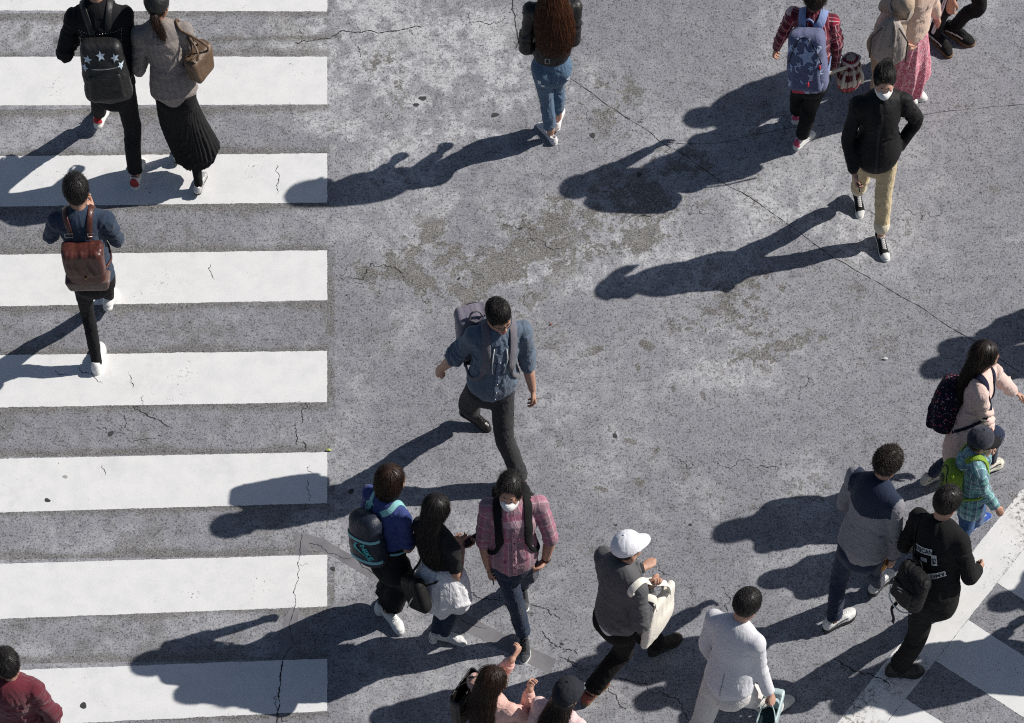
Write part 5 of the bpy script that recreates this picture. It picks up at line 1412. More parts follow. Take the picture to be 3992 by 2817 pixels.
def who_leather():
    p = Person('leather', 'person in a cropped black leather jacket and blue jeans with long auburn hair', g=.96, fem=True, pitch=12)
    p.body(dict(curl=.6), dict(curl=.6))
    lt = M(leather, 'soft_black_leather', (.016, .014, .013), .45, .7)
    j = p.top('jacket', lt, hem=.20, ease=.010, fold=.009, arm_r=(.060, .062, .057, .053, .043), seed=7)
    dn = M(cloth, 'mid_blue_denim', srgb('#587089'), var=.35, mottle=(srgb('#3d526a'), .6), wr=.5)
    p.trousers(dn, p.REG, {'L': 1.80, 'R': 1.74}, fold=.012, seed=7, ease=-.004, waist=.27)
    fl = M(cloth, 'floral_canvas', (.72, .70, .70), print_=lambda t, v, c: t.mix(t.ramp(t.voro(v, 55), .24, .16), c, srgb('#7d6fb0')))
    for q in 'LR': p.shoe(q, fl, RUBBER_W, 'slip', label='white slip-on shoe with small purple flowers')
    w = p.torso([(.205, .158, .74, 0), (.29, .152, .74, 0)]); w.cap1 = True
    belt = blob('belt', [w], lt, j, h=.008)
    bv = bvh_of(p.parts['trousers']); bj = bvh_of(j)
    for sg in (1, -1):
        decal('back_pocket', (lambda: ([(-.055, .06), (.055, .06), (.058, -.02), (0, -.06), (-.058, -.02)], [(4, 3, 2, 1, 0)]))(), p.tp(-.12, -.25, sg * .085), -p.l, p.up, bv, M(cloth, 'pocket_denim', srgb('#4c637c')), p.parts['trousers'], .006, .6)
    mb = MB(); c = p.tp(.25, 0, .05); d = outer_dist(bj, c, -p.f); c = c - p.f * (d + .006); x, z = p.l * .016, p.up * .02
    mb.tube([c + x + z, c - x + z, c - x - z, c + x - z, c + x + z], .0032, 5); mb.build('buckle', CHROME, belt)
    for x, z in ((.13, -.10), (.10, -.17), (-.14, -.10)):
        decal('faded_patch', ([(-.014, .02), (.012, .016), (.014, -.018), (-.010, -.02)], [(3, 2, 1, 0)]), p.tp(0, -.3, x) + p.up * z * .6, -p.l, p.up, bv, M(cloth, 'frayed_white', (.6, .65, .7)), p.parts['trousers'], .008, .7)
    p.hair(AUBURN_HAIR, long_mass(p, .31, .150, .075, .105, .48, -.02, .075), n=3600, L=.15, steps=8, w=.0022, seed=4, rnd=.22, side_z=None, back_z=None, lift=.06, wave=.003, grav=1.4, curl=.2)

def star_print(c2, sc):
    return lambda t, v, c: t.mix(t.ramp(t.voro(v, sc, 'F1', 'Distance', .9), .30, .27), c, srgb(c2))

def who_plaid():
    p = Person('plaid', 'person in a red plaid shirt with a blue star backpack', g=.98, yaw=-12, pitch=5)
    p.body(dict(curl=.45), dict(curl=.6)); p.hair(DARK_HAIR, seed=5, vol=1.08, side_z=-.06, back_z=-.10, n=2000, L=.06, rnd=.4, fringe=None)
    pl = M(cloth, 'red_plaid_flannel', srgb('#97203e'), plaid=[(0, .085, 0, .040, '#2b141f', .72), (1, .085, 0, .040, '#2b141f', .72), (0, .085, .042, .005, '#e4cfcf', .8), (1, .085, .042, .005, '#e4cfcf', .8), (0, .085, .062, .003, '#e4cfcf', .45), (1, .085, .062, .003, '#e4cfcf', .45)])
    p.top('shirt', pl, hem=.12, ease=.008, fold=.012, arm_r=(.058, .058, .054, .051, .042), seed=8)
    collar(p, pl, .4, (.08, .076), .045, .006)
    w = p.torso([(.04, .166, .72, 0), (.2, .160, .72, 0)]); blob('undershirt', [w], M(cloth, 'purple_cotton', srgb('#4a3a63')), p.root, post=lambda V, Q, uv: folds(V, Q, uv, .006, 2))
    p.trousers(BLK, p.REG, 1.9, fold=.009, seed=8, ease=.006)
    pk = M(leather, 'pink_heel', srgb('#d94a78'), .5)
    for q in 'LR': p.shoe(q, SHOEW, RUBBER_W, 'sneaker', heel=pk, lace=LACE_W, label='white sneaker with a pink heel tab')
    bc = M(cloth, 'slate_blue_canvas', srgb('#666b8a'), mottle=(srgb('#4c5272'), .6)); lb = M(cloth, 'light_blue_canvas', srgb('#a9b6d6'))
    root, fr, body, pv = backpack(p, 'slate blue backpack printed with pale blue stars and red zip pulls', bc, .29, .44, .16, t=.50, drop=.0, strapm=M(cloth, 'strap_blue', srgb('#7f8fb8')), zipm=M(plain, 'black_zip', (.02, .02, .03), .5), seed=6, width=.065, lat=.085, roll=.10)
    for i, (x, z, r, a) in enumerate(((.02, .08, .075, .2), (-.09, -.02, .05, .6), (.06, -.075, .05, .9), (-.02, -.145, .06, .3), (.11, .05, .04, .1), (-.12, .13, .05, .4), (.12, -.16, .05, 1), (-.13, -.14, .045, .2), (.03, .185, .035, .5), (-.04, .02, .03, .9), (-.07, .12, .035, .7), (.085, .125, .030, .2), (.115, -.04, .035, .5), (.0, -.20, .035, .1), (.075, -.185, .03, .6), (-.075, -.09, .033, .3), (.135, .14, .03, .9), (-.035, .2, .03, .2), (.05, .0, .026, .4))):
        decal('star', star2d(r, a, (x, z)), fr.P(0, .25, 0), -fr.R[:, 0], fr.R[:, 2], pv, lb, root, .005, .7)
    rd = M(plain, 'red_tag', srgb('#d8304a'), .5)
    for x, y, z in ((-.115, .09, .0), (-.03, .135, -.11)):
        V, Q = ell_mesh(fr.P(x, y, z), np.array([.008, .008, .02]), fr.R, 8, 6); mesh_obj('zip_pull', V, Q, rd, root)
    blob('label_patch', [fr.box((.06, .085, -.195), (.05, .006, .014), .004)], rd, root, h=.004)
    # woven pouch
    kil = M(cloth, 'woven_kilim', srgb('#5c1524'), bump=.6, plaid=[(1, .07, .0, .010, '#d9cfc4', .85), (1, .07, .02, .012, '#16090d', .9), (1, .07, .045, .014, '#c22a44', .8), (0, .045, 0, .010, '#16090d', .75), (0, .045, .022, .004, '#d9cfc4', .45)])
    o = p.J['WR'] + A3(.12, .0, -.06); fr = Fr(o, unit(A3(1, .3, 0)), unit(A3(.3, -1, 0)), A3(0, 0, 1))
    r2 = thing('pouch_bag', o, 'woven red and black pouch bag with cream tassels', 'bag')
    blob('bag_body', [fr.chain([(0, 0, -.12), (0, 0, -.05), (0, 0, .05), (0, 0, .09)], [.085, .105, .080, .055], .8, cap0=True)], kil, r2, h=.008, post=lambda V, Q, uv: folds(V, Q, uv, .008, 3, (.06, .2), (), .9))
    cr = M(cloth, 'cream_yarn', srgb('#cfc8bd'))
    for x, y, z in ((-.075, .05, .02), (.07, .06, .03), (.0, .085, .04)):
        V, Q = tube_mesh(catmull([fr.P(x * .5, y * .6, z + .06), fr.P(x, y + .015, z), fr.P(x * 1.15, y + .03, z - .08)], 4), np.array([.006, .010, .014, .016, .020, .023, .024, .022, .018]) * .62, 7); mesh_obj('tassel', V, Q, cr, r2)
    bv = bvh_of(p.parts['top'])
    strap('strap', [fr.P(-.02, .03, .08), p.cp(-.15, -.10, -.42), p.cp(-.17, -.02, -.25), p.cp(-.14, .04, -.10), p.cp(-.05, .075, .035), p.cp(.09, .04, -.10), p.cp(.12, -.08, -.3), fr.P(.0, -.03, .08)], bv, M(cloth, 'woven_strap', srgb('#b9b4ac')), r2, .035, .006, off=.004, free=(0, -1))
    rope = MB(); a = np.linspace(0, 6.28, 16)
    for k in range(4): rope.tube([fr.P((.058 + .006 * k) * math.cos(x), .05 * math.sin(x), .075 + .014 * k + .01 * math.sin(3 * x)) for x in a], .008, 6)
    rope.build('drawcord', M(cloth, 'braided_cord', srgb('#8d5560'), plaid=[(0, .03, 0, .012, '#e6ddd6', .8)]), r2)

def who_coat():
    p = Person('coat', 'person in a beige coat and wide beige trousers with a grey cloth bag', g=.98, fem=True, pitch=0, skin=1)
    bg_ = M(cloth, 'beige_cotton', srgb('#b39f8b'), var=.2)
    p.J['KL'], p.J['KR'] = (p.J['HL'] + p.J['AL']) / 2, (p.J['HR'] + p.J['AR']) / 2
    p.body(dict(curl=.5), dict(curl=.5)); p.hair(BLACK_HAIR, seed=6, L=.05)
    p.top('coat', bg_, hem=.10, ease=.014, flare=.01, fold=.006, arm_r=(.064, .064, .060, .058, .048), seed=9)
    p.trousers(M(cloth, 'beige_twill', srgb('#a89078')), p.WIDE, 2.0, fold=.010, seed=9, ease=-.004)
    for q in 'LR': p.shoe(q, SHOEW, RUBBER_W, 'sneaker', lace=LACE_W)
    o = gnd(2900 + 1310 / 2.296, 320 / 2.296, 1.02); y = -(p.l if (p.l @ A3(0, -1, 0)) < 0 else -p.l); y = A3(-.15, -1, 0)
    fr = Fr(o, A3(1, -.15, 0), y, A3(0, 0, 1)); gy = M(cloth, 'grey_linen', srgb('#a39a93'), var=.2)
    r = thing('cloth_bag', o, 'grey linen drawstring bag hanging beside the beige coat', 'bag')
    b = blob('bag_body', [fr.chain([(0, 0, -.16), (0, 0, -.08), (0, 0, .04), (0, 0, .12)], [.13, .135, .10, .05], .5, cap0=True)], gy, r, h=.008, post=lambda V, Q, uv: folds(V, Q, uv, .016, 4, (.07, .35), (), .9, .2))
    ch = M(plain, 'dark_chain', (.10, .08, .075), .4, .5)
    for sg in (1, -1):
        V, Q = tube_mesh([fr.P(sg * (.062 + .078 * min(1, k / 20.)), .055, .14 - k * .006) for k in range(52)], [.0085 if k % 2 else .0045 for k in range(52)], 6); mesh_obj('chain_trim', V, Q, ch, r)
    strap('strap', [fr.P(0, 0, .14), p.cp(.1, -.16, -.2), p.cp(.02, -.13, .03), p.cp(-.1, -.12, -.1), fr.P(.0, .01, .14)], bvh_of(p.parts['top']), gy, r, .025, .006, off=.004, free=(0, -1))

def who_floral():
    p = Person('floral', 'person in a long pink floral dress and a pale pink jacket', g=.96, fem=True, pitch=0, skin=1)
    p.J['KL'], p.J['KR'] = (p.J['HL'] + p.J['AL']) / 2, (p.J['HR'] + p.J['AR']) / 2
    p.body(dict(curl=.3), dict(curl=.35)); p.hair(BROWN_HAIR, long_mass(p), seed=7, n=2200, L=.15, steps=7, side_z=None, back_z=None, lift=.06)
    fl = M(cloth, 'pink_paisley', srgb('#c4667e'), print_=lambda t, v, c: t.mix(t.ramp(t.noise(v, 34, 3, .6, 2.2), .50, .56), t.mix(t.ramp(t.voro(v, 15), .22, .14), c, srgb('#d8485f')), srgb('#e8c3c8')))
    p.top('jacket', M(cloth, 'pale_pink_cotton', srgb('#d3b7a6')), hem=-.02, ease=.014, fold=.006, arm_r=(.056, .056, .052, .050, .046), seed=10)
    p.skirt(fl, (p.J['AL'] + p.J['AR']) / 2 * [1, 1, 0] + A3(.0, .0, .16), .20, .85, pleats=9, amp=.022, name='dress', fold=.006)
    for q in 'LR': p.shoe(q, SHOEW, RUBBER_W, 'sneaker', lace=LACE_W)
    bv = bvh_of(p.parts['skirt']); d = p.J['WL'] + A3(-.08, -.05, .0)
    r = thing('tassel_charm', d, 'white yarn tassel on a cord swinging beside the pink floral dress', 'tassel')
    o = gnd(2900 + 1605 / 2.296, 290 / 2.296, .62)
    V, Q = tube_mesh(catmull([o + A3(-.02, .02, .32), o + A3(-.03, .0, .16), o + A3(0, 0, .02), o + A3(0, 0, -.02)], 4), .006, 6); mesh_obj('cord', V, Q, LACE_W, r)
    V, Q = tube_mesh([o + A3(0, 0, .02), o, o + A3(0, 0, -.05), o + A3(.0, 0, -.075)], [.01, .018, .024, .026], 8); mesh_obj('tassel', V, Q, LACE_W, r)

def who_track():
    p = Person('track', 'person in black track trousers with white side stripes and black skate shoes', g=1.0, pitch=0)
    p.body(dict(curl=.4), dict(curl=.4)); p.hair(BLACK_HAIR, seed=8)
    p.top('jacket', BLK, hem=-.2, ease=.02, fold=.01, seed=11)
    tr = p.trousers(BLK, p.SLIM, 1.98, fold=.009, seed=11)
    bv = bvh_of(tr)
    for k in (-.014, .014):
        c = [p.J['HR'] - p.hl * .12 + p.hf * k, (p.J['HR'] + p.J['KR']) / 2 - p.hl * .12 + p.hf * k, p.J['KR'] - p.hl * .1 + p.hf * k, (p.J['KR'] + p.J['AR']) / 2 - p.hl * .1 + p.hf * k, p.J['AR'] * .85 + p.J['KR'] * .15 - p.hl * .1 + p.hf * k]
        strap('side_stripe', c, bv, M(cloth, 'stripe_white', (.7, .7, .7)), tr, .014, .003, off=.001)
    gum_ = M(plain, 'gum_rubber', srgb('#6b5236'), .6)
    for q in 'LR': p.shoe(q, M(cloth, 'black_suede', (.014, .014, .014)), gum_, 'sneaker', stripe_=RUBBER_W, lace=M(cloth, 'black_lace', (.02, .02, .02)), label='black skate shoe with a white wavy line and gum sole')

def who_mask():
    p = Person('mask', 'person in a black jacket and cream trousers wearing a white face mask', skin=1, g=.98, fem=True, pitch=6, yaw=8)
    p.body(dict(curl=.6), dict(curl=.5), mask=True)
    jk = M(cloth, 'black_nylon', (.014, .014, .015), .6, var=.3, sheen=.05)
    o = p.top('jacket', jk, hem=.10, ease=.016, flare=.022, deep=1.32, fold=.012, arm_r=(.058, .060, .056, .052, .045), seed=12, bust=False)
    collar(p, jk, .55, (.088, .085), .075, .005, flare=.35)
    bv = bvh_of(o)
    decal('zip_placket', grid2d(.022, .42, 2, 30), p.cp(.3, -.03, -.30), p.l, p.up, bv, M(cloth, 'black_placket', (.03, .03, .032), .5), p.root, .004, .6)
    decal('chest_pocket', grid2d(.06, .008, 6, 2, rot=.2), p.cp(.3, -.09, -.17), p.l, p.up, bv, M(cloth, 'black_placket', 0), p.root, .004, .6)
    cu = M(cloth, 'jacket_cuff', (.02, .02, .021), .5)
    cuff(p, 'L', cu, 1.80, .050, .04); cuff(p, 'R', cu, 1.80, .047, .035)
    cr = M(cloth, 'cream_chino', srgb('#cdbb95'), var=.16, mottle=(srgb('#bda983'), .4), wr=.5)
    tr = p.trousers(cr, (.090, .082, .072, .068, .064), 1.72, fold=.010, seed=12)
    for q in 'LR': leg_cuff(p, q, M(cloth, 'turned_up_hem', srgb('#ddd2b8')), 1.70, .066, .040)
    bt = bvh_of(tr); q = [(.05 * math.cos(a), .045 * math.sin(a)) for a in np.linspace(0, 6.28, 14, endpoint=False)]
    decal('hip_pocket', poly2d([(-.045, .05), (.045, .05), (.045, -.03), (.03, -.05), (-.03, -.05), (-.045, -.03)][::-1]), p.J['HL'] + p.hf * .3 - p.up * .03, p.hl, p.up, bt, M(cloth, 'cream_pocket', srgb('#c4b28c')), tr, .006, .6)
    for q in 'LR': p.shoe(q, M(cloth, 'black_canvas', (.016, .016, .017)), RUBBER_W, 'hightop', lace=LACE_W, toe=RUBBER_W, label='black high-top canvas shoe with white toe cap and laces')
    bun = Chain([p.hp(-.085, .0, .03), p.hp(-.12, .02, .02), p.hp(-.155, .035, -.03), p.hp(-.165, .04, -.09)], np.array([.04, .038, .034, .012]), 1, p.HR[:, 1], 4); bun.k = .02
    p.hair(BLACK_HAIR, [bun], n=2000, L=.065, steps=6, seed=9, whorl=(-.12, 0, .07), grav=.15, lift=.05, rnd=.2, face=(.122, 0, -.027, .090, .082, .119), back_z=-.2, fringe=.07, vol=.98)
    face_mask(p); phone(p, 'R', 'black phone held in the right hand of the masked person in cream trousers')

def who_glasses():
    p = Person('glasses', 'person in a blue denim shirt and dark grey trousers wearing glasses', skin=0, g=1.03, pitch=5, yaw=6)
    p.body(dict(curl=.45), dict(curl=.85)); p.hair(BLACK_HAIR, seed=10, n=2100, L=.05, lift=.12, whorl=(-.06, .01, .095), rnd=.3, fringe=.024, face=(.124, 0, -.056, .088, .090, .108))
    dn = M(cloth, 'washed_denim', srgb('#5f6d7e'), var=.35, mottle=(srgb('#495868'), .6), wr=.5)
    o = p.top('shirt', dn, hem=.14, sleeve=1.14, ease=.010, flare=.016, fold=.017, arm_r=(.060, .062, .060, .058, .056), seed=13)
    for q in 'LR': cuff(p, q, dn, 1.07, .060, .05)
    c = Chain([p.cp(.02, .095, .00), p.cp(-.06, .09, .035), p.cp(-.10, 0, .03), p.cp(-.06, -.09, .035), p.cp(.02, -.095, .00)], np.array([.022, .034, .045, .034, .022]), 1, p.up, 4)
    blob('hood', [c], dn, p.root, h=.008, post=lambda V, Q, uv: folds(V, Q, uv, .008, 6, (.2, .08)))
    collar(p, dn, .25, (.082, .080), .050, .002)
    bv = bvh_of(o)
    decal('placket', grid2d(.034, .44, 3, 34), p.cp(.3, 0, -.30), p.l, p.up, bv, M(cloth, 'placket_denim', srgb('#68778a')), p.root, .005, .6)
    for sg in (1, -1):
        decal('chest_pocket', ([(-.055, .05), (.055, .05), (.055, -.05), (0, -.065), (-.055, -.05)], [(4, 3, 2, 1, 0)]), p.cp(.3, sg * .085, -.20), p.l, p.up, bv, M(cloth, 'pocket_wash', srgb('#63727f')), p.root, .006, .6)
        decal('pocket_flap', ([(-.058, .018), (.058, .018), (.058, -.008), (0, -.024), (-.058, -.008)], [(4, 3, 2, 1, 0)]), p.cp(.3, sg * .085, -.155), p.l, p.up, bv, M(cloth, 'placket_denim', 0), p.root, .010, .6)
        loc = [np.array(bv.ray_cast(Vector(p.cp(.4, sg * x, z)), Vector(-p.f), .8)[0] or p.cp(.12, sg * x, z)) + p.f * .006 for x, z in ((.045, -.03), (.055, -.10), (.05, -.18), (.042, -.24))]
        V, Q = tube_mesh(catmull(loc, 5), .0045, 6); mesh_obj('drawcord', V, Q, LACE_W, p.root)
    mb = MB()
    for i in range(6):
        loc, *_ = bv.ray_cast(Vector(p.cp(.4, 0, -.13 - .07 * i)), Vector(-p.f), .8)
        if loc is not None: mb.add(*ell_mesh(np.array(loc) + p.f * .007, np.array([.005, .005, .005]), np.eye(3), 8, 5))
    mb.build('buttons', CHROME, p.root)
    tr = p.trousers(M(cloth, 'charcoal_wool', srgb('#3c3c3e'), var=.3, wr=.45), p.REG, 1.94, fold=.012, seed=13, ease=.002)
    for q in 'LR': p.shoe(q, M(leather, 'black_shoe_leather', (.014, .013, .012), .25, .4), RUBBER_B, 'dress', lace=M(cloth, 'black_lace', 0))
    glasses(p)
    gm = M(cloth, 'grey_nylon', srgb('#7c7784'), .6, var=.2, sheen=.05)
    root, fr, body, pv = backpack(p, 'grey nylon backpack worn by the person in glasses', gm, .32, .38, .18, t=.66, lf=-.09, strapm=M(cloth, 'grey_strap', srgb('#6d6a72')), zipm=M(plain, 'black_zip', 0), seed=8, width=.062, lat=.088, tilt=.2, roll=-.22)
    blob('base_panel', [fr.box((0, .0, -.12), (.158, .088, .10), .05)], BLK, root, h=.009)

def who_bluetee():
    p = Person('bluetee', 'person in a blue t-shirt and black cropped trousers with bobbed dark hair', g=1.0, fem=True, yaw=-14, pitch=6)
    p.body(dict(curl=.5), dict(curl=.6))
    bl = M(cloth, 'royal_blue_jersey', srgb('#37447a'), var=.25)
    p.top('t_shirt', bl, hem=.38, sleeve=.86, ease=.010, fold=.013, arm_r=(.058, .062, .062, .06, .05), seed=14)
    p.trousers(BLK, p.WIDE, 1.74, fold=.010, seed=14, ease=.004, waist=.5)
    for q in 'LR': p.shoe(q, SHOEW, RUBBER_W, 'chunky', lace=LACE_W, size=1.05)
    m = Chain([p.hp(-.03, 0, .04), p.hp(-.04, 0, -.03), p.hp(-.04, 0, -.11)], np.array([.10, .105, .085]) * p.hs, [.95, .95, .9], p.HR[:, 1], 3); m.k = .03
    p.hair(BROWN_HAIR, [m], n=2600, L=.11, steps=7, seed=11, side_z=None, back_z=None, lift=.05, grav=1.2, whorl=(-.02, 0, .12), face=(.125, 0, -.06, .085, .075, .13), fringe=.0)
    nv = M(leather, 'navy_nylon', srgb('#1d2536'), .5, .8); tq = M(cloth, 'turquoise_webbing', srgb('#86bcbf'))
    root, fr, body, pv = backpack(p, 'navy backpack with turquoise trim and a turquoise tick emblem', nv, .29, .40, .165, t=.50, lf=.06, drop=-.02, rnd=.075, pocket=False, strapm=tq, width=.042, seed=9, lat=.10, roll=.12)
    for z in (.035, -.125):
        P, N = [], []
        for a in np.linspace(-1.45, 1.45, 26):
            d = fr.R @ A3(math.sin(a), math.cos(a), 0); b0 = fr.P(0, 0, z) + d * .5
            loc, no, *_ = pv.ray_cast(Vector(b0), Vector(-d), .6)
            if loc is None: continue
            P.append(np.array(loc) + d * .004); N.append(d)
        V, Q = ribbon_mesh(P, N, .022, .005); mesh_obj('trim_band', V, Q, tq, root)
    te = M(plain, 'turquoise_print', srgb('#27b3b3'), .5)
    sc_ = lambda q: (q[0] * .9, q[1] * 1.25)
    sw = [(-.075, .005), (-.055, -.022), (-.03, -.022), (.085, .038), (-.028, .0), (-.052, -.002), (-.06, .012), (-.055, .03)]
    yb = unit(fr.R[:, 1] - fr.R[:, 0] * .45); xb = np.cross(fr.R[:, 2], yb)
    ro = -1.05; rt2 = lambda x, y: (x * math.cos(ro) - y * math.sin(ro), x * math.sin(ro) + y * math.cos(ro))
    decal('emblem', ([rt2(*sc_(q)) for q in sw], [(0, 1, 6), (1, 2, 5), (1, 5, 6), (2, 4, 5), (2, 3, 4), (0, 6, 7)]), fr.P(0, .0, -.045) + yb * .3 + xb * -.035, xb, fr.R[:, 2], pv, te, root, .010, .7)
    tx = text2d('NIKE', .060, (.030, .005), -1.05, .002)
    decal('lettering', tx, fr.P(0, 0, -.045) + yb * .3, xb, fr.R[:, 2], pv, te, root, .010, .7)

def who_blacktee():
    p = Person('blacktee', 'person in a black t-shirt with a white shirt tied round the waist', g=.96, fem=True, pitch=10, yaw=-4)
    p.body(dict(curl=.5), dict(curl=.7, fwd=p.f + p.up * .2))
    p.top('t_shirt', M(cloth, 'faded_black_jersey', (.022, .022, .024), var=.3), hem=.30, sleeve={'L': .72, 'R': .72}, ease=.008, fold=.012, arm_r=(.055, .060, .060, .06, .05), seed=15)
    p.trousers(M(cloth, 'navy_leggings', srgb('#1d2d42'), var=.3), p.SLIM, 2.0, fold=.007, seed=15)
    wh = M(cloth, 'white_cotton', (.72, .72, .75), var=.08, wr=.5)
    p.skirt(wh, p.J['P'] + p.hf * -.02 - A3(0, 0, .06), .228, .8, pleats=6, amp=.014, name='tied_shirt', waist_t=.42, fold=.010, mid=p.J['P'] + A3(0, 0, .05))
    sl = M(leather, 'silver_white_leather', (.66, .66, .66), .4)
    for q in 'LR': p.shoe(q, sl, RUBBER_W, 'sneaker', lace=LACE_W, heel=M(plain, 'silver_glitter', 0))
    p.hair(BLACK_HAIR, long_mass(p, .25, .105, .07, .090, .6, -.02, .06), n=2800, L=.15, steps=7, seed=12, side_z=None, back_z=None, lift=.05, grav=1.3, whorl=(.0, .0, .12))
    bk = M(cloth, 'black_bag_nylon', (.012, .012, .012), .6); o = p.tp(.10, -.22, .12); fr = Fr(o, unit(p.l * .9 - p.up * .45), unit(-p.f + p.l * .25), unit(p.up + p.l * .5))
    r = thing('sling_bag', o, 'black sling bag with a metal zip hanging at the back of the black t-shirt', 'bag')
    b = blob('bag_body', [fr.box((0, 0, 0), (.145, .055, .125), .05)], bk, r, h=.008, post=lambda V, Q, uv: folds(V, Q, uv, .006, 3, (.2, .1)))
    V, Q = tube_mesh(catmull([fr.P(-.13, .055, .05), fr.P(-.05, .062, .0), fr.P(.03, .062, -.05), fr.P(.11, .05, -.10)], 6), .005, 6); mesh_obj('zipper', V, Q, CHROME, r)
    bv = bvh_of(p.parts['top'])
    strap('strap', [fr.P(-.13, -.02, .06), p.cp(-.09, -.15, -.38), p.cp(.06, -.15, -.36), p.cp(.12, -.02, -.2), p.cp(.06, .10, .02), p.cp(-.03, .10, .03), p.cp(-.11, .09, -.16), fr.P(.05, -.02, .11)], bv, bk, r, .022, .006, free=(0, -1))
    phone(p, 'R', 'dark red cased phone held by the person with the tied white shirt', M(plain, 'dark_red_case', srgb('#5c1f2c'), .4))

def who_pinkplaid():
    p = Person('pinkplaid', 'person in a pink plaid shirt and dark jeans wearing a white face mask', g=1.02, pitch=-5, yaw=-28)
    p.body(dict(curl=.7, fwd=-p.l * .8 - p.up * .4 + p.f * .3), dict(curl=.6), mask=True)
    p.hair(BLACK_HAIR, seed=13, n=2200, L=.06, lift=.22, whorl=(-.02, .03, .105), rnd=.35, vol=1.05, grav=.6, face=(.124, 0, -.030, .096, .096, .120), fringe=.066)
    pk = M(cloth, 'pink_plaid_cotton', srgb('#ab8490'), wr=.4, plaid=[(0, .11, 0, .055, '#77636c', .62), (1, .11, 0, .050, '#7f6a73', .55), (0, .11, .055, .022, '#a83f6c', .5), (1, .11, .055, .020, '#a83f6c', .45), (0, .11, .03, .006, '#d9bcc6', .5), (1, .11, .03, .006, '#d9bcc6', .5)])
    o = p.top('shirt', pk, hem=.12, sleeve=1.0, ease=.006, flare=.014, fold=.012, arm_r=(.061, .063, .060, .058, .056), seed=16)
    for q in 'LR': cuff(p, q, pk, .95, .060, .05)
    collar(p, pk, .4, (.082, .080), .055, .004)
    bv = bvh_of(o)
    decal('placket', grid2d(.034, .46, 3, 34), p.cp(.3, 0, -.31), p.l, p.up, bv, M(cloth, 'pink_placket', srgb('#b58c98')), p.root, .005, .6)
    for sg in (1, -1): decal('pocket_flap', ([(-.06, .02), (.06, .02), (.06, -.012), (0, -.03), (-.06, -.012)], [(4, 3, 2, 1, 0)]), p.cp(.3, sg * .09, -.17), p.l, p.up, bv, M(cloth, 'pink_flap', srgb('#a8697f')), p.root, .009, .6)
    mb = MB()
    for i in range(6):
        loc, *_ = bv.ray_cast(Vector(p.cp(.4, 0, -.12 - .075 * i)), Vector(-p.f), .8)
        if loc is not None: mb.add(*ell_mesh(np.array(loc) + p.f * .007, np.array([.007, .007, .007]), np.eye(3), 8, 5))
    mb.build('buttons', M(plain, 'dark_button', (.03, .012, .015), .4), p.root)
    p.trousers(M(cloth, 'indigo_jeans', srgb('#1f2c42'), var=.4, mottle=(srgb('#2c3c57'), .4), wr=.5), p.REG, 1.98, fold=.012, seed=16)
    for q in 'LR': p.shoe(q, M(cloth, 'charcoal_mesh', srgb('#3b3d42')), RUBBER_W, 'sneaker', lace=M(cloth, 'black_lace', 0), toe=M(cloth, 'grey_mesh', srgb('#5a5b60')))
    face_mask(p)
    backpack(p, 'black backpack with wide padded straps worn over the pink plaid shirt', BLK, .30, .42, .13, t=.62, width=.068, seed=10, lat=.10)
    w = p.J['WL']; d = unit(p.J['WL'] - p.J['EL']); c = Chain([w - d * .030, w - d * .008], [.0335, .0335], 1, p.f, 1, cap0=True, cap1=True)
    wt = blob('watch', [c], M(leather, 'brown_watch_strap', (.05, .022, .014), .4), p.root, h=.005)
    V, Q = ell_mesh(w - d * .019 + p.l * .030, np.array([.012, .019, .019]), np.stack([p.l, orth(p.f, p.l), np.cross(p.l, orth(p.f, p.l))], 1), 12, 8); mesh_obj('watch_case', V, Q, CHROME, wt)
    phone(p, 'R', 'black phone held low in the right hand beside dark jeans')

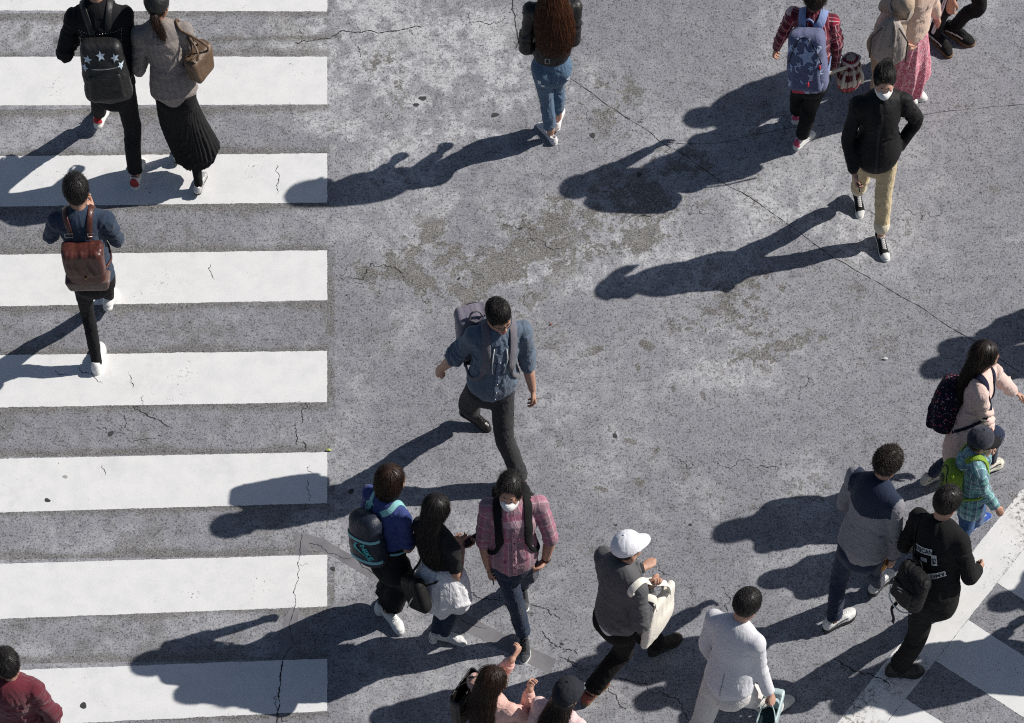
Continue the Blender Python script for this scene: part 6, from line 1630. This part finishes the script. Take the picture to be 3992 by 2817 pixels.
def who_whitecap():
    p = Person('whitecap', 'person in a white cap and grey bomber jacket walking with long strides', g=1.04, pitch=-6, yaw=-14, roll=-6)
    p.body(dict(curl=.7, fwd=p.f), dict(curl=.95, fwd=p.up * .8 + p.f * .5)); p.hair(BLACK_HAIR, seed=14, n=900, capz=.016)
    gy = M(cloth, 'charcoal_bomber', srgb('#545457'), .7, var=.2, wr=.2)
    o = p.top('jacket', gy, hem=.08, ease=.016, fold=.008, arm_r=(.064, .068, .064, .060, .050), seed=17, neck=.96)
    w = p.torso([(.05, .176, .72, 0), (.11, .178, .72, 0)]); w.cap1 = True; blob('hem_rib', [w], M(cloth, 'rib_grey', srgb('#6a6a6c')), o)
    w = p.torso([(.0, .172, .72, 0), (.07, .170, .72, 0)]); w.cap1 = True; blob('shirt_hem', [w], M(cloth, 'white_cotton', 0), p.root)
    collar(p, M(cloth, 'white_cotton', 0), .2, (.080, .078), .032, -.008, name='shirt_collar', flare=.4)
    for q in 'LR': cuff(p, q, M(cloth, 'rib_dark', srgb('#3a3a3c')), 1.84, .042, .04)
    p.trousers(M(cloth, 'black_cotton_twill', (.012, .011, .011)), p.REG, 1.93, fold=.010, seed=17, ease=.004)
    p.shoe('R', M(leather, 'red_brown_leather', srgb('#8a3f33'), .5), M(plain, 'gum_rubber', 0), 'sneaker', lace=M(cloth, 'red_lace', srgb('#a2463c')), label='reddish brown shoe')
    p.shoe('L', M(leather, 'dark_brown_suede', srgb('#2c2216'), .7), RUBBER_B, 'boot', label='dark brown boot', size=1.05)
    cap(p, M(cloth, 'white_cap_cotton', (.76, .76, .82), var=.05, wr=.12), z=.012, vol=1.04)
    cv = M(cloth, 'cream_canvas', srgb('#e2dccf'), var=.06, wr=.14, bump=.15); bv = bvh_of(o)
    o2 = p.tp(.20, .20, -.22); y = unit(-p.l * .9 + p.f * .25); x = orth(p.f, y); fr = Fr(o2, x, y, unit(A3(0, 0, 1) + p.f * .15 * 0))
    r = thing('tote_bag', o2, 'cream canvas tote bag carried over the arm of the grey bomber jacket', 'tote bag')
    b = blob('bag_body', [fr.box((0, 0, -.02), (.175, .032, .19), .03, .08), fr.ell((.0, .0, -.09), (.15, .055, .11))], cv, r, h=.009, k=.05, post=lambda V, Q, uv: folds(V, Q, uv, .006, 4, (.3, .5), (), .9, .7))
    for sg in (1, -1):
        c = [fr.P(.09, sg * .03, .16), fr.P(.05, sg * .03, .32), p.J['SR'] + p.f * .06 + p.up * .05, p.J['SR'] - p.f * .02 + p.up * .07, p.J['SR'] - p.f * .08 + p.up * .02, fr.P(-.11, sg * .03, .30), fr.P(-.09, sg * .03, .16)]
        strap('handle', c, bv, cv, r, .05, .006, off=.003 if sg > 0 else .011, free=(0, 1, 5, 6), n=6)

def who_whitesuit():
    p = Person('whitesuit', 'person in a white suit and white shoes seen from behind', g=1.05, pitch=14, yaw=-12, lift_head=.022)
    p.body(dict(curl=.5), dict(curl=.9)); p.hair(BLACK_HAIR, seed=15, n=2800, L=.032, steps=4, lift=.16, rnd=.45, vol=1.05, back_z=-.045)
    ws = M(cloth, 'white_suiting', (.60, .60, .64), var=.05, wr=.25, sheen=.05)
    o = p.top('suit_jacket', ws, hem=.04, ease=.008, flare=.014, fold=.005, lam=(.3, .12), arm_r=(.061, .061, .056, .052, .046), seed=18, neck=.955)
    collar(p, ws, .3, (.086, .084), .045, -.022); collar(p, M(cloth, 'white_cotton', 0), .25, (.078, .076), .022, .0, name='shirt_collar', flare=.25)
    bv = bvh_of(o)
    decal('back_vent', grid2d(.006, .20, 1, 20), p.tp(.20, -.4, .02), -p.l, p.up, bv, M(cloth, 'vent_shadow', (.30, .30, .34)), o, .003, .8)
    p.trousers(M(cloth, 'white_trouser', (.62, .60, .58), var=.08, wr=.5), p.REG, 1.93, fold=.009, seed=18, ease=.006)
    for q in 'LR': p.shoe(q, M(leather, 'cream_leather', (.68, .66, .60), .35), RUBBER_W, 'sneaker', lace=LACE_W)
    gr = p.grip['R'][0]; tl = M(leather, 'teal_vinyl', srgb('#b4c8cb'), .3, .6, .2); dk = M(cloth, 'dark_lining', srgb('#14262c'))
    fr = Fr(gr + A3(.0, .0, -.20), unit(p.f * .9 + p.l * .4), unit(-p.l + p.f * .4), A3(0, 0, 1))
    r = thing('handbag', fr.o, 'pale teal handbag with dark lining held by the person in white', 'handbag')
    b = blob('bag_body', [fr.box((0, 0, -.04), (.15, .075, .12), .02, -.12)], tl, r, h=.007, cuts=[fr.box((0, 0, .06), (.135, .062, .14), .015, -.12)], post=lambda V, Q, uv: folds(V, Q, uv, .007, 4, (.1, .2)))
    V = [fr.P(sx * .128, sy * .055, -.02) for sx, sy in ((-1, -1), (1, -1), (1, 1), (-1, 1))]; mesh_obj('lining', V, [(0, 1, 2, 3)], dk, r, smooth=False)
    for sg in (1, -1):
        c = catmull([fr.P(-.09, sg * .07, .06), fr.P(-.06, sg * .05, .15), fr.P(0, sg * .012, .20), fr.P(.06, sg * .05, .15), fr.P(.09, sg * .07, .06)], 6)
        V, Q = ribbon_mesh(c, [fr.R[:, 1] * sg] * len(c), .022, .005); mesh_obj('handle', V, Q, tl, r)
    mb = MB(); 
    for k in range(12): mb.add(*ell_mesh(fr.P(.152, .05 * math.sin(k), .06 - k * .014), np.array([.011, .011, .011]), np.eye(3), 7, 5))
    mb.build('bead_charm', M(plain, 'teal_bead', srgb('#2f7f86'), .2), r)

def who_spiky():
    p = Person('spiky', 'person in a grey jacket with a navy yoke and spiky dark hair', g=1.05, yaw=-10, pitch=8, lift_head=.025)
    p.body(dict(curl=.5), dict(curl=.6)); p.hair(DARK_HAIR, seed=16, n=3000, L=.034, steps=4, lift=.38, rnd=.55, vol=1.06, w=.0019, back_z=-.04)
    gy = M(cloth, 'grey_jersey', srgb('#828189'), var=.12, mottle=(srgb('#6d6c74'), .4)); nv = M(cloth, 'navy_cotton', srgb('#1e2a40'), var=.3)
    o = p.top('jacket', gy, hem=-.0, ease=.014, flare=.014, fold=.007, arm_r=(.063, .063, .060, .056, .048), seed=19, h=.007, neck=.955)
    zone(o, p, lambda fw, lf, up, c: (up > -.17 + .25 * np.abs(lf)) & (np.abs(lf) < .20) & (fw < .3), nv)
    collar(p, nv, .45, (.090, .088), .045, -.022); collar(p, M(cloth, 'pale_blue_collar', (.62, .66, .78)), .3, (.080, .078), .028, .0, name='shirt_collar', flare=.25)
    cuff(p, 'R', nv, 1.86, .050, .035); cuff(p, 'L', nv, 1.86, .050, .035)
    p.trousers(NAVYJ, p.SLIM, 1.95, fold=.012, seed=19, ease=.003)
    for q in 'LR': p.shoe(q, M(leather, 'white_grey_leather', (.68, .68, .68), .45), RUBBER_B, 'chunky', lace=LACE_W, stripe_=M(cloth, 'slate_mesh', srgb('#4a4d58')))
    og, X, T, Z = p.grip['R']; o2 = og - p.l * -.03 + A3(0, 0, .01); fr = Fr(o2, T, Z, -X)
    r = thing('wallet', o2, 'mustard yellow long wallet held beside the grey jacket', 'wallet')
    blob('wallet_body', [fr.box((0, 0, 0), (.05, .011, .095), .006)], M(leather, 'mustard_leather', srgb('#b98430'), .5), r, h=.005)
    V, Q = tube_mesh([fr.P(.05, .0, -.09), fr.P(.051, 0, 0), fr.P(.05, 0, .09)], .004, 6); mesh_obj('zipper', V, Q, GOLD, r)

def who_sweater():
    p = Person('sweater', 'person in a black sweater with white lettered patches on the back', g=1.05, pitch=14, yaw=-18, lift_head=.022)
    p.body(dict(curl=.5), dict(curl=.95)); p.hair(BLACK_HAIR, seed=17, n=2500, L=.04, lift=.2, rnd=.4, vol=1.05, back_z=-.045)
    o = p.top('sweater', M(cloth, 'black_knit', (.012, .012, .013), var=.25, bump=.6), hem=.02, ease=.012, flare=.008, fold=.010, neck=.955, arm_r=(.060, .060, .056, .054, .046), seed=20, sleeve=1.93)
    bv = bvh_of(o); wh = M(cloth, 'print_white', (.60, .60, .61)); ink = M(cloth, 'print_black', (.014, .014, .015))
    bo, u, v = p.cp(-.4, 0, 0), -p.l, p.up
    def patch(w, h, c, rot): decal('patch', grid2d(w, h, 12, 4, c, rot), bo, u, v, bv, wh, o, .008, .9)
    patch(.150, .050, (-.045, -.115), .10); decal('lettering', text2d('ERICAN', .046, (-.042, -.115), .10, .0007), bo, u, v, bv, ink, o, .0125, .9)
    patch(.085, .040, (.047, -.165), .10 - math.pi / 2); decal('lettering', text2d('EA', .042, (.047, -.172), .10 - math.pi / 2, .0007), bo, u, v, bv, ink, o, .0125, .9)
    patch(.055, .030, (-.035, -.185), .10)
    patch(.115, .042, (.07, -.285), .32 + math.pi); decal('lettering', text2d('AMER', .038, (.075, -.284), .32 + math.pi, .0007), bo, u, v, bv, ink, o, .0125, .9)
    p.trousers(M(cloth, 'black_trouser', (.012, .012, .012), var=.3), p.REG, 1.95, fold=.012, seed=20, ease=.008)
    for q in 'LR': p.shoe(q, M(leather, 'black_matte_leather', (.02, .018, .018), .5), RUBBER_B, 'chunky', lace=M(cloth, 'black_lace', 0))
    bk = M(cloth, 'black_pack_nylon', (.011, .011, .012), .55, wr=.6)
    f = p.tp(.36, -.205, .165); fr = Fr(f, unit(p.l + p.up * .25), unit(-p.f + p.l * .3), unit(p.up - p.l * .15))
    r = thing('backpack', f, 'black nylon backpack slung low on the left side of the black sweater', 'backpack')
    b = blob('pack_body', [fr.box((0, 0, 0), (.145, .065, .16), .06), fr.ell((0, .045, -.02), (.12, .06, .13))], bk, r, h=.009, k=.04, post=lambda V, Q, uv: folds(V, Q, uv, .009, 3, (.2, .09), (), .9))
    blob('front_pocket', [fr.box((0, .088, -.02), (.10, .025, .075), .02)], M(cloth, 'black_pocket_nylon', (.016, .016, .017), .5), r, h=.007)
    V, Q = tube_mesh(catmull([fr.P(.13, .05, -.06), fr.P(.10, .07, -.14), fr.P(.0, .07, -.185), fr.P(-.1, .07, -.14)], 5), .006, 6); mesh_obj('piping', V, Q, M(cloth, 'stripe_white', 0), r)
    mb = MB()
    for k in (0, 1): mb.tube([fr.P(.028 - .010 * k, .116, .028 - .022 * k), fr.P(-.022 - .010 * k, .116, .036 - .022 * k)], .0045, 5)
    mb.build('emblem', CHROME, r)
    strap('strap', [fr.P(.0, -.05, .16), p.cp(-.12, .17, -.22), p.cp(-.07, .155, -.05), p.cp(.01, .145, .02), p.cp(.10, .14, -.10), p.cp(.10, .16, -.30), fr.P(.13, -.05, -.10)], bv, bk, r, .05, .010, free=(0, -1))
    V, Q = ribbon_mesh(catmull([fr.P(.06, .03, -.17), fr.P(.07, .06, -.22), fr.P(.03, .07, -.27), fr.P(.035, .06, -.32)], 5), [fr.R[:, 1]] * 16, .028, .005); mesh_obj('loose_strap', V, Q, bk, r)

def who_trench():
    p = Person('trench', 'person in a pale pink trench coat with long dark hair and a floral backpack', skin=1, g=.98, fem=True, pitch=2, yaw=0)
    p.body(dict(curl=.35, fwd=p.f * .6 + p.l * .3 - p.up * .3), dict(curl=.7))
    tk = M(cloth, 'pale_pink_trench', srgb('#d9bdb4'), var=.12, wr=.4)
    o = p.top('coat', tk, hem=-.34, ease=.010, flare=.05, fold=.014, arm_r=(.056, .058, .054, .052, .046), seed=21)
    collar(p, tk, .5, (.085, .085), .075, -.004, flare=.8)
    p.trousers(NAVYJ, p.SLIM, 1.93, fold=.009, seed=21)
    for q in 'LR': p.shoe(q, M(leather, 'cream_trainer', (.64, .61, .52), .5), M(plain, 'cream_sole', (.60, .58, .5), .6), 'chunky', lace=M(cloth, 'cream_lace', (.7, .68, .6)), stripe_=M(cloth, 'black_stripe', (.03, .03, .03)))
    p.hair(DARK_HAIR, long_mass(p, .30, .105, .085, .092, .62, .0, .07), n=3000, L=.16, steps=8, seed=18, side_z=-.06, back_z=None, lift=.07, grav=1.3, wave=.0015, whorl=(.01, .02, .12), face=(.130, 0, -.05, .085, .090, .13), fringe=.03)
    fl = M(cloth, 'dark_floral', srgb('#1b1a2b'), print_=lambda t, v, c: t.mix(t.ramp(t.voro(v, 30), .26, .20), t.mix(t.ramp(t.voro(v, 23), .20, .15), t.mix(t.ramp(t.voro(v, 41), .22, .16), c, srgb('#a9a2b8')), srgb('#b9868a')), srgb('#a5404f')))
    root, fr, body, pv = backpack(p, 'dark navy backpack with a small pink flower print', fl, .31, .38, .20, t=.46, drop=.06, rnd=.09, strapm=M(cloth, 'navy_strap', srgb('#1d1f33')), pocketm=fl, seed=12, width=.05, tilt=.1)
    V, Q = tube_mesh([fr.P(.0, .135, .0), fr.P(.008, .14, -.03)], .005, 6); mesh_obj('zip_pull', V, Q, CHROME, root)

def who_child():
    p = Person('child', 'child in a teal plaid hooded shirt and jeans wearing a dark baseball cap', g=1.12, pitch=12, yaw=-10, hs=1.12)
    p.body(dict(curl=.6), dict(curl=.5)); p.hair(DARK_HAIR, seed=19, n=900, capz=.016)
    pl = M(cloth, 'teal_plaid', srgb('#8fb5bd'), plaid=[(0, .06, 0, .026, '#24415c', .7), (1, .06, 0, .026, '#24415c', .65), (0, .06, .03, .010, '#3f9c84', .6), (1, .06, .03, .010, '#3f9c84', .6), (0, .06, .045, .003, '#eef3f3', .7), (1, .06, .045, .003, '#eef3f3', .7)])
    o = p.top('shirt', pl, hem=-.16, ease=.016, fold=.013, arm_r=(.062, .063, .060, .058, .052), seed=22)
    c = Chain([p.cp(.06, .085, -.01), p.cp(-.04, .11, .01), p.cp(-.12, 0, -.04), p.cp(-.04, -.11, .01), p.cp(.06, -.085, -.01)], np.array([.025, .04, .065, .04, .025]) * p.s * 1.25, 1, p.up, 4)
    blob('hood', [c], pl, p.root, h=.008, post=lambda V, Q, uv: folds(V, Q, uv, .008, 6, (.2, .08)))
    p.trousers(M(cloth, 'child_jeans', srgb('#35547f'), var=.3), p.REG, 1.93, fold=.009, seed=22, ease=.008)
    for q in 'LR': p.shoe(q, M(cloth, 'bright_blue_mesh', srgb('#2b4f9e')), M(plain, 'blue_sole', srgb('#9fa9c4')), 'sneaker', lace=LACE_W, size=1.1, label='bright blue sneaker')
    c = cap(p, M(cloth, 'camo_navy', srgb('#3a3c48'), mottle=(srgb('#1c1d26'), .9)), M(cloth, 'cap_brim_black', (.014, .014, .016)), z=.012, vol=1.05, brim_l=.085)
    V, Q = ell_mesh(p.hp(.078, .028, .085), np.array([.010, .022, .020]), p.HR, 10, 8); mesh_obj('badge', V, Q, M(plain, 'orange_badge', srgb('#b5562b'), .5), c)
    gn = M(cloth, 'lime_nylon', srgb('#7c9c2c'), .6, wr=.6)
    root, fr, body, pv = backpack(p, 'lime green child backpack with grey panels', gn, .24, .30, .12, t=.45, strapm=gn, seed=13, width=.04, lat=.085, zipm=M(plain, 'black_zip', 0))
    blob('side_panel', [fr.box((.0, .075, -.02), (.03, .02, .10), .015)], M(cloth, 'grey_panel', srgb('#5c6650')), root, h=.007)

def who_maroon():
    p = Person('maroon', 'person in a maroon jacket with a white collar at the left corner', g=1.06, pitch=10)
    p.body(dict(curl=.5), dict(curl=.5)); p.hair(BLACK_HAIR, seed=20, n=2200, vol=1.04, whorl=(-.05, .02, .09), L=.04)
    mr = M(cloth, 'maroon_wool', srgb('#5e1c2b'), var=.35, sheen=.4)
    p.top('jacket', mr, hem=-.15, ease=.018, fold=.016, arm_r=(.064, .064, .060, .056, .046), seed=23)
    collar(p, M(cloth, 'white_cotton', 0), .3, (.078, .076), .032, .02, name='shirt_collar', flare=.2)
    p.trousers(BLK, p.REG, 1.93, seed=23)
    for q in 'LR': p.shoe(q, M(leather, 'black_matte_leather', 0), RUBBER_B, 'dress')

def who_pinkshirt():
    p = Person('pinkshirt', 'person in a pink shirt raising both hands with wavy brown hair', skin=1, g=.98, fem=True, pitch=6, yaw=-12)
    p.body(dict(curl=.55, thumb=.2, fwd=p.f * .8 + p.up * .5), dict(curl=.5, thumb=.2, fwd=p.up, thumbdir=p.f))
    pk = M(cloth, 'shell_pink_cotton', srgb('#dcb0a6'), var=.12, wr=.5)
    o = p.top('shirt', pk, hem=-.2, ease=.02, fold=.012, sleeve=1.80, arm_r=(.060, .062, .058, .052, .046), seed=24)
    for q in 'LR': cuff(p, q, pk, 1.68, .046, .05)
    collar(p, pk, .4, (.078, .076), .045, .004)
    p.trousers(BLK, p.REG, 1.93, seed=24)
    for q in 'LR': p.shoe(q, SHOEW, RUBBER_W, 'sneaker')
    p.hair(BROWN_HAIR, long_mass(p, .30, .11, .075, .09, .6, .02, .07), n=3000, L=.16, steps=9, seed=21, side_z=-.05, back_z=None, lift=.09, grav=1.2, curl=.55, wave=.003, whorl=(.01, .02, .12), face=(.128, 0, -.05, .085, .085, .125), fringe=.02)
    bk = M(leather, 'black_tote_leather', (.016, .015, .014), .45); o2 = p.cp(-.06, .235, -.18); fr = Fr(o2, unit(p.f), unit(p.l * .9 - p.f * .2), unit(p.up))
    r = thing('tote_bag', o2, 'black leather tote on the shoulder of the pink shirt', 'tote bag')
    blob('bag_body', [fr.box((0, 0, 0), (.15, .05, .17), .03, -.1)], bk, r, h=.009, cuts=[fr.box((0, 0, .08), (.135, .036, .16), .02, -.1)], post=lambda V, Q, uv: folds(V, Q, uv, .006, 3, (.2, .1)))
    c = [fr.P(.09, .03, .15), fr.P(.05, .0, .21), p.J['SL'] + p.up * .07, fr.P(-.05, .0, .21), fr.P(-.09, .03, .15)]
    V, Q = ribbon_mesh(catmull(c, 6), [p.l + p.up * .5] * 25, .022, .006); mesh_obj('handle', V, Q, bk, r)

def who_blackcap():
    p = Person('blackcap', 'person in a black cap and pale pink top at the bottom edge', skin=1, g=.97, fem=True, pitch=6, yaw=0)
    p.body(dict(curl=.5), dict(curl=.5))
    p.top('shirt', M(cloth, 'blush_cotton', srgb('#dcc0c0'), var=.1, wr=.5), hem=-.2, ease=.02, fold=.012, seed=25)
    collar(p, M(cloth, 'white_cotton', 0), .4, (.08, .078), .045, .004)
    p.trousers(BLK, p.REG, 1.93, seed=25)
    for q in 'LR': p.shoe(q, SHOEW, RUBBER_W, 'sneaker')
    p.hair(DARK_HAIR, long_mass(p, .36, .11, .08, .09, .6, .03, .06), n=3000, L=.17, steps=8, seed=22, side_z=-.06, back_z=None, lift=.09, grav=1.3, curl=.25, wave=.002, capz=.004)
    cap(p, M(cloth, 'washed_black_cotton', srgb('#2b2d33'), mottle=(srgb('#1b1c20'), .6)), z=-.004, vol=1.12, brim_l=.06)

def moved(key, x, y, rot=0):
    J = POSE[key]; c, s_ = math.cos(math.radians(rot)), math.sin(math.radians(rot)); R = np.array([[c, -s_, 0], [s_, c, 0], [0, 0, 1]])
    P0 = np.array(J['P']) * [1, 1, 0]; out = {}
    for k, v in J.items():
        if k in ('H', 'hd'): out[k] = v
        elif k in ('TL', 'TR'): out[k] = (R[:2, :2] @ np.array(v)).tolist()
        else: out[k] = (R @ (np.array(v) - P0) + A3(x, y, 0)).tolist()
    out['hd'] = J['hd'] + rot
    return out

def who_passers():
    """people just beyond the right edge, whose shadows fall into the picture"""
    sh = lambda px, py, h=1.62: gp(px, py)[:2] + np.array([1.31, .33]) * h
    for i, (key, (x, y), rot, lab, cm, cl) in enumerate((
        ('spiky', sh(2085, 872), 20, 'person in an olive jacket just beyond the right edge', '#4d5238', '#26262a'),
        ('trench', sh(2135, 772, 1.5), 140, 'person in a cream jumper just beyond the right edge', '#c9bda6', '#2a3040'),
        ('whitecap', sh(2205, 1368, 1.62), -20, 'person in a dark blue jacket just beyond the right edge', '#27344f', '#1a1a1c'),
        ('pinkplaid', sh(1925, 1560, 1.62), 130, 'person in a grey hooded top beyond the lower right corner', '#77787c', '#1e222b'),
        ('sweater', sh(2035, 1590, 1.62), 10, 'person in a rust coloured jacket beyond the lower right corner', '#8a4b33', '#222222'))):
        p = Person('p', lab, P=moved(key, x, y, rot), g=1.0, fem=(key == 'trench'))
        p.body(dict(curl=.5), dict(curl=.5)); p.hair(BLACK_HAIR, seed=30 + i, n=900)
        p.top('jacket', M(cloth, 'passer_top', srgb(cm)) if i == 0 else cloth('passer_top', srgb(cm)), hem=-.3, ease=.03, fold=.01, seed=30 + i)
        p.trousers(cloth('passer_trousers', srgb(cl)), p.REG, 1.93, seed=30 + i)
        for q in 'LR': p.shoe(q, SHOEW, RUBBER_W, 'sneaker')

def litter():
    def bit(name, label, cat, x, y, r, mat, seed, h=.006):
        c = gnd(x, y); rr = np.random.RandomState(seed); n = 9
        V = [c + A3(0, 0, .011 + h)] + [c + A3(r[0] * math.cos(a) * rr.uniform(.7, 1.1), r[1] * math.sin(a) * rr.uniform(.7, 1.1), .0095 + h * rr.uniform(0, .8)) for a in np.linspace(0, 6.28, n, endpoint=False)]
        V += [v - A3(0, 0, .0025) for v in V]
        F = [(0, i + 1, (i + 1) % n + 1) for i in range(n)] + [(n + 1, n + 2 + (i + 1) % n, n + 2 + i) for i in range(n)] + [(i + 1, n + 2 + i, n + 2 + (i + 1) % n, (i + 1) % n + 1) for i in range(n)]
        tag(mesh_obj(name, V, F, mat, None, smooth=False), label, cat)
    bit('leaf', 'yellow green leaf at the corner of a white stripe', 'leaf', 1282, 1756, (.026, .012), M(plain, 'leaf_green', srgb('#b9c070'), .6), 1)
    bit('paper_scrap', 'small white paper scrap on the bare asphalt', 'litter', 3452, 1400, (.022, .011), M(plain, 'paper_white', (.75, .75, .75), .8), 2)
    bit('paper_scrap', 'tiny reddish scrap beside the person in glasses', 'litter', 2148, 1265, (.012, .006), M(plain, 'scrap_red', srgb('#c46a5a'), .7), 3)

for fn in PEOPLE_LIST if 'PEOPLE_LIST' in globals() else [who_studs, who_blazer, who_denim, who_leather, who_plaid, who_floral, who_coat, who_track, who_mask, who_glasses, who_bluetee, who_blacktee, who_pinkplaid, who_whitecap, who_whitesuit, who_spiky, who_sweater, who_trench, who_child, who_maroon, who_pinkshirt, who_blackcap, who_passers, litter]:
    fn()
